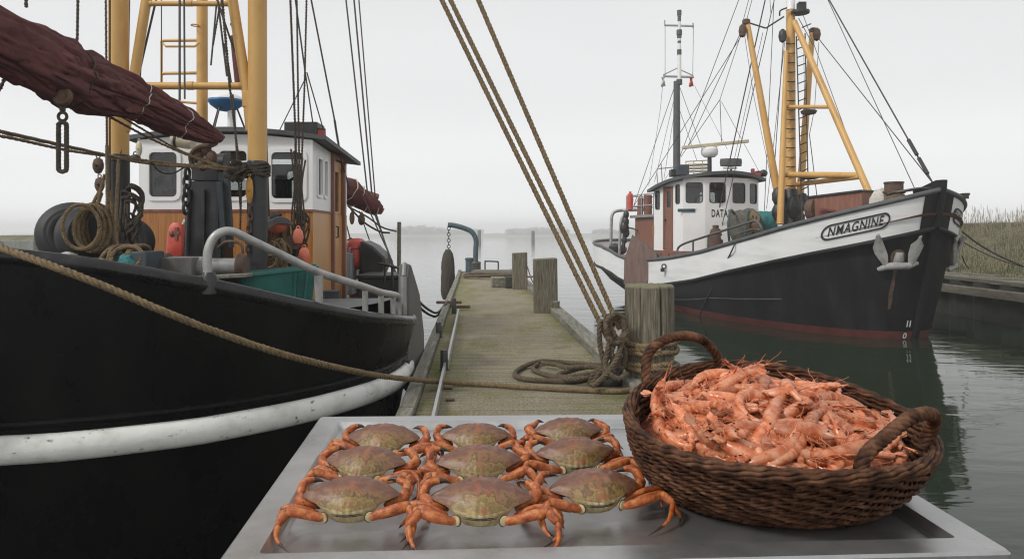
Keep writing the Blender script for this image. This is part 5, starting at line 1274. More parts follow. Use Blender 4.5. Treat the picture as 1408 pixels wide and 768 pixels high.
# ------------------------------------------------------------------ white-banded boat across the water
BO = V((9.92, 16.8, 0)); BA = V((-.29, .957, 0)).normalized(); BN = V((-BA.y, BA.x, 0))       # BN: towards the jetty
def bw(s, w_, z=0): return BO + BA * s + BN * w_ + V((0, 0, z))
NB = 60
def b_level(s0, W, Lb, end, Ls):
    pts = []
    for i in range(26):
        th = PI / 2 * i / 25; pts.append((s0 + Lb * (1 - math.cos(th)), W * math.sin(th) ** .92 if i else 0))
    a = s0 + Lb; b = end - Ls
    for i in range(1, 15): pts.append((a + (b - a) * i / 14, W - .12 * (i / 14) ** 2))
    for i in range(1, 21):
        th = PI / 2 * i / 20; pts.append((b + Ls * math.sin(th), (W - .12) * max(0, math.cos(th)) ** .85))
    return pts
levels = [b_level(0, 2.5, 4.2, 16.9, 3.2), b_level(.18, 2.5, 4.5, 16.8, 3.3), b_level(.28, 2.47, 4.8, 16.6, 3.5), b_level(.52, 2.42, 5.2, 15.9, 4.6), b_level(.74, 2.3, 5.6, 14.6, 6.0), b_level(.80, 2.2, 5.8, 14.2, 6.2), b_level(1.3, 1.6, 6.2, 13.4, 6.2)]
b_tab = [(830, 340), (836, 342), (845, 349), (860, 355), (885, 357.5), (914, 355.5), (960, 347), (1022, 329), (1076, 313), (1130, 299), (1220, 278), (1270, 266.5), (1300, 259)]
b_sheer = []
for s, w_ in levels[0]:
    p = bw(s, w_); b_sheer.append(CAM_H - (interp(704 + p.x / p.y * 1000, b_tab) - 323) / 1000 * p.y)
for i in range(len(b_sheer)):      # keep the sheer fair round the stern
    s = levels[0][i][0]
    if s > 13.2: b_sheer[i] = lerp(b_sheer[39], b_sheer[39] + .28, min(1, (s - 13.2) / 3.7)) if i > 39 else b_sheer[i]
NT = len(levels[0])
BAND = .88
def lev_z(q, i):
    sh = b_sheer[i]
    return [sh, sh - BAND, sh - BAND - .10, lerp(sh - BAND, -1.0, .55), -1.0, WATER_Z, -2.0][q]
def H0(i, q):
    s, w_ = levels[q][i]; return bw(s, w_, lev_z(q, i))
def H(t, q, side=1):
    t = max(0, min(NT - 1.001, t)); q = max(0, min(5.999, q)); i, j = int(t), int(q); f, g = t - i, q - j
    p = H0(i, j).lerp(H0(i + 1, j), f).lerp(H0(i, j + 1).lerp(H0(i + 1, j + 1), f), g)
    if side < 0:
        d = (p - BO).dot(BN); p = p - BN * 2 * d
    return p
def Hn(t, q, side=1):
    a = H(t + .2, q, side) - H(t - .2, q, side); b = H(t, q + .05, side) - H(t, q - .05, side)
    n = a.cross(b).normalized()
    out = H(t, q, side) - bw(6, 0, H(t, q, side).z)
    return n if n.dot(out) > 0 else -n
def find(px, py, tr=(0, 40), qr=(0, 5), side=1):
    best = None
    for i in range(160):
        t = lerp(tr[0], tr[1], i / 159)
        for k in range(60):
            q = lerp(qr[0], qr[1], k / 59); p = H(t, q, side); d = (704 + p.x / p.y * 1000 - px) ** 2 + (323 + (CAM_H - p.z) / p.y * 1000 - py) ** 2
            if best is None or d < best[0]: best = (d, t, q)
    return best[1], best[2]
def onhull(t0, q0, side=1, off=.01, follow=0.0):
    """map (along, up, out) metres around (t0, q0) to the hull skin; along grows towards the bow for side 1"""
    dt = (H(t0 + .5, q0, side) - H(t0 - .5, q0, side)).length; z0 = H(t0, q0, side).z
    def shz(t): i = int(max(0, min(NT - 2, t))); return lerp(b_sheer[i], b_sheer[i + 1], t - i)
    def qz(t, z):
        i = int(max(0, min(NT - 2, t))); L_ = [lerp(lev_z(q, i), lev_z(q, i + 1), t - i) for q in range(7)]
        for k in range(6):
            if z >= L_[k + 1]: return k + (L_[k] - z) / (L_[k] - L_[k + 1])
        return 5.9
    def f(u, v, d=0.0):
        sgn = 1 if side > 0 else -1
        t = max(.15, t0 - sgn * u / dt); q = qz(t, z0 + v + follow * (shz(t) - shz(t0)))
        return H(t, q, side) + Hn(t, q, side) * (off + d)
    return f
def band_rows(q0, q1, n):
    return [[H(i, lerp(q0, q1, k / n), 1) for i in range(NT - 1)] + [H(NT - 1.001, lerp(q0, q1, k / n), 1)] + [H(i, lerp(q0, q1, k / n), -1) for i in range(NT - 2, -1, -1)] for k in range(n + 1)]
RBT = thing('fishing_boat', 'black and white fishing boat with yellow mast and its name on the bow', 'fishing boat', tuple(bw(8, 0, WATER_Z)))
mb = MB(); mb.grid(band_rows(0, 1, 3), mf=lambda i, k: 1 if (k < 2 or k >= 2 * NT - 4) else 0); mb.build('bulwark', [M['white_plank'], M['hull_black_b']], RBT, sharp=60)
mb = MB(); mb.grid(band_rows(1, 4, 12)); mb.build('hull', M['hull_black_b'], RBT, sharp=60)
mb = MB(); mb.grid(band_rows(4, 6, 6)); mb.build('boot_top', M['red_boot'], RBT, sharp=60)
def along(q, off=0.0, side=1, n=NT, dz=0):
    return [H(i, q, side) + Hn(max(i, .3), q, side) * off + V((0, 0, dz)) for i in [k * (NT - 1.001) / (n - 1) for k in range(n)]]
for q, r, off, m in ((0, .062, .0, 'grey_dark'), (1.0, .055, .02, 'hull_black_b'), (1.45, .012, .004, 'hull_black_b')):
    mb = MB(); mb.tube(along(q, off) + along(q, off, -1)[::-1], r, 8); mb.build('cap_rail' if q == 0 else 'rub_strake', M[m], RBT)
mb = MB(); mb.tube([H(t, lerp(3.1, 3.4, t / 50)) + Hn(t, 3.2) * .01 for t in range(16, 44)], .011, 6); mb.build('waterline_wale', M['board_grey'], RBT)
# stem
mb = MB(); prof = []
for q in (0, 1, 2, 3, 4, 5, 6):
    p = H0(0, q); prof.append(p)
top = prof[0] + V((0, 0, .22))
line = [top + BA * -.02] + prof
out_ = [p - BA * .10 for p in line]; inn = [p + BA * (.55 if k < 2 else .25) for k, p in enumerate(line)]
inn[0] = line[0] + BA * .10; inn[1] = line[1] + BA * .75
L = len(line); hw = .085
for sgn in (-1, 1): pass
vs = [p + BN * hw * .75 for p in out_] + [p + BN * hw for p in inn] + [p - BN * hw * .75 for p in out_] + [p - BN * hw for p in inn]
fs = []
for k in range(L - 1):
    for a, b in ((0, L), (L, 3 * L), (3 * L, 2 * L), (2 * L, 0)): fs.append((a + k, b + k, b + k + 1, a + k + 1))
fs.append((0, L, 3 * L, 2 * L)); mb.add(vs, fs); mb.build('stem', M['hull_black_b'], RBT, bevel=.02)
mb = MB()
for sgn in (1, -1):
    f = [H(t, q, sgn) + Hn(t, q, sgn) * .015 for q in (0, .5, 1.0) for t in (.35, 1.0, 1.7, 2.3)]
    mb.grid([f[0:4], f[4:8], f[8:12]])
mb.build('bow_plate', M['hull_black_b'], RBT)
mb = MB(); mb.tube(smooth([bw(.05, .02, b_sheer[0] + .02), bw(.5, .1, b_sheer[0] + .05), bw(.95, .35, b_sheer[0] - .02), bw(1.0, .6, b_sheer[0] - .08)], 5), .035, 8); mb.build('fairlead', M['black_metal'], RBT)
mb = MB(); p = H(5, 0, -1); mb.box(p + V((0, 0, .07)), (.2, .2, .12)); mb.torus(p + V((.08, 0, .12)), .07, .03, 14, 6); mb.build('fairlead', M['black_metal'], RBT)
# deck, inner bulwark
def bdz(s): return interp(s, [(0, 1.25), (2.5, .95), (5, .30), (8, -.35), (13, -.55), (17, -.5)]) - .35
dk_rows = []
for i in range(2, NT - 1):
    s, w_ = levels[0][i]; dk_rows.append([bw(s, w_ * .97 * k / 4, b_sheer[i] - (.45 if s < 3 else .66)) for k in range(-4, 5)])
mb = MB(); mb.grid(dk_rows); mb.build('deck', M['wood_brown'], RBT)
# name on the bow, both sides
def nameplate(t0, q0, side, word, w_, h, tsize, shear):
    f = onhull(t0, q0, side, .012, 1.0)
    mb = MB(); o_ = rrect(-w_, -h, w_, h, h * .98, 9); i_ = rrect(-w_ + .035, -h + .035, w_ - .035, h - .035, (h - .035) * .98, 9)
    tl = shear
    ff_ = lambda u, v, d=0: f(u, v + u * tl, d)
    def dens(P):
        r = []
        for (u0, v0), (u1, v1) in zip(P, P[1:] + P[:1]):
            k = max(1, int(math.hypot(u1 - u0, v1 - v0) / .06)); r += [(lerp(u0, u1, i / k), lerp(v0, v1, i / k)) for i in range(k)]
        return r
    # same counts on both outlines
    n = 120
    def res(P):
        P = [V((u, v, 0)) for u, v in P] + [V((P[0][0], P[0][1], 0))]; tot = sum((b - a).length for a, b in zip(P, P[1:])); R = resample(P, tot / n)[:n]
        return [(q.x, q.y) for q in R]
    O_ = res(o_); ctr = []
    I_ = [(u * (w_ - .035) / w_, v * (h - .035) / h) for u, v in O_]
    mb.ring(O_, I_, ff_, 0, .014); bo = mb.build('name_border', M['letter'], RBT)
    vs, fs = text_geo(word, tsize, .004)
    ux = max(abs(u) for u, v in vs); vs = [(u * (w_ * .80) / ux, v) for u, v in vs]
    mb = MB(); mb.add([ff_(u, v, .008) for u, v in vs], fs); mb.build('boat_name', M['letter'], RBT, smooth_=False)
t0, q0 = find(1178, 311, (2, 26), (0, 1))
# slope of the band there, so the plate follows the sheer
nameplate(t0, q0, 1, 'NMAGNINE', .78, .19, .33, 0)
t1, q1 = find(1317, 303, (2.4, 6.5), (0, 1), -1)
nameplate(t1, .5, -1, 'BYM', .36, .18, .28, 0)
# anchors housed on the bows
def anchor(t0, q0, side):
    f = onhull(t0, q0, side, .05); mb = MB()
    def P(u, v, d=.03): return f(u * .74, v * .74, d)
    mb.tube([P(0, -.05, .02), P(0, .12, .06), P(0, .30, .05)], [.10, .11, .08], 12)
    mb.tube([P(-.52, -.26), P(-.3, -.14, .08), P(0, -.1, .10), P(.3, -.12, .08), P(.60, -.04)], [.05, .085, .10, .085, .05], 10)
    for sg, lean in ((-1, -.42), (1, .12)):
        ax = .34 * sg; pts = [(ax, -.12), (ax + lean * .4, .25), (ax + lean * .7 + .03 * sg, .55), (ax + lean, .85)]
        poly_w = [.07, .17, .20, .06]
        L_ = [P(u - w_, v + .02, .10) for (u, v), w_ in zip(pts, poly_w)]; R_ = [P(u + w_, v - .02, .10) for (u, v), w_ in zip(pts, poly_w)]
        C_ = [P(u, v, .14) for (u, v) in pts]; B_ = [P(u, v, .02) for (u, v) in pts]
        mb.grid([[a, b, c, d] for a, b, c, d in zip(L_, C_, R_, B_)], closed=True)
        mb.add([P(pts[-1][0], pts[-1][1] + .07, .1), L_[-1], C_[-1], R_[-1], B_[-1]], [(0, 1, 2), (0, 2, 3), (0, 3, 4), (0, 4, 1)])
    mb.build('anchor', M['anchor'], RBT, sharp=45)
    m2 = MB(); m2.ring([(u * 1.0, v) for u, v in rrect(-.16, -.2, .16, .22, .15, 5)], [(u, v) for u, v in rrect(-.11, -.15, .11, .17, .1, 5)], lambda u, v, d: f(u, v + .05, d - .04), 0, .05); m2.build('hawse_rim', M['rust'], RBT)
ta, qa_ = find(1233, 360, (0, 20), (1.2, 4)); anchor(ta, qa_, 1)
tb_, qb_ = find(1310, 362, (0, 10), (1.2, 4), -1); anchor(tb_, qb_, -1)
# rust weeping below the anchor is real staining: a thin proud streak on the skin
f = onhull(ta, qa_, 1, .006); mb = MB(); mb.grid([[f(-.05 + .012 * math.sin(k), -.2 - k * .12), f(.03 + .01 * math.cos(k * 2), -.2 - k * .12)] for k in range(9)]); mb.build('rust_streak', M['rust'], RBT)
# draught marks
for word, px, py, sz in (('II', 1249, 446, .22), ('0', 1243, 461, .20)):
    t_, q_ = find(px, py, (0, 12), (2, 5)); f = onhull(t_, q_, 1, .02); vs, fs = text_geo(word, sz, .004)
    mb = MB(); mb.add([f(u, v) for u, v in vs], fs); mb.build('draught_mark', M['letter_white'], RBT, smooth_=False)

# wheelhouse: a bowed five-panel front
S0, S1 = 9.0, 11.1; ZB, ZT = .74, 3.18
fr_pts = [(S0, 1.5), (S0 - .34, .84), (S0 - .5, .0), (S0 - .36, -.84), (S0 - .02, -1.5)]
ZWB, ZWT = 2.42, 3.10
wh = MB(); wins = []
for (a, b) in zip(fr_pts, fr_pts[1:]):
    A, B = bw(*a), bw(*b); F = Fr(A, B - A); W_ = (B - A).length; h = (W_ * .5 - .275, ZWB, W_ * .5 + .275, ZWT) if a[1] != -.84 else (W_ * .5 - .24, ZWB, W_ * .5 + .24, ZWT)
    wall(wh, F, W_, ZB, ZT + .1, [h], .05); wins.append((F, h))
A, B = bw(S1, 1.5), bw(S0, 1.5); F = Fr(A, B - A); W_ = (B - A).length; FS = F
sw = [(W_ - .50, 2.40, W_ - .22, 3.06), (.12, 2.25, .45, 2.92)]; dr_h = (.80, .78, 1.36, 3.00)
wall(wh, F, W_, ZB, ZT + .02, sw + [dr_h], .05); wins += [(F, h) for h in sw]
A, B = bw(S0 - .02, -1.5), bw(S1, -1.5); F = Fr(A, B - A); hs_ = [(.3, 2.35, .9, 3.0), (1.2, 2.35, 1.8, 3.0)]; wall(wh, F, (B - A).length, ZB, ZT + .02, hs_, .05); wins += [(F, h) for h in hs_]
A, B = bw(S1, -1.5), bw(S1, 1.5); F = Fr(A, B - A); hs_ = [(.4, 2.35, 1.1, 2.95), (1.8, 2.35, 2.5, 2.95)]; wall(wh, F, (B - A).length, ZB, ZT - .1, hs_, .05); wins += [(F, h) for h in hs_]
wh.build('wheelhouse', M['white'], RBT, smooth_=False)
for F, h in wins: window(F, h, RBT, M['black_metal'], M['glass'], .09, .012, .012)
mb = MB(); wall(mb, Fr(FS(.80, 0, -.02), FS.U), .56, .79, 2.99, [(.14, 2.3, .42, 2.88)], .04); dn = mb.build('door', M['wood_brown'], RBT, smooth_=False)
mb = MB(); mb.prism(rrect(.13, 2.29, .43, 2.89, .03), Fr(FS(.80, 0, -.02), FS.U), -.025, -.02); mb.build('pane', M['glass'], dn)
mb = MB(); mb.box(FS(.87, 1.85, .02), (.06, .06, .05)); mb.build('handle', M['black_metal'], dn)
mb = MB(); mb.ring([(.74, .78), (1.42, .78), (1.42, 3.05), (.74, 3.05)], [(.80, .79), (1.36, .79), (1.36, 3.0), (.80, 3.0)], FS, -.03, .03); mb.build('door_frame', M['wood_brown'], RBT, smooth_=False)
F, h = wins[0]; mb = MB(); W_ = 0
mb.prism(rrect(-.18, 2.10, .40, 2.21, .02), F, .003, .03); mb.build('name_board', M['teal_trim'], RBT)
F3 = wins[1][0]; vs, fs = text_geo('DATAH', .36, .008); ux = max(abs(u) for u, v in vs); mb = MB(); mb.add([F3(u * .36 / ux + .58, v + 2.04, .006) for u, v in vs], fs); mb.build('cabin_lettering', M['letter'], RBT, smooth_=False)
mb = MB(); c = bw((S0 + S1) / 2, 0, 2.2)
mb.grid([[bw(S0 - .2, 1.35, 2.2), bw(S0 - .3, 0, 2.2), bw(S0 - .2, -1.35, 2.2)], [bw(S1 - .1, 1.4, 2.2), bw(S1 - .1, 0, 2.2), bw(S1 - .1, -1.4, 2.2)]]); mb.build('cabin_inside', M['wood_brown'], RBT)
mb = MB(); mb.torus(bw(9.7, .3, 2.45), .28, .03, 20, 6, Matrix.Rotation(PI / 2, 3, 'X')); mb.ball(bw(10.1, .9, 2.45), (.17, .17, .3), 12); mb.ball(bw(9.7, -.6, 2.35), (.2, .2, .2), 12); mb.build('helm', M['black_metal'], RBT)
# lower brown coaming under the wheelhouse
mb = MB(); P_ = [(S0 - .05, 1.56), (S0 - .42, .86), (S0 - .58, 0), (S0 - .44, -.86), (S0 - .05, -1.56), (S1 + .05, -1.56), (S1 + .05, 1.56)]
mb.grid([[bw(s, w_, -.7) for s, w_ in P_], [bw(s, w_, ZB + .02) for s, w_ in P_]], closed=True); mb.add([bw(s, w_, ZB + .02) for s, w_ in P_], [tuple(range(7))]); mb.build('coaming', M['wood_brown'], RBT, smooth_=False)
mb = MB(); A = Fr(bw(S1 + .2, 1.575), bw(S0 + .2, 1.575) - bw(S1 + .2, 1.575))
for u in (.85, 1.45, 1.95): mb.box(A(u, .2, .01), (.05, .05, .95), None)
mb.build('coaming_batten', M['wood_brown'], RBT)
# roof with camber
mb = MB(); rt = []; rb2 = []
nseg = 20
front_e = [bw(interp(w_, [(-1.7, S0 - .14), (-.84, S0 - .58), (0, S0 - .74), (.84, S0 - .56), (1.7, S0 - .12)]), w_) for w_ in [1.72 - 3.44 * i / nseg for i in range(nseg + 1)]]
back_e = [bw(S1 + .12, 1.72 - 3.44 * i / nseg) for i in range(nseg + 1)]
for j in range(7):
    v = j / 6; a = []; b = []
    for i in range(nseg + 1):
        u = i / nseg; p = front_e[i].lerp(back_e[i], v); z = 3.21 + .18 * math.sin(PI * u) - .28 * v * v - .05 * v
        a.append(V((p.x, p.y, z + .11))); b.append(V((p.x, p.y, z)))
    rt.append(a); rb2.append(b)
mb.grid(rt); mb.grid(rb2)
et = rt[0] + [r[-1] for r in rt[1:]] + rt[-1][-2::-1] + [r[0] for r in rt[-2:0:-1]]; eb = rb2[0] + [r[-1] for r in rb2[1:]] + rb2[-1][-2::-1] + [r[0] for r in rb2[-2:0:-1]]
mb.grid([et, eb], closed=True); mb.build('roof', M['grey_dark'], RBT, sharp=30)
# roof gear
rz = 3.58
mb = MB(); c = bw(9.9, -.1); mb.lathe([(.08, 3.3), (.075, 4.15)], 14, c); rp = mb.build('radar_mast', M['black_metal'], RBT)
mb = MB(); mb.lathe([(.19, 4.12), (.28, 4.20), (.31, 4.30), (.29, 4.42), (.19, 4.48), (.05, 4.50)], 22, c); mb.build('radar_housing', M['cream'] if False else M['white_plank'], rp)
mb = MB(); a, b = at(938, 203, 26.1), at(1029, 194, 26.5); mb.beam(a, b, .14, .12); mb.beam(a.lerp(b, .48) + V((0, 0, -.18)), a.lerp(b, .52) + V((0, 0, -.18)), .14, .3); mb.build('scanner_bar', M['cream'], rp, bevel=.02)
mb = MB(); c = at(1005, 223, 26.0); 
mb.lathe([(.01, -.16), (.38, -.14), (.40, 0), (.38, .12), (.01, .14)], 18, c, Matrix(((1, 0, 0), (0, .5, 0), (0, 0, 1)))); mb.beam(c + V((0, 0, -.55)), c, .05, .05, up=(0, 1, 0)); mb.build('searchlight', M['grey_dark'], RBT)
mb = MB(); c = at(1004, 231, 26.0); mb.lathe([(.25, -.03), (.25, .03)], 14, c, Matrix(((1, 0, 0), (0, .5, 0), (0, 0, 1)))); mb.build('light_tray', M['white'], RBT)
mb = MB(); mb.box(at(1046, 239, 25.8), (.34, .2, .2)); mb.ball(at(1050, 238, 25.7), (.15, .12, .13), 10); rl_ = mb.build('horn', M['black_metal'], RBT)
mb = MB(); mb.lathe([(.07, -.2), (.07, .15), (.03, .16)], 10, at(1035, 238, 25.7)); mb.box(at(1041, 240, 25.7), (.2, .16, .14)); mb.build('red_lamp', M['red_lamp'], rl_)
mb = MB(); mb.box(at(938, 234, 26.4), (.42, .4, .38)); mb.build('loudspeaker', M['slate'], RBT, bevel=.02); mb = MB(); mb.box(at(928, 238, 26.7), (.36, .4, .26)); mb.build('loudspeaker', M['black_metal'], RBT, bevel=.02)
mb = MB()
for j in range(4):
    mb.tube([at(943, 237 - j * 5, 26.9), at(978, 235 - j * 5, 26.9)], .022, 6)
for px in (943, 954, 966, 978): mb.tube([at(px, 240, 26.9), at(px, 221, 26.9)], .02, 6)
for j in range(3): mb.beam(at(944, 236 - j * 4.5, 27.3), at(976, 235 - j * 4.5, 27.3), .5, .05)
mb.build('raft_rack', M['cream'], RBT)
# deckhouse aft with its own roof and gear
mb = MB(); q = [(S1 + .06, 1.32), (S1 + .06, -1.3), (13.1, -1.2), (13.1, 1.22)]
for (a, b) in zip(q, q[1:] + q[:1]):
    A, B = bw(*a), bw(*b); wall(mb, Fr(B, A - B), (B - A).length, -.6, 1.98, [], .05)
mb.build('deckhouse', M['wood_brown'], RBT, smooth_=False)
A = Fr(bw(13.1, 1.235), bw(S1, 1.32) - bw(13.1, 1.235))
mb = MB(); mb.prism(rrect(.62, 1.0, .82, 1.62, .1, 6), A, .01, .03); mb.build('porthole', M['black_metal'], RBT)
mb = MB(); mb.beam(A(.12, -.5, .02), A(.12, 2.0, .02), .08, .05); mb.beam(A(1.15, -.5, .02), A(1.15, 2.0, .02), .10, .06); mb.beam(A(1.9, -.5, .02), A(1.9, 2.0, .02), .3, .04); mb.box(A(2.0, 1.5, .06), (.3, .12, .35)); mb.build('side_panel', M['wood_varnish'], RBT)
mb = MB(); mb.prism([(S1 - .0, 1.5), (S1 - .0, -1.5), (13.3, -1.4), (13.3, 1.4)], lambda u, v, d: bw(u, v, d), 1.99, 2.09); mb.build('deckhouse_roof', M['grey_metal'], RBT, smooth_=False)
for s in (11.4, 12.4, 13.7):
    mb = MB(); mb.tube([bw(s, 1.35, 2.05), bw(s, 1.35, 2.9)], .025, 6); mb.build('stanchion', M['rail_steel'], RBT)
for z in (2.45, 2.88):
    mb = MB(); mb.tube([bw(11.3, 1.35, z), bw(13.7, 1.33, z), bw(13.75, 0, z), bw(13.7, -1.3, z)], .022, 6); mb.build('hand_rail', M['rail_steel'], RBT)
mb = MB(); mb.tube([at(880, 299, 28.7), at(881, 272, 28.7)], .12, 12); mb.build('vent', M['wood_brown'], RBT); mb = MB(); mb.tube([at(891, 299, 28.4), at(891, 268, 28.4)], .16, 12); mb.build('vent', M['wood_brown'], RBT)
mb = MB(); mb.lathe([(.05, -.42), (.11, -.38), (.13, 0), (.11, .24), (.05, .28), (.05, .34)], 14, at(866.5, 275, 29.2)); tag(mb.build('red_float', M['red']), 'red float standing on the rail of the deckhouse roof', 'float')
mb = MB()
for a, b in (((903, 236), (906, 275)), ((909, 225), (911, 255)), ((905, 232), (925, 230)), ((896, 262), (930, 250))): mb.tube([at(*a, 27.4), at(*b, 27.4)], .02, 6)
mb.build('aerial_frame', M['rail_steel'], RBT)
# stern gallows pipes
mb = MB(); Y = 30.2; mb.tube(smooth([at(840, 352, Y), at(840.5, 310, Y), at(842, 295, Y), at(848, 290, Y), at(862, 289, Y), at(885, 288, 28.6)], 6), .065, 10); mb.build('stern_gallows', M['rail_steel'], RBT)
mb = MB(); mb.tube(smooth([at(851.5, 352, 29), at(853, 315, 29), at(855, 300, 29), at(860, 293, 29)], 6), .06, 10); mb.build('stern_gallows', M['rail_steel'], RBT)
mb = MB()
for px, py, r in ((861, 295, .12), (860, 305, .15), (858.5, 313, .19), (861, 320, .14), (859, 330, .10)): mb.ball(at(px, py, 28.9), (r, r, r * 1.4), 10)
mb.tube([at(860, 296, 28.9), at(857, 345, 28.9)], .07, 8); mb.build('hanging_block', M['black_metal'], RBT)
mb = MB(); mb.tube(smooth([at(863, 313, 28.9), at(870, 314, 28.7), at(877, 317, 28.5)], 5), .03, 6); mb.build('cable', M['wire'], RBT)
mb = MB()
for px, py in ((846, 341), (853, 343), (848, 345)): mb.ball(at(px, py, 29.8), (.28, .38, .22), 10)
mb.build('stern_gear', M['tarp'], RBT)
# side rails on the bulwark
def brail(pts, r=.035): mb = MB(); mb.tube(smooth(pts, 6), r, 8); return mb.build('side_rail', M['grey_dark'], RBT)
def capp(px):
    b = None
    for i in range(400):
        t = 8 + 38 * i / 399; p = H(t, 0); d = abs(704 + p.x / p.y * 1000 - px)
        if b is None or d < b[0]: b = (d, p)
    return b[1]
c1, c2, c3 = capp(931), capp(1030), capp(1049)
brail([c1, at(935, 338, c1.y), at(970, 325, capp(970).y), at(1010, 312, capp(1010).y), at(1032, 305, c2.y), at(1040, 304, capp(1040).y), at(1046, 311, c3.y), c3])
for px, py in ((953, 331.5), (974, 324)):
    c = capp(px); mb = MB(); mb.tube([c, at(px, py, c.y)], .03, 8); mb.build('stanchion', M['grey_dark'], RBT)
brail([capp(1005), at(1012, 323, capp(1012).y), at(1035, 315, capp(1035).y), at(1046, 316, capp(1046).y)], .022)

# masts, derricks and ladder
MY = 22.4
mc = at(1087, 300, MY); zz = lambda py, Y=MY: CAM_H + (323 - py) / 1000 * Y
mb = MB(); mb.lathe([(.17, zz(262)), (.150, zz(200)), (.14, zz(60)), (.13, zz(14))], 20, (mc.x, mc.y, 0)); mm = mb.build('main_mast', M['yellow'], RBT)
mb = MB(); mb.lathe([(.23, -.4), (.23, zz(262)), (.205, zz(260))], 20, (mc.x, mc.y, 0)); mb.build('mast_foot', M['black_metal'], mm)
mb = MB(); mb.lathe([(.145, zz(14)), (.13, zz(12)), (.125, zz(-70)), (.08, zz(-110))], 16, (mc.x, mc.y, 0)); mb.build('topmast', M['white_plank'], mm, label='pale grey topmast above the ochre mast')
for k in range(10):
    pass
for py in range(60, 262, 13): mb = MB(); mb.tube([at(1080.5, py, MY - .17), at(1087, py + .6, MY - .19), at(1093.5, py, MY - .17)], .016, 5); mb.build('step_iron', M['black_metal'], mm)
def spar(name, a, b, r0, r1, m='yellow'):
    mb = MB(); mb.tube([a, a.lerp(b, .5), b], [r0, (r0 + r1) / 2 * 1.05, r1], 12); return mb.build(name, M[m], RBT)
spar('mast_leg', at(1081, 70, MY - .2), at(1072.5, 308, MY - .9), .06, .10)
d1 = spar('derrick', at(1027, 29, 22.9), at(1071, 275, 22.3), .082, .115); d2 = spar('derrick', at(1117, 42, 23.2), at(1099, 282, 22.6), .085, .115); d3 = spar('mast_stay_leg', at(1092, 30, 22.3), at(1198, 272, 19.4), .088, .095)
for par, p in ((d1, at(1026, 31, 22.9)), (d2, at(1118, 43, 23.2))):
    mb = MB(); mb.lathe([(.09, -.08), (.125, -.05), (.125, .06), (.08, .10)], 12, p); mb.build('head_fitting', M['rust'], par)
for px, py, Y in ((1021, 43, 22.8), (1123, 48, 23.1), (1076, 50, 22.2)):
    mb = MB(); mb.lathe([(.02, -.20), (.09, -.15), (.125, 0), (.10, .15), (.03, .22)], 14, at(px, py, Y)); mb.build('pulley_block', M['rust'] if px != 1076 else M['black_metal'], RBT)
for a, b, r in ((at(1078, 147, 22.2), at(1142, 147, 20.9), .055), (at(1076, 240, 22.0), at(1184, 241, 19.8), .085), (at(1091, 254, 22.3), at(1182, 243, 19.8), .07)): spar('cross_bar', a, b, r, r)
mb = MB(); mb.lathe([(.01, -.12), (.2, -.08), (.24, 0), (.2, .03), (.01, .05)], 14, at(1112, 153, 21.8)); mb.build('deck_light', M['grey_dark'], RBT); mb = MB(); mb.lathe([(.01, -.12), (.25, -.08), (.3, 0), (.2, .06), (.01, .07)], 14, at(1113, 242, 21.6)); mb.build('deck_light', M['grey_dark'], RBT)
mb = MB(); mb.box(at(1102, 9, 22.2), (.22, .22, .22)); mb.lathe([(.28, -.04), (.28, .03)], 14, at(1100, 17, 22.2)); mb.tube(smooth([at(1072, 22, 22.3), at(1073, 15, 22.2), at(1082, 11, 22.2)], 5), .025, 6); mb.build('mast_light', M['black_metal'], RBT)
# ladder up the mast
for (xa, ya, xb, yb) in ((1095, 50, 1103, 305), (1107, 46, 1112, 300)):
    mb = MB(); mb.tube([at(xa, ya, 22.3), at(xb, yb, 21.6)], .020, 6); mb.build('ladder_rope', M['wire'], RBT)
for i in range(21):
    f = (i + .5) / 21; a = at(1095, 50, 22.3).lerp(at(1103, 305, 21.6), f); b = at(1107, 46, 22.3).lerp(at(1112, 300, 21.6), f)
    mb = MB(); mb.tube([a, b], .018, 5); mb.build('ladder_rung', M['black_metal'], RBT)
mb = MB()
for px, py, r in ((1070, 270, .2), (1098, 283, .2), (1104, 275, .16), (1092, 285, .25), (1070, 292, .2), (1099, 300, .18)): mb.ball(at(px, py, 22.2), (r, r, r * 1.5), 10)
mb.build('mast_winch', M['black_metal'], RBT)
# aft mast
AY = 28.6; ac = at(930.5, 240, AY); za = lambda py: zz(py, AY)
mb = MB(); mb.lathe([(.15, 2.1), (.14, za(180)), (.125, za(112))], 14, (ac.x, ac.y, 0)); am = mb.build('aft_mast', M['grey_dark'], RBT)
mb = MB(); mb.lathe([(.09, za(112)), (.07, za(60)), (.05, za(16))], 10, (ac.x + .1, ac.y, 0)); mb.build('upper_pole', M['white_plank'], am)
for py, r in ((18, .09), (26, .07), (45, .11), (49, .09), (60, .07), (72, .09), (113, .12)): mb = MB(); mb.lathe([(.02, -.12), (r, -.1), (r, .1), (.02, .12)], 10, (ac.x + .1, ac.y, za(py))); mb.build('mast_lamp', M['grey_dark'], am)
mb = MB(); mb.tube([at(914, 35, AY), at(954, 36, AY)], .04, 6); mb.tube([at(914, 28, AY), at(914, 36, AY)], .025, 6); mb.tube([at(953, 32, AY), at(953, 39, AY)], .03, 6); mb.build('crosstree', M['rail_steel'], am)
mb = MB(); mb.tube([at(912, 105, AY), at(954, 106, AY)], .045, 6); mb.tube([at(912, 103, AY), at(931, 94, AY), at(953, 104, AY)], .025, 6); mb.build('crosstree', M['rail_steel'], am)
for x in (914.5, 953.5): mb = MB(); mb.tube([at(x, 36, AY), at(x - 1 if x > 930 else x, 104, AY)], .010, 5); mb.build('halyard', M['wire'], am)
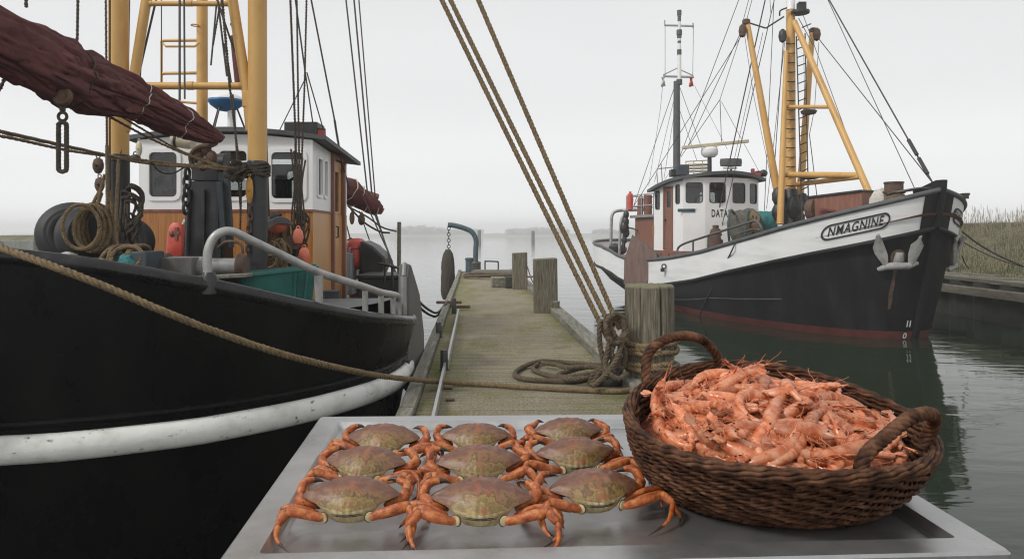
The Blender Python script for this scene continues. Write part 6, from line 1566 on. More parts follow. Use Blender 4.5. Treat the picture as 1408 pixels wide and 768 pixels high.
def pennant(px, py, m, label):
    mb = MB(); rows = []
    for i in range(6): rows.append([at(px + (k - 1.5) * 1.6 + .8 * math.sin(i + k), py + i * 2.6 + .8 * math.sin(k * 2), AY + .1 * math.sin(k + i)) for k in range(4)])
    mb.grid(rows); mb.grid([[v + V((0, .03, 0)) for v in r] for r in rows]); tag(mb.build('pennant', M[m], sharp=80), label, 'flag')
pennant(950.5, 106, 'red', 'small red pennant hanging below the thin aft mast crosstree')
pennant(912, 106, 'cloth_white', 'limp pale pennant hanging below the thin aft mast crosstree')

# foredeck gear and net drums
wt_ = thing('deck_winch', 'long brown deck winch with round drum ends behind the white bulwark', 'winch', tuple(bw(3, .2, .8)))
mb = MB(); a, b = at(1122, 288, 20.4), at(1198, 280, 19.0); mb.beam(a, b, .8, .62); mb.build('winch_casing', M['wood_brown'], wt_, bevel=.03)
mb = MB(); mb.beam(a + V((0, 0, .33)), b + V((0, 0, .33)), .9, .05); mb.build('casing_lid', M['black_metal'], wt_)
d_ = (b - a).normalized(); R = d_.to_track_quat('Z', 'Y').to_matrix()
mb = MB(); mb.lathe([(.06, -.22), (.36, -.2), (.38, -.12), (.36, .02), (.1, .03)], 22, a + V((-.05, -.3, -.02)), R); mb.build('drum_end', M['rust'], wt_)
mb = MB(); mb.beam(at(1128, 287, 19.6), at(1148, 290, 19.3), .06, .05); mb.box(at(1140, 293, 19.5), (.5, .1, .14)); mb.build('brake_lever', M['red_boot'], wt_)
tag(cloth(at(1209, 278, 18.6), .26, .2, .34, 11, 'white').build('sacking', M['cloth_white']), 'heaped white sacking beside the capstan on the bow', 'sack')
cp = thing('capstan', 'brown waisted capstan with rope turns on the bow deck', 'capstan', tuple(at(1229, 276, 18.4)))
c = at(1229, 274, 18.4); mb = MB(); mb.lathe([(.27, -.45), (.25, -.1), (.21, .0), (.19, .12), (.27, .16), (.27, .20), (.22, .22), (.22, .40), (.2, .41)], 22, c); mb.build('capstan_drum', M['rust'], cp)
mb = MB(); 
for k in range(5): mb.torus(c + V((0, 0, -.08 + k * .045)), .255 - .006 * k, .026, 22, 6)
mb.build('rope_turn', M['rope'], cp)
mb = MB(); mb.lathe([(.12, 0), (.24, .01), (.235, .05), (.05, .06)], 20, c + V((0, 0, .39))); mb.build('capstan_cap', M['black_metal'], cp)
def net_roll(name, a, b, r, m, label, seed):
    a, b = V(a), V(b); mb = MB(); P = [a.lerp(b, i / 16) for i in range(17)]; fr = frames(P); rows = []
    for i, (p, (t_, x, y)) in enumerate(zip(P, fr)):
        e_ = min(1, .55 + i * .3, .55 + (16 - i) * .3)
        rows.append([p + (x * math.cos(2 * PI * k / 36) + y * math.sin(2 * PI * k / 36)) * r * e_ * (1 + .12 * noise.noise((math.cos(2 * PI * k / 36) * 2.4, math.sin(2 * PI * k / 36) * 2.4, i * .45 + seed))) for k in range(36)])
    mb.grid(rows, closed=True); mb.add(rows[0], [tuple(range(36))]); mb.add(rows[-1], [tuple(range(36))]); return tag(mb.build(name, M[m], sharp=70), label, 'fishing net', 'rolled nets on the far boat')
net_roll('rolled_net', at(1012, 312, 22.6), at(1036, 308, 22.9), .50, 'net_brown', 'grey-brown rolled fishing net amidships behind the white bulwark', 1)
net_roll('rolled_net', at(1036, 308, 23.1), at(1066, 306, 23.1), .38, 'net_teal', 'teal rolled fishing net beside the foot of the yellow mast', 4)
for px in (1006, 1030): 
    c = at(px, 313, 22.4); mb = MB(); mb.torus(c, .55, .035, 30, 8, Matrix.Rotation(1.1, 3, 'Z') @ Matrix.Rotation(PI / 2, 3, 'X')); mb.build('drum_hoop', M['teal_trim'], RBT)
mb = MB(); rs = random.Random(3)
for i in range(10):
    pts = [at(1034 + rs.uniform(-6, 6), 290, 22.3), at(1038 + rs.uniform(-8, 8), 300, 22.1), at(1036 + rs.uniform(-10, 10), 312, 22.1), at(1040 + rs.uniform(-12, 10), 321, 22.2)]; mb.tube(smooth(pts, 4), .028, 6)
tag(mb.build('net_rope', M['rope']), 'tangle of tan net ropes hanging over the rolled nets', 'rope')
mb = MB(); c = at(984, 328, 23.6); mb.lathe([(.22, -.45), (.24, 0), (.16, .3), (.10, .34), (.10, .44)], 14, c); tag(mb.build('deck_post', M['rust']), 'rusty deck post beside the wheelhouse front of the far boat', 'bitt')
mb = MB(); mb.prism([(991, 325), (997, 321), (997, 331), (992, 329)], lambda u, v, d: at(u, v, 23.4 + d), 0, .12); tag(mb.build('white_panel', M['white']), 'small white panel standing on deck beside the rusty post', 'panel')

# otter board on the near side, with the mark 4
ob2 = thing('otter_board', 'brown wooden trawl board hung over the white bulwark with mark 4', 'trawl board', tuple(at(882, 360, 25.6)))
P0 = at(882, 358, 25.55); U = V((.82, -.50, .0)).normalized(); Fq = Fr(P0, U); Fq.N = V((U.y, -U.x, 0)).normalized()
def to_uv(px, py):   # intersect the pixel ray with the board's plane
    d = V(((px - 704) / 1000, 1, -(py - 323) / 1000)); o_ = V((0, 0, CAM_H)); k = (P0 - o_).dot(Fq.N) / d.dot(Fq.N); q = o_ + d * k - P0
    return q.dot(Fq.U), q.z
poly = [to_uv(*q) for q in ((859, 391), (860, 358), (870, 324), (903, 348), (904, 366), (899, 381), (887, 389.5))]
mb = MB(); mb.prism(poly, Fq, -.03, .06); mb.build('board', M['plank_board'], ob2)
mb = MB(); mb.tube([Fq(u, v, .01) for u, v in poly], .045, 8, closed=True); mb.build('iron_edge', M['board_grey'], ob2)
poly2 = [to_uv(*q) for q in ((900, 347), (911, 354), (912, 366), (904, 378), (898, 382), (903, 366))]
mb = MB(); mb.prism(poly2, Fq, -.22, -.04); mb.build('shoe', M['grey_dark'], ob2, bevel=.03)
vs, fs = text_geo('4', .30, .012); u0, v0 = to_uv(897.5, 368.5); mb = MB(); mb.add([Fq(u + u0, v + v0, .064 if Fq.N.y < 0 else -.034) for u, v in vs], fs); mb.build('board_mark', M['letter'], ob2, smooth_=False)
mb = MB(); mb.torus(at(913, 366, 24.1), .07, .022, 12, 6, Matrix.Rotation(PI / 2, 3, 'X')); mb.box(at(911, 371, 24.1), (.12, .1, .12)); mb.build('shackle', M['black_metal'], ob2)

# rigging of the white-banded boat
BT = at(1283, 252, 17.3)
for (x0, y0, Ya, x1, y1, Yb, r) in [
    (1088, -92, 22.4, 1283, 252, 17.3, .020), (1096, -92, 22.4, 1260, 264, 17.9, .011), (1123, 50, 23.1, 1283, 252, 17.3, .014), (1104, 20, 22.2, 1178, 222, 19.9, .010), (1098, 25, 22.3, 1118, 62, 22.4, .012),
    (1046, -80, 22.5, 935, 215, 26.6, .012), (1061, -40, 22.5, 981, 322, 25.2, .020), (1074, -40, 22.5, 990, 322, 25.0, .014), (981, 322, 25.2, 975, 345, 24.9, .018),
    (1017, 48, 22.8, 944, 205, 28.0, .012), (1019, 50, 22.8, 871, 284, 29.0, .012), (1018, 50, 22.8, 990, 137, 25.5, .010), (990, 137, 25.5, 936, 216, 28.5, .012), (990, 137, 25.5, 992, 195, 27.5, .012), (992, 140, 26.0, 1046, 240, 27.4, .008),
    (1024, 50, 22.8, 1036, 130, 23.2, .008), (1036, 130, 23.2, 1068, 283, 22.9, .008), (1049, 45, 22.6, 1005, 240, 26.5, .009), (1066, -40, 22.6, 1051, 290, 23.3, .011), (1077, 58, 22.3, 1063, 255, 22.6, .013), (1079, 58, 22.3, 1054, 287, 23.0, .009), (1056, -40, 22.7, 1060, 20, 22.7, .009),
    (928, 118, 28.6, 871, 284, 29.0, .013), (926, 140, 28.6, 900, 250, 30.0, .009), (928, 150, 28.6, 913, 245, 29.0, .009), (934, 118, 28.6, 968, 212, 28.0, .011), (934, 150, 28.6, 958, 220, 28.4, .010), (912, 108, 28.6, 908, 150, 29.9, .008), (908, 150, 29.9, 892, 255, 30.2, .008), (955, 118, 28.6, 1000, 205, 27.8, .007),
    (1126, 58, 23.1, 1120, 150, 22.3, .009), (1120, 150, 22.3, 1113, 185, 22.2, .010), (1113, 185, 22.2, 1127, 300, 21.0, .013), (1105, 60, 22.3, 1107, 170, 22.2, .008), (1031, 32, 22.9, 1053, 39, 22.8, .026), (1053, 39, 22.8, 1078, 23, 22.4, .026), (1103, 38, 22.6, 1115, 33, 23.1, .02), (1018, -40, 22.7, 1011, -0, 22.9, .010), (1026, 30, 22.9, 1050, -60, 22.5, .010), (1022, 28, 22.9, 1040, -40, 22.6, .010), (936, 212, 28.5, 905, 262, 29.5, .008)]:
    mb = MB(); mb.tube([at(x0, y0, Ya), at((x0 + x1) / 2, (y0 + y1) / 2, (Ya + Yb) / 2), at(x1, y1, Yb)], r, 5); mb.build('rigging_line', M['wire'], RBT)
for t_ in (.86, .92): 
    a = at(1088, -92, 22.4).lerp(BT, t_); mb = MB(); mb.tube([a, at(1088, -92, 22.4).lerp(BT, t_ + .05)], .045, 8); mb.build('turnbuckle', M['black_metal'], RBT)
mb = MB(); mb.tube(smooth([capp(1012) + V((0, 0, .02)), at(1006, 345, capp(1006).y - .15), at(992, 372, 21.3), at(975, 404, 21.7), at(963, 430, 22.5), at(962, 440, 22.6)], 8), .022, 6); mb.build('hanging_line', M['wire'], RBT)
for (pts, lab) in (([at(1323, 318, 18.4), at(1345, 335, 18.2), at(1375, 352, 18.0), at(1412, 368, 17.8), at(1470, 392, 17.6)], 'heavier upper bow line running from the far boat to the quay'), ([at(1323, 332, 18.4), at(1345, 344, 18.6), at(1375, 357, 18.8), at(1405, 366, 18.9), at(1450, 378, 19.0)], 'thin lower bow line running from the far boat to the quay'), ([at(1323, 352, 18.5), at(1327, 362, 19.2), at(1332, 369, 20)], 'short line dropping behind the far bow to the quay')):
    mb = MB(); mb.tube(smooth(pts, 8), .022 if 'heavier' in lab else .014, 6); tag(mb.build('bow_line', M['black_metal']), lab, 'rope', 'bow lines to the quay')

# ------------------------------------------------------------------ steel tray table
TZ = CAM_H - .442            # rim height
TF = CAM_H - .460            # tray floor
tray = thing('steel_tray', 'brushed steel tray table holding the crabs and the shrimp basket', 'tray table', (.13, 1.4, 0))
C4 = [V((-.398, .958, 0)), V((.702, 1.016, 0)), (V((.672, 1.81, 0))), V((-.469, 1.775, 0))]
def inset(d):
    out = []
    n = 4; cen = sum(C4, V((0, 0, 0))) / 4
    for i in range(4):
        p0, p1, p2 = C4[i - 1], C4[i], C4[(i + 1) % 4]
        a = (p1 - p0).normalized(); b = (p2 - p1).normalized()
        na = V((-a.y, a.x, 0)); nb = V((-b.y, b.x, 0))
        k = (na + nb) / (1 + na.dot(nb)); out.append(p1 + k * d)
    return out
def fil(P, r, n=5):          # rounded corners
    out = []
    for i in range(4):
        p0, p1, p2 = P[i - 1], P[i], P[(i + 1) % 4]
        a = (p0 - p1).normalized(); b = (p2 - p1).normalized()
        for k in range(n + 1):
            t = k / n; out.append((p1 + a * r) * (1 - t) ** 2 + p1 * 2 * t * (1 - t) + (p1 + b * r) * t * t)
    return out
def lvl(d, r, z): return [V((p.x, p.y, z)) for p in fil(inset(d), r)]
mb = MB()
mb.grid([lvl(.006, .01, TZ - .045), lvl(.0, .012, TZ - .040), lvl(.0, .012, TZ - .004), lvl(.004, .011, TZ), lvl(.050, .008, TZ), lvl(.0535, .008, TZ - .003), lvl(.060, .008, TF + .004), lvl(.066, .01, TF)], closed=True)
f0 = lvl(.066, .01, TF); mb.add(f0, [tuple(range(len(f0)))])
mb.build('tray_top', M['steel'], tray, sharp=25)
mb = MB(); P = [V((p.x, p.y, 0)) for p in inset(.06)]
for i in range(4): mb.beam(P[i] + V((0, 0, TZ - .075)), P[(i + 1) % 4] + V((0, 0, TZ - .075)), .035, .05)
mb.build('under_frame', M['steel'], tray)
for p in inset(.08):
    mb = MB(); mb.lathe([(.022, .03), (.02, TZ - .08)], 12, (p.x, p.y, 0)); mb.lathe([(.028, 0.005), (.028, .03), (.02, .035)], 12, (p.x, p.y, 0)); mb.build('leg', M['steel'], tray)

# ------------------------------------------------------------------ crabs
def crab_geo(seed):
    rs = random.Random(seed); parts = []
    A, B = .076, .046
    ztip = .047
    def zed(u): return ztip - .010 * (1 - abs(u) ** 1.6)          # front ridge dips in the middle
    NU, NV = 44, 20
    top = MB(); rows = []
    for i in range(NU + 1):
        u = -1 + 2 * i / NU; row = []
        yb = B * (1 - abs(u) ** 1.75) ** .85 if abs(u) < 1 else 0
        au = max(0, math.sqrt(u * u + .012) - .012); yf = B * .92 * max(0, 1 - au ** 1.35) ** .95 if abs(u) < 1 else 0
        rip = .0016 * math.sin(u * 46) * (1 - abs(u))
        for j in range(NV + 1):
            v = -1 + 2 * j / NV
            y = lerp(-yf, yb, (v + 1) / 2) - rip * max(0, -v) ** 10; ze = lerp(zed(u), ztip + .004, (v + 1) / 2)
            dome = .0275 * (1 - abs(u) ** 1.9) ** .92 * max(0, (1 - abs(v) ** 2.3)) ** .75
            lump = .0040 * noise.noise((abs(u) * 5 + seed, v * 3.2, seed)) * (1 - v * v) + .0020 * noise.noise((u * 13, v * 8, seed + 3)) * (1 - v * v)
            row.append(V((A * u, y, ze + dome + lump)))
        rows.append(row)
    top.grid(rows); parts.append(('carapace', top, M['shell'], 60))
    # cream face: from the front ridge down and inwards to the belly
    face = MB(); r0 = []; r1 = []; r2 = []; r3 = []; r4 = []
    for i in range(NU + 1):
        u = -1 + 2 * i / NU; p = rows[i][0]
        q = max(0, min(1, (.74 - abs(u)) / .28)); q = q * q * (3 - 2 * q); r0.append(p + V((0, .0006, -.0004)))
        r1.append(V((p.x * .99, p.y + .002 - .0018 * q, p.z - .0035 * q - .0012)))
        r2.append(V((p.x * .93, p.y * .95 + .002, lerp(p.z - .0025, .0285, q))))
        r3.append(V((p.x * .84, p.y * .87 + .002, lerp(p.z - .005, .0215, q)))); r4.append(V((p.x * .62, p.y * .5, lerp(p.z - .010, .012, q))))
    bk = [V((r[-1].x * .9, r[-1].y * .7, r[-1].z - .016)) for r in rows]
    face.grid([r0, r1, r2, r3, r4, bk, [r[-1] for r in rows]]); parts.append(('underside', face, M['crab_cream'], 50))
    mouth = MB()
    yf0 = rows[NU // 2][0].y
    def fy(x, k):
        yb_ = -B * .92 * (1 - max(0, math.sqrt((x / A) ** 2 + .012) - .012) ** 1.35) ** .95
        return lerp(yb_ - .0010, yb_ * .95 + .0014, k) - .0010
    for k, zz_ in ((.15, zed(0) - .0052), (.75, zed(0) - .0082)): mouth.tube([V((x, fy(x, k), zz_)) for x in (-.024, -.016, -.008, 0, .008, .016, .024)], [.0003, .0006, .0006, .0006, .0006, .0006, .0003], 6); parts.append(('mouth_line', mouth, M['crab_tip'], 60))
    for sg in (-1, 1):
        k = MB(); k.lathe([(.0005, -.004), (.0055, -.0035), (.0078, -.001), (.0075, .003), (.0006, .005)], 16, (sg * .0345, -.0375, .0285), Matrix.Rotation(sg * .55, 3, 'Z') @ Matrix.Rotation(PI / 2, 3, 'X')); parts.append(('leg_socket', k, M['crab_cream'], 60)); k2 = MB(); k2.torus((sg * .0345, -.0385, .0285), .0082, .0006, 22, 6, Matrix.Rotation(sg * .55, 3, 'Z') @ Matrix.Rotation(PI / 2, 3, 'X')); parts.append(('socket_rim', k2, M['crab_tip'], 60))
    def limb(name, pts, rad, tipk=1, flat=.82):
        # straight shelled segments that swell before each joint, a small knuckle between them, a pointed last segment
        m_ = MB(); tip = MB(); N = len(pts)
        bends = [0] + ([2] if name == 'claw' else [2, 3] if N == 6 else list(range(1, N - 1))) + [N - 1]
        for a, b in zip(bends, bends[1:]):
            A_, B_ = V(pts[a]), V(pts[b]); mid = V(pts[(a + b) // 2]) if b - a > 1 else (A_ + B_) / 2
            ra = rad[a]; rm = rad[(a + b) // 2] if b - a > 1 else (rad[a] + rad[b]) / 2; rb = rad[b]
            last = b == N - 1
            P = smooth([A_, A_.lerp(B_, .5).lerp(mid, .7), B_], 6) if name == 'leg' or b - a < 3 else smooth([V(pts[a]), V(pts[a + 1]), V(pts[a + 2]), V(pts[b])], 4)
            if not last:
                prof = [.66, .88, .95, .98, 1.0, 1.01, 1.03, 1.05, 1.07, 1.08, 1.05, .96, .72]
                m_.tube(P, [lerp(ra, rb, i / 12) * q for i, q in enumerate(prof)], 10, sy=1.25)
                m_.ball(B_, (rb * .84,) * 3, 10, m=1)
                for _ in range(3):
                    j = rs.randrange(3, 11); d = V((rs.gauss(0, 1), rs.gauss(0, 1), abs(rs.gauss(0, 1)))).normalized(); m_.ball(P[j] + d * rb * 1.0, (rb * .17,) * 3, 6)
            else:
                R_ = [ra * q for q in (.60, .90, .96, .92, .84, .74, .64, .54, .44, .34, .24, .14, .04)]
                k = 8 if name == 'leg' else 7
                m_.tube(P[:k + 1], R_[:k + 1], 10, sy=1.2); tip.tube(P[k:], [R_[k] * .985] + R_[k + 1:], 10, sy=1.2)
        return name, m_, tip
    limbs = []
    J = lambda s=.005, s2=1.9: V((rs.uniform(-s, s) * s2, rs.uniform(-s, s) * s2, rs.uniform(-s * .5, s) * s2))
    for sg in (-1, 1):
        m = lambda x, y, z: V((sg * x, y, max(.0028, z)))
        spread = rs.uniform(.9, 1.1); fold = rs.uniform(-.008, .010)
        # first leg: thick, out to the side from the socket, then folds down and forward
        limbs.append(limb('leg', [m(.036, -.040, .0275), m(.062, -.042, .033) + J(.003), m(.092 * spread, -.040, .040) + J(.003), m(.103 * spread, -.055, .025) + J(.004), m(.098 * spread + fold, -.078, .012), m(.066 + fold * 2.4, -.102, .0026)], [.0058, .0068, .0062, .0048, .0038, .0006]))
        limbs.append(limb('leg', [m(.045, -.028, .024), m(.075, -.024, .034) + J(.003), m(.094 * spread, -.018, .034) + J(.003), m(.108 * spread, -.032, .022) + J(.004), m(.114 * spread - fold, -.052, .009), m(.104 - fold * 2, -.076, .0026)], [.0050, .0058, .0050, .0041, .0032, .0006]))
        limbs.append(limb('leg', [m(.050, -.010, .024), m(.084, -.008, .036) + J(.003), m(.108 * spread, -.004, .032) + J(.004), m(.114 * spread, .006, .016) + J(.003), m(.120, .004, .006), m(.124, -.004, .0026)], [.0046, .0052, .0044, .0036, .0026, .0006]))
        limbs.append(limb('leg', [m(.050, .012, .026), m(.080, .016, .033) + J(.003), m(.100, .020, .022) + J(.003), m(.110 + fold, .028, .010), m(.116, .034, .003)], [.0042, .0046, .0036, .0026, .0006]))
        # claw curling up round the corner of the shell
        limbs.append(limb('claw', [m(.055, .004, .030), m(.078, .004, .036) + J(.003), m(.089, .020, .044) + J(.003), m(.080, .036, .054) + J(.003), m(.062, .042, .059), m(.050, .041, .056)], [.0062, .0076, .0078, .0070, .0052, .0012], 2))
    return parts, limbs
def make_crab(loc, rz, label, seed, scale=1.0):
    t = thing('crab', label, 'crab', loc, 'cooked crabs set out in rows on the tray')
    t.rotation_euler = (0, 0, rz); t.scale = (scale,) * 3
    parts, limbs = crab_geo(seed)
    for n, m_, mt, sh in parts: m_.build(n, mt, t, world_space=False, sharp=sh)
    for n, m_, tip in limbs:
        o = m_.build(n, [M['crab_leg'], M['crab_joint']], t, world_space=False, sharp=60); tip.build('tip', M['crab_tip'], o, world_space=False, sharp=60)
    return t
spots = [(482, 681, 'crab in the front row on the black hull side, all legs in view', -.04, 1.0), (662, 686, 'crab in the middle of the front row, two crabs behind it', .0, 1.0), (817, 669, 'crab in the front row nearest the basket, one long leg reaching out', .05, 1.0),
         (502, 634, 'crab in the middle row on the black hull side', -.03, 1.0), (658, 635, 'crab at the very centre of the nine, surrounded on every side', .02, 1.02), (792, 622, 'crab in the middle row on the basket side, tip under a claw', .06, .97),
         (527, 601, 'crab in the back row on the black hull side, by the tray corner', -.05, .97), (654, 597, 'crab in the middle of the back row against the tray rim', -.02, .96), (782, 590, 'crab in the back row on the basket side, highest in the picture', .05, .95)]
for i, (px, py, lab, rz, s) in enumerate(spots):
    Y = (.46 - .050) / ((py - 323) / 1000); x = (px - 704) / 1000 * Y
    make_crab((x, Y + .004, TF + .0015), rz * 1.6 + .04 + (.07, -.05, .09, -.1, .06, .02, -.06, .08, -.03)[i], lab, 11 + i * 7, s * (1.0, 1.04, .99, .98, 1.0, 1.03, 1.02, .97, 1.0)[i])

# ------------------------------------------------------------------ wicker basket
BC, RC = V((.462, 1.32, 0)), V((.452, 1.26, 0))
bask = thing('wicker_basket', 'oval brown wicker basket with two twisted handles, heaped with shrimp', 'basket', (BC.x, BC.y, TF))
def rim_z(x, y): return CAM_H - (.305 - .153 * (y - 1.26) + .02 * ((x - .452) / .25) ** 2)
def bpt(th, h, off=0.0):
    c = BC.lerp(RC, h); f = h ** .8
    rx = lerp(.192, .246, f) + .010 * math.sin(PI * h) + off; ry = lerp(.178, .238, f) + .010 * math.sin(PI * h) + off
    x, y = c.x + rx * math.cos(th), c.y + ry * math.sin(th)
    xr, yr = RC.x + .246 * math.cos(th), RC.y + .238 * math.sin(th)
    return V((x, y, lerp(TF + .004, rim_z(xr, yr), h)))
NSTK = 52; NROW = 28
core = MB(); core.grid([[bpt(2 * PI * k / 96, h / 12, -.004) for k in range(96)] for h in range(13)], closed=True); fl_ = [bpt(2 * PI * k / 96, 0.0, -.004) + V((0, 0, .004)) for k in range(96)]; core.add(fl_, [tuple(range(96))]); core.build('shaded_backing', M['wicker_dark'], bask)  # added dark sheet behind the weave, closes its gaps and paints their shade
wv = MB(); rs = random.Random(77)
for r in range(NROW):
    h = .015 + .93 * (r + .5) / NROW; path = []; n = NSTK * 5
    jit = rs.uniform(-.0008, .0008)
    for k in range(n):
        th = 2 * PI * k / n; ph = NSTK * th * .5 + r * PI / 2
        off = .0062 * math.sin(ph) + .0022
        p = bpt(th, h + .017 * (2 / PI) * math.asin(.96 * math.sin(NSTK * th * .5)) + .006 * noise.noise((th * 4, r, 1)), off); path.append(p + V((0, 0, jit)))
    wv.tube(path, .0025 + rs.uniform(-.0004, .0003), 6, closed=True, sy=1.1)
wv.build('woven_side', M['wicker'], bask, sharp=80)
sk = MB()
for k in range(NSTK):
    th = 2 * PI * (k + .5) / NSTK; sk.tube([bpt(th + .012 * math.sin(k * 3), h / 8, .0015) for h in range(9)], .0034, 6)
sk.build('upright_stake', M['wicker'], bask)
# inside weave seen above the shrimp
wi = MB()
for r in range(9):
    h = .62 + .34 * (r + .5) / 9; path = []
    for k in range(NSTK * 4):
        th = 2 * PI * k / (NSTK * 4); path.append(bpt(th, h, -.0095 + .004 * math.sin(NSTK * th * .5 + r * PI)))
    wi.tube(path, .0042, 6, closed=True)
wi.build('woven_inside', M['wicker'], bask, sharp=80)
rimp = [bpt(2 * PI * k / 160, 1.0) + V((0, 0, .002)) for k in range(160)]
rm = MB()
for s in range(7):
    path = []; n = 320
    for k in range(n):
        p = bpt(2 * PI * k / n, 1.0); an = 2 * PI * s / 7 + k / n * 2 * PI * 4
        o_ = V((math.cos(2 * PI * k / n), math.sin(2 * PI * k / n), 0)); path.append(p + o_ * (.0075 * math.cos(an) + .001) + V((0, 0, .0078 * math.sin(an) + .001)) + V((0, 0, .0012 * math.sin(k * .9 + s))))
    rm.tube(path, .0036 + .0004 * (s % 2), 7, closed=True)
rm.build('braided_rim', M['wicker'], bask, sharp=80)
ft = MB()
for s in range(3):
    path = []; n = 240
    for k in range(n):
        an = 2 * PI * s / 3 + k / n * 2 * PI * 26; th = 2 * PI * k / n; p = bpt(th, .02); o_ = V((math.cos(th), math.sin(th), 0)); path.append(p + o_ * (.005 * math.cos(an) + .003) + V((0, 0, .0045 * math.sin(an) + .004)))
    ft.tube(path, .0046, 6, closed=True)
ft.build('braided_foot', M['wicker'], bask, sharp=80)
def handle(pts, r):
    mb = MB(); P = smooth(pts, 10); mb.rope(P, r, pitch=r * 4.4, step=r * .4, strands=4, n=7)
    for e, d in ((P[0], P[1]), (P[-1], P[-2])):
        for k in range(3): mb.torus(e + (d - e).normalized() * (.006 + .010 * k) + V((0, 0, -.004)), r * 1.12, .0042, 18, 6, (d - e).normalized().to_track_quat('Z', 'Y').to_matrix())
    mb.build('handle', M['wicker'], bask, sharp=80)
z_ = rim_z
handle([V((.266, 1.418, z_(.266, 1.418) - .03)), V((.262, 1.42, z_(.262, 1.42) + .015)), at(891, 488, 1.435), at(908, 470, 1.445), at(938, 461.5, 1.46), at(965, 467, 1.475), at(982, 483, 1.485), at(990, 500, 1.49), V((.430, 1.485, z_(.43, 1.485) - .03))], .0098)
handle([V((.500, 1.047, z_(.5, 1.047) - .03)), at(1184, 640, 1.048), at(1193, 622, 1.05), at(1218, 600, 1.07), at(1245, 578, 1.09), at(1266, 569, 1.11), at(1281, 569, 1.13), at(1284, 580, 1.15), at(1277, 598, 1.165), V((.650, 1.165, z_(.65, 1.165) - .03))], .0106)
st_ = MB(); st_.tube(smooth([at(934, 507, 1.42), at(936, 514, 1.41), at(941, 524, 1.40), at(942, 532, 1.39)], 5), .0012, 5); st_.build('loose_fibre', M['wicker'], bask)

# ------------------------------------------------------------------ shrimp heaped in the basket
def shrimp_proto(curl, L, seed):
    rs = random.Random(seed); n = 44; P = []; x = y = 0.0; ang = -curl * .42; L *= 1.16
    for i in range(n):
        t = i / (n - 1); P.append(V((x, y, .0018 * math.sin(t * 5 + seed))))
        k = curl * (0.35 if t < .36 else 1.35) / n
        ang += k; x += L / n * math.cos(ang); y += L / n * math.sin(ang)
    c = sum(P, V((0, 0, 0))) / n; P = [p - c for p in P]
    R_ = []
    for i in range(n):
        t = i / (n - 1)
        if t < .38: r = interp(t, [(0, .0012), (.04, .0036), (.10, .0064), (.22, .0090), (.33, .0096), (.38, .0090)])
        else:
            s = (t - .38) / .62 * 6; f = s - int(s); r = lerp(.0098, .0036, (t - .38) / .62) * (.90 + .16 * f)
        R_.append(r)
    b = MB(); b.tube(P, R_, 12, sy=1.0)
    nf = 12
    for i in range(n - 1):
        t = (i + .5) / (n - 1)
        if t > .40 and ((t - .38) / .62 * 6) % 1.0 > .72:
            for k in range(nf): b.m[i * nf + k] = 1
    d0 = (P[0] - P[2]).normalized(); b.tube([P[2], P[0] + d0 * .006 + V((0, -.001, 0)), P[0] + d0 * .017 + V((0, -.0035, 0))], [.0016, .0012, .0002], 6)
    fr = frames(P); N_ = [V((-t_.y, t_.x, 0)).normalized() for t_, a_, b_ in fr]     # towards the inside of the curl
    legs = MB()
    for i in range(7):
        q = int(n * (.14 + .24 * i / 6)); d = N_[q]; l = rs.uniform(.012, .019); s = -.25 if i < 6 else .2
        legs.tube([P[q] + d * R_[q] * .8, P[q] + d * (R_[q] + l * .28) - fr[q][0] * l * .45 + V((0, 0, rs.uniform(-.004, .004))), P[q] + d * (R_[q] + l * .35) - fr[q][0] * l * 1.2 + V((0, 0, rs.uniform(-.006, .006)))], [.0008, .0005, .0002], 5)
    for i in range(5):
        q = int(n * (.45 + .42 * i / 4)); d = N_[q]; l = rs.uniform(.005, .008)
        legs.tube([P[q] + d * R_[q] * .8, P[q] + d * (R_[q] + l * .5) + fr[q][0] * l * .9], [.0020, .0004], 5)
    tail = MB(); te = P[-1]; td = fr[-1][0]; tn = N_[-1]
    for k in range(5):
        a = (k - 2) * .28; d = (td * math.cos(a) + tn * math.sin(a) * .9).normalized(); sd = V((0, 0, 1)).cross(d) * .0
        w_ = d.cross(V((0, 0, 1))).normalized(); l = .016 - .002 * abs(k - 2); z = .0012 * (k % 2)
        tail.grid([[te + d * (l * f) + w_ * (w0 * s_) + V((0, 0, z + .0008 * s_ * s_ + (.0007 if lay else 0))) for s_ in (-1, -.4, .4, 1)] for lay in (0, 1) for f, w0 in (((0, .0014), (.4, .0030), (.8, .0034), (1.0, .0016)) if not lay else ((1.0, .0016), (.8, .0034), (.4, .0030), (0, .0014)))])
    ant = []
    for k in range(2):
        m_ = MB(); pts = [P[1], P[0] + d0 * .012 + V((0, 0, .004 * (1 if k else -1)))]
        v_ = d0.copy(); p = pts[-1]
        for j in range(3):
            v_ = (v_ + N_[0] * rs.uniform(-.35, .5) + V((0, 0, rs.uniform(-.25, .25)))).normalized(); p = p + v_ * .008; pts.append(p)
        m_.tube(smooth(pts, 3), .00034, 4); ant.append(m_)
    eyes = []
    for k in (-1, 1):
        m_ = MB(); m_.ball(P[3] + V((0, 0, k * R_[3] * 1.05)) - N_[3] * .001, (.0012,) * 3, 8); eyes.append(m_)
    return b, legs, tail, ant, eyes
protos = []
for i, (cu, L) in enumerate(((1.3, .098), (1.9, .098), (.8, .094), (2.5, .10), (1.6, .092), (2.1, .096), (1.1, .10), (.45, .09))):
    b, legs, tail, ant, eyes = shrimp_proto(cu, L, i)
    mesh = lambda mb_, nm, mt: mb_.build(nm, mt, None, sharp=50)
    protos.append([mesh(b, 'shrimp', [M['shrimp'], M['shrimp_pale']]), mesh(legs, 'leg_fringe', M['shrimp_thin']), mesh(tail, 'tail_fan', M['shrimp'])] + [mesh(a, 'feeler', M['shrimp_thin']) for a in ant] + [mesh(e_, 'eye', M['eye']) for e_ in eyes])
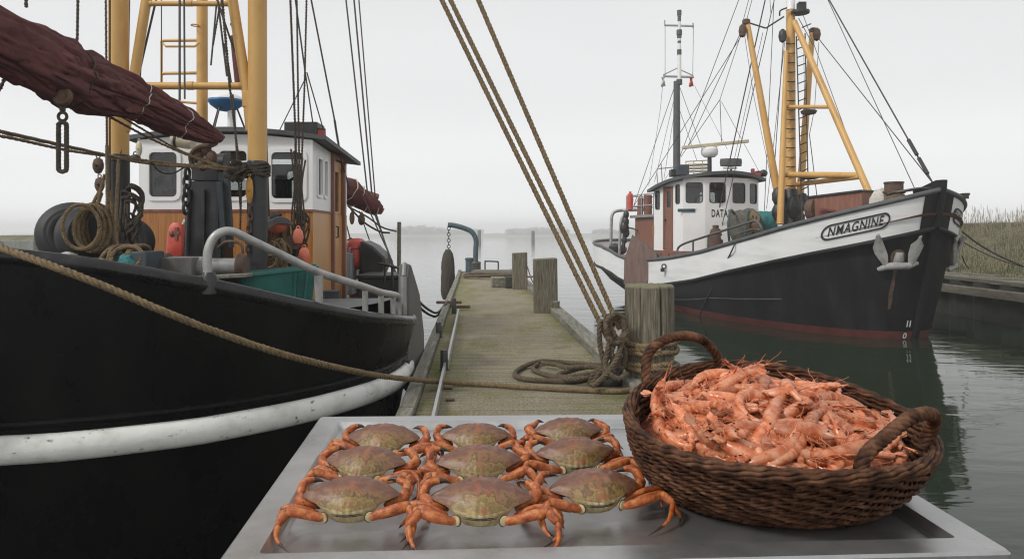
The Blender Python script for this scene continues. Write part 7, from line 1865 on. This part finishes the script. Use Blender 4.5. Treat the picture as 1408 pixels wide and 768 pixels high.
def heap_z(x, y):
    u, v = (x - .445) / .235, (y - 1.265) / .225; r2 = u * u + v * v
    return rim_z(x, y) - .040 + .052 * max(0, 1 - r2) ** .8 - .020 * max(0, u) * max(0, r2) + .010 * noise.noise((x * 14, y * 14, 3))
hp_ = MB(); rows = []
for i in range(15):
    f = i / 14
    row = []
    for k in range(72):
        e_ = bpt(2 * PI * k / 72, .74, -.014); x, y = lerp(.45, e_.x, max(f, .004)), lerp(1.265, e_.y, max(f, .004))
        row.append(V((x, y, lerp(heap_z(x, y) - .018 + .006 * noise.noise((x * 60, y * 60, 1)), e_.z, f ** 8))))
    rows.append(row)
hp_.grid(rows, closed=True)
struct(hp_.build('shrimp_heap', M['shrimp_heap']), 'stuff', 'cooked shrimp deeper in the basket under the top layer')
rs = random.Random(2024); made = 0
cand = []
def try_spots(n, mind):
    pts = []
    tries = 0
    while len(pts) < n and tries < 20000:
        tries += 1; a = rs.uniform(0, 2 * PI); r = math.sqrt(rs.uniform(0, 1)); x, y = .450 + .212 * r * math.cos(a), 1.262 + .203 * r * math.sin(a)
        if all((x - q[0]) ** 2 + (y - q[1]) ** 2 > mind * mind for q in pts): pts.append((x, y))
    return pts
layers = [(try_spots(58, .038), -.010), (try_spots(66, .037), .001), (try_spots(42, .045), .013)]

for pts, dz in layers:
    for (x, y) in pts:
        k = rs.randrange(len(protos)); root0 = protos[k]
        objs = [o.copy() for o in root0]
        for o in objs: COL.objects.link(o)
        root = objs[0]
        e_ = .01; nx, ny = (heap_z(x + e_, y) - heap_z(x - e_, y)) / (2 * e_), (heap_z(x, y + e_) - heap_z(x, y - e_)) / (2 * e_)
        nrm_ = V((-nx * .8, -ny * .8, 1)).normalized()
        q = nrm_.to_track_quat('Z', 'Y')
        flip = Matrix.Rotation(PI if rs.random() < .5 else 0, 4, 'X')
        tilt = Matrix.Rotation(rs.gauss(0, .38), 4, 'X') @ Matrix.Rotation(rs.gauss(0, .22), 4, 'Y')
        s = rs.uniform(1.12, 1.42)
        for attempt in range(30):
            MW = Matrix.Translation((x, y, heap_z(x, y) + dz + rs.uniform(-.003, .003))) @ q.to_matrix().to_4x4() @ Matrix.Rotation(rs.uniform(0, 2 * PI), 4, 'Z') @ tilt @ flip @ Matrix.Scale(s, 4)
            bad = 0
            for v_ in list(root.data.vertices)[::11]:
                w_ = MW @ v_.co
                if ((w_.x - .454) / .214) ** 2 + ((w_.y - 1.27) / .204) ** 2 > 1: bad += 1
            if bad == 0: break
            if attempt > 8: x, y = lerp(x, .452, .06), lerp(y, 1.266, .06)
        root.matrix_world = MW
        tag(root, 'cooked orange shrimp lying in the heap in the wicker basket', 'shrimp', 'cooked shrimp heaped in the basket')
        for o in objs[1:]:
            o.parent = root
            if o.name.startswith('feeler') and any(((w_.x - .454) / .218) ** 2 + ((w_.y - 1.27) / .208) ** 2 > 1 for w_ in (MW @ v_.co for v_ in o.data.vertices)):
                bpy.data.objects.remove(o)      # a feeler that would poke through the wicker
        made += 1

for root0 in protos:                 # the patterns themselves are not part of the heap
    for o in root0: bpy.data.objects.remove(o)

# ------------------------------------------------------------------ the fog
m, n, l, p = nt('haze'); n.remove(p)
pv = n.new('ShaderNodeVolumePrincipled'); pv.inputs['Density'].default_value = .0017; pv.inputs['Color'].default_value = (1, 1, 1, 1); pv.inputs['Anisotropy'].default_value = .2
l.new(pv.outputs[0], n['Material Output'].inputs['Volume'])
hz = MB(); hz.box((0, 480, 5.6), (1900, 1040, 17.6))
struct(hz.build('haze', m, smooth_=False), 'stuff', 'thin pale fog over the whole harbour')
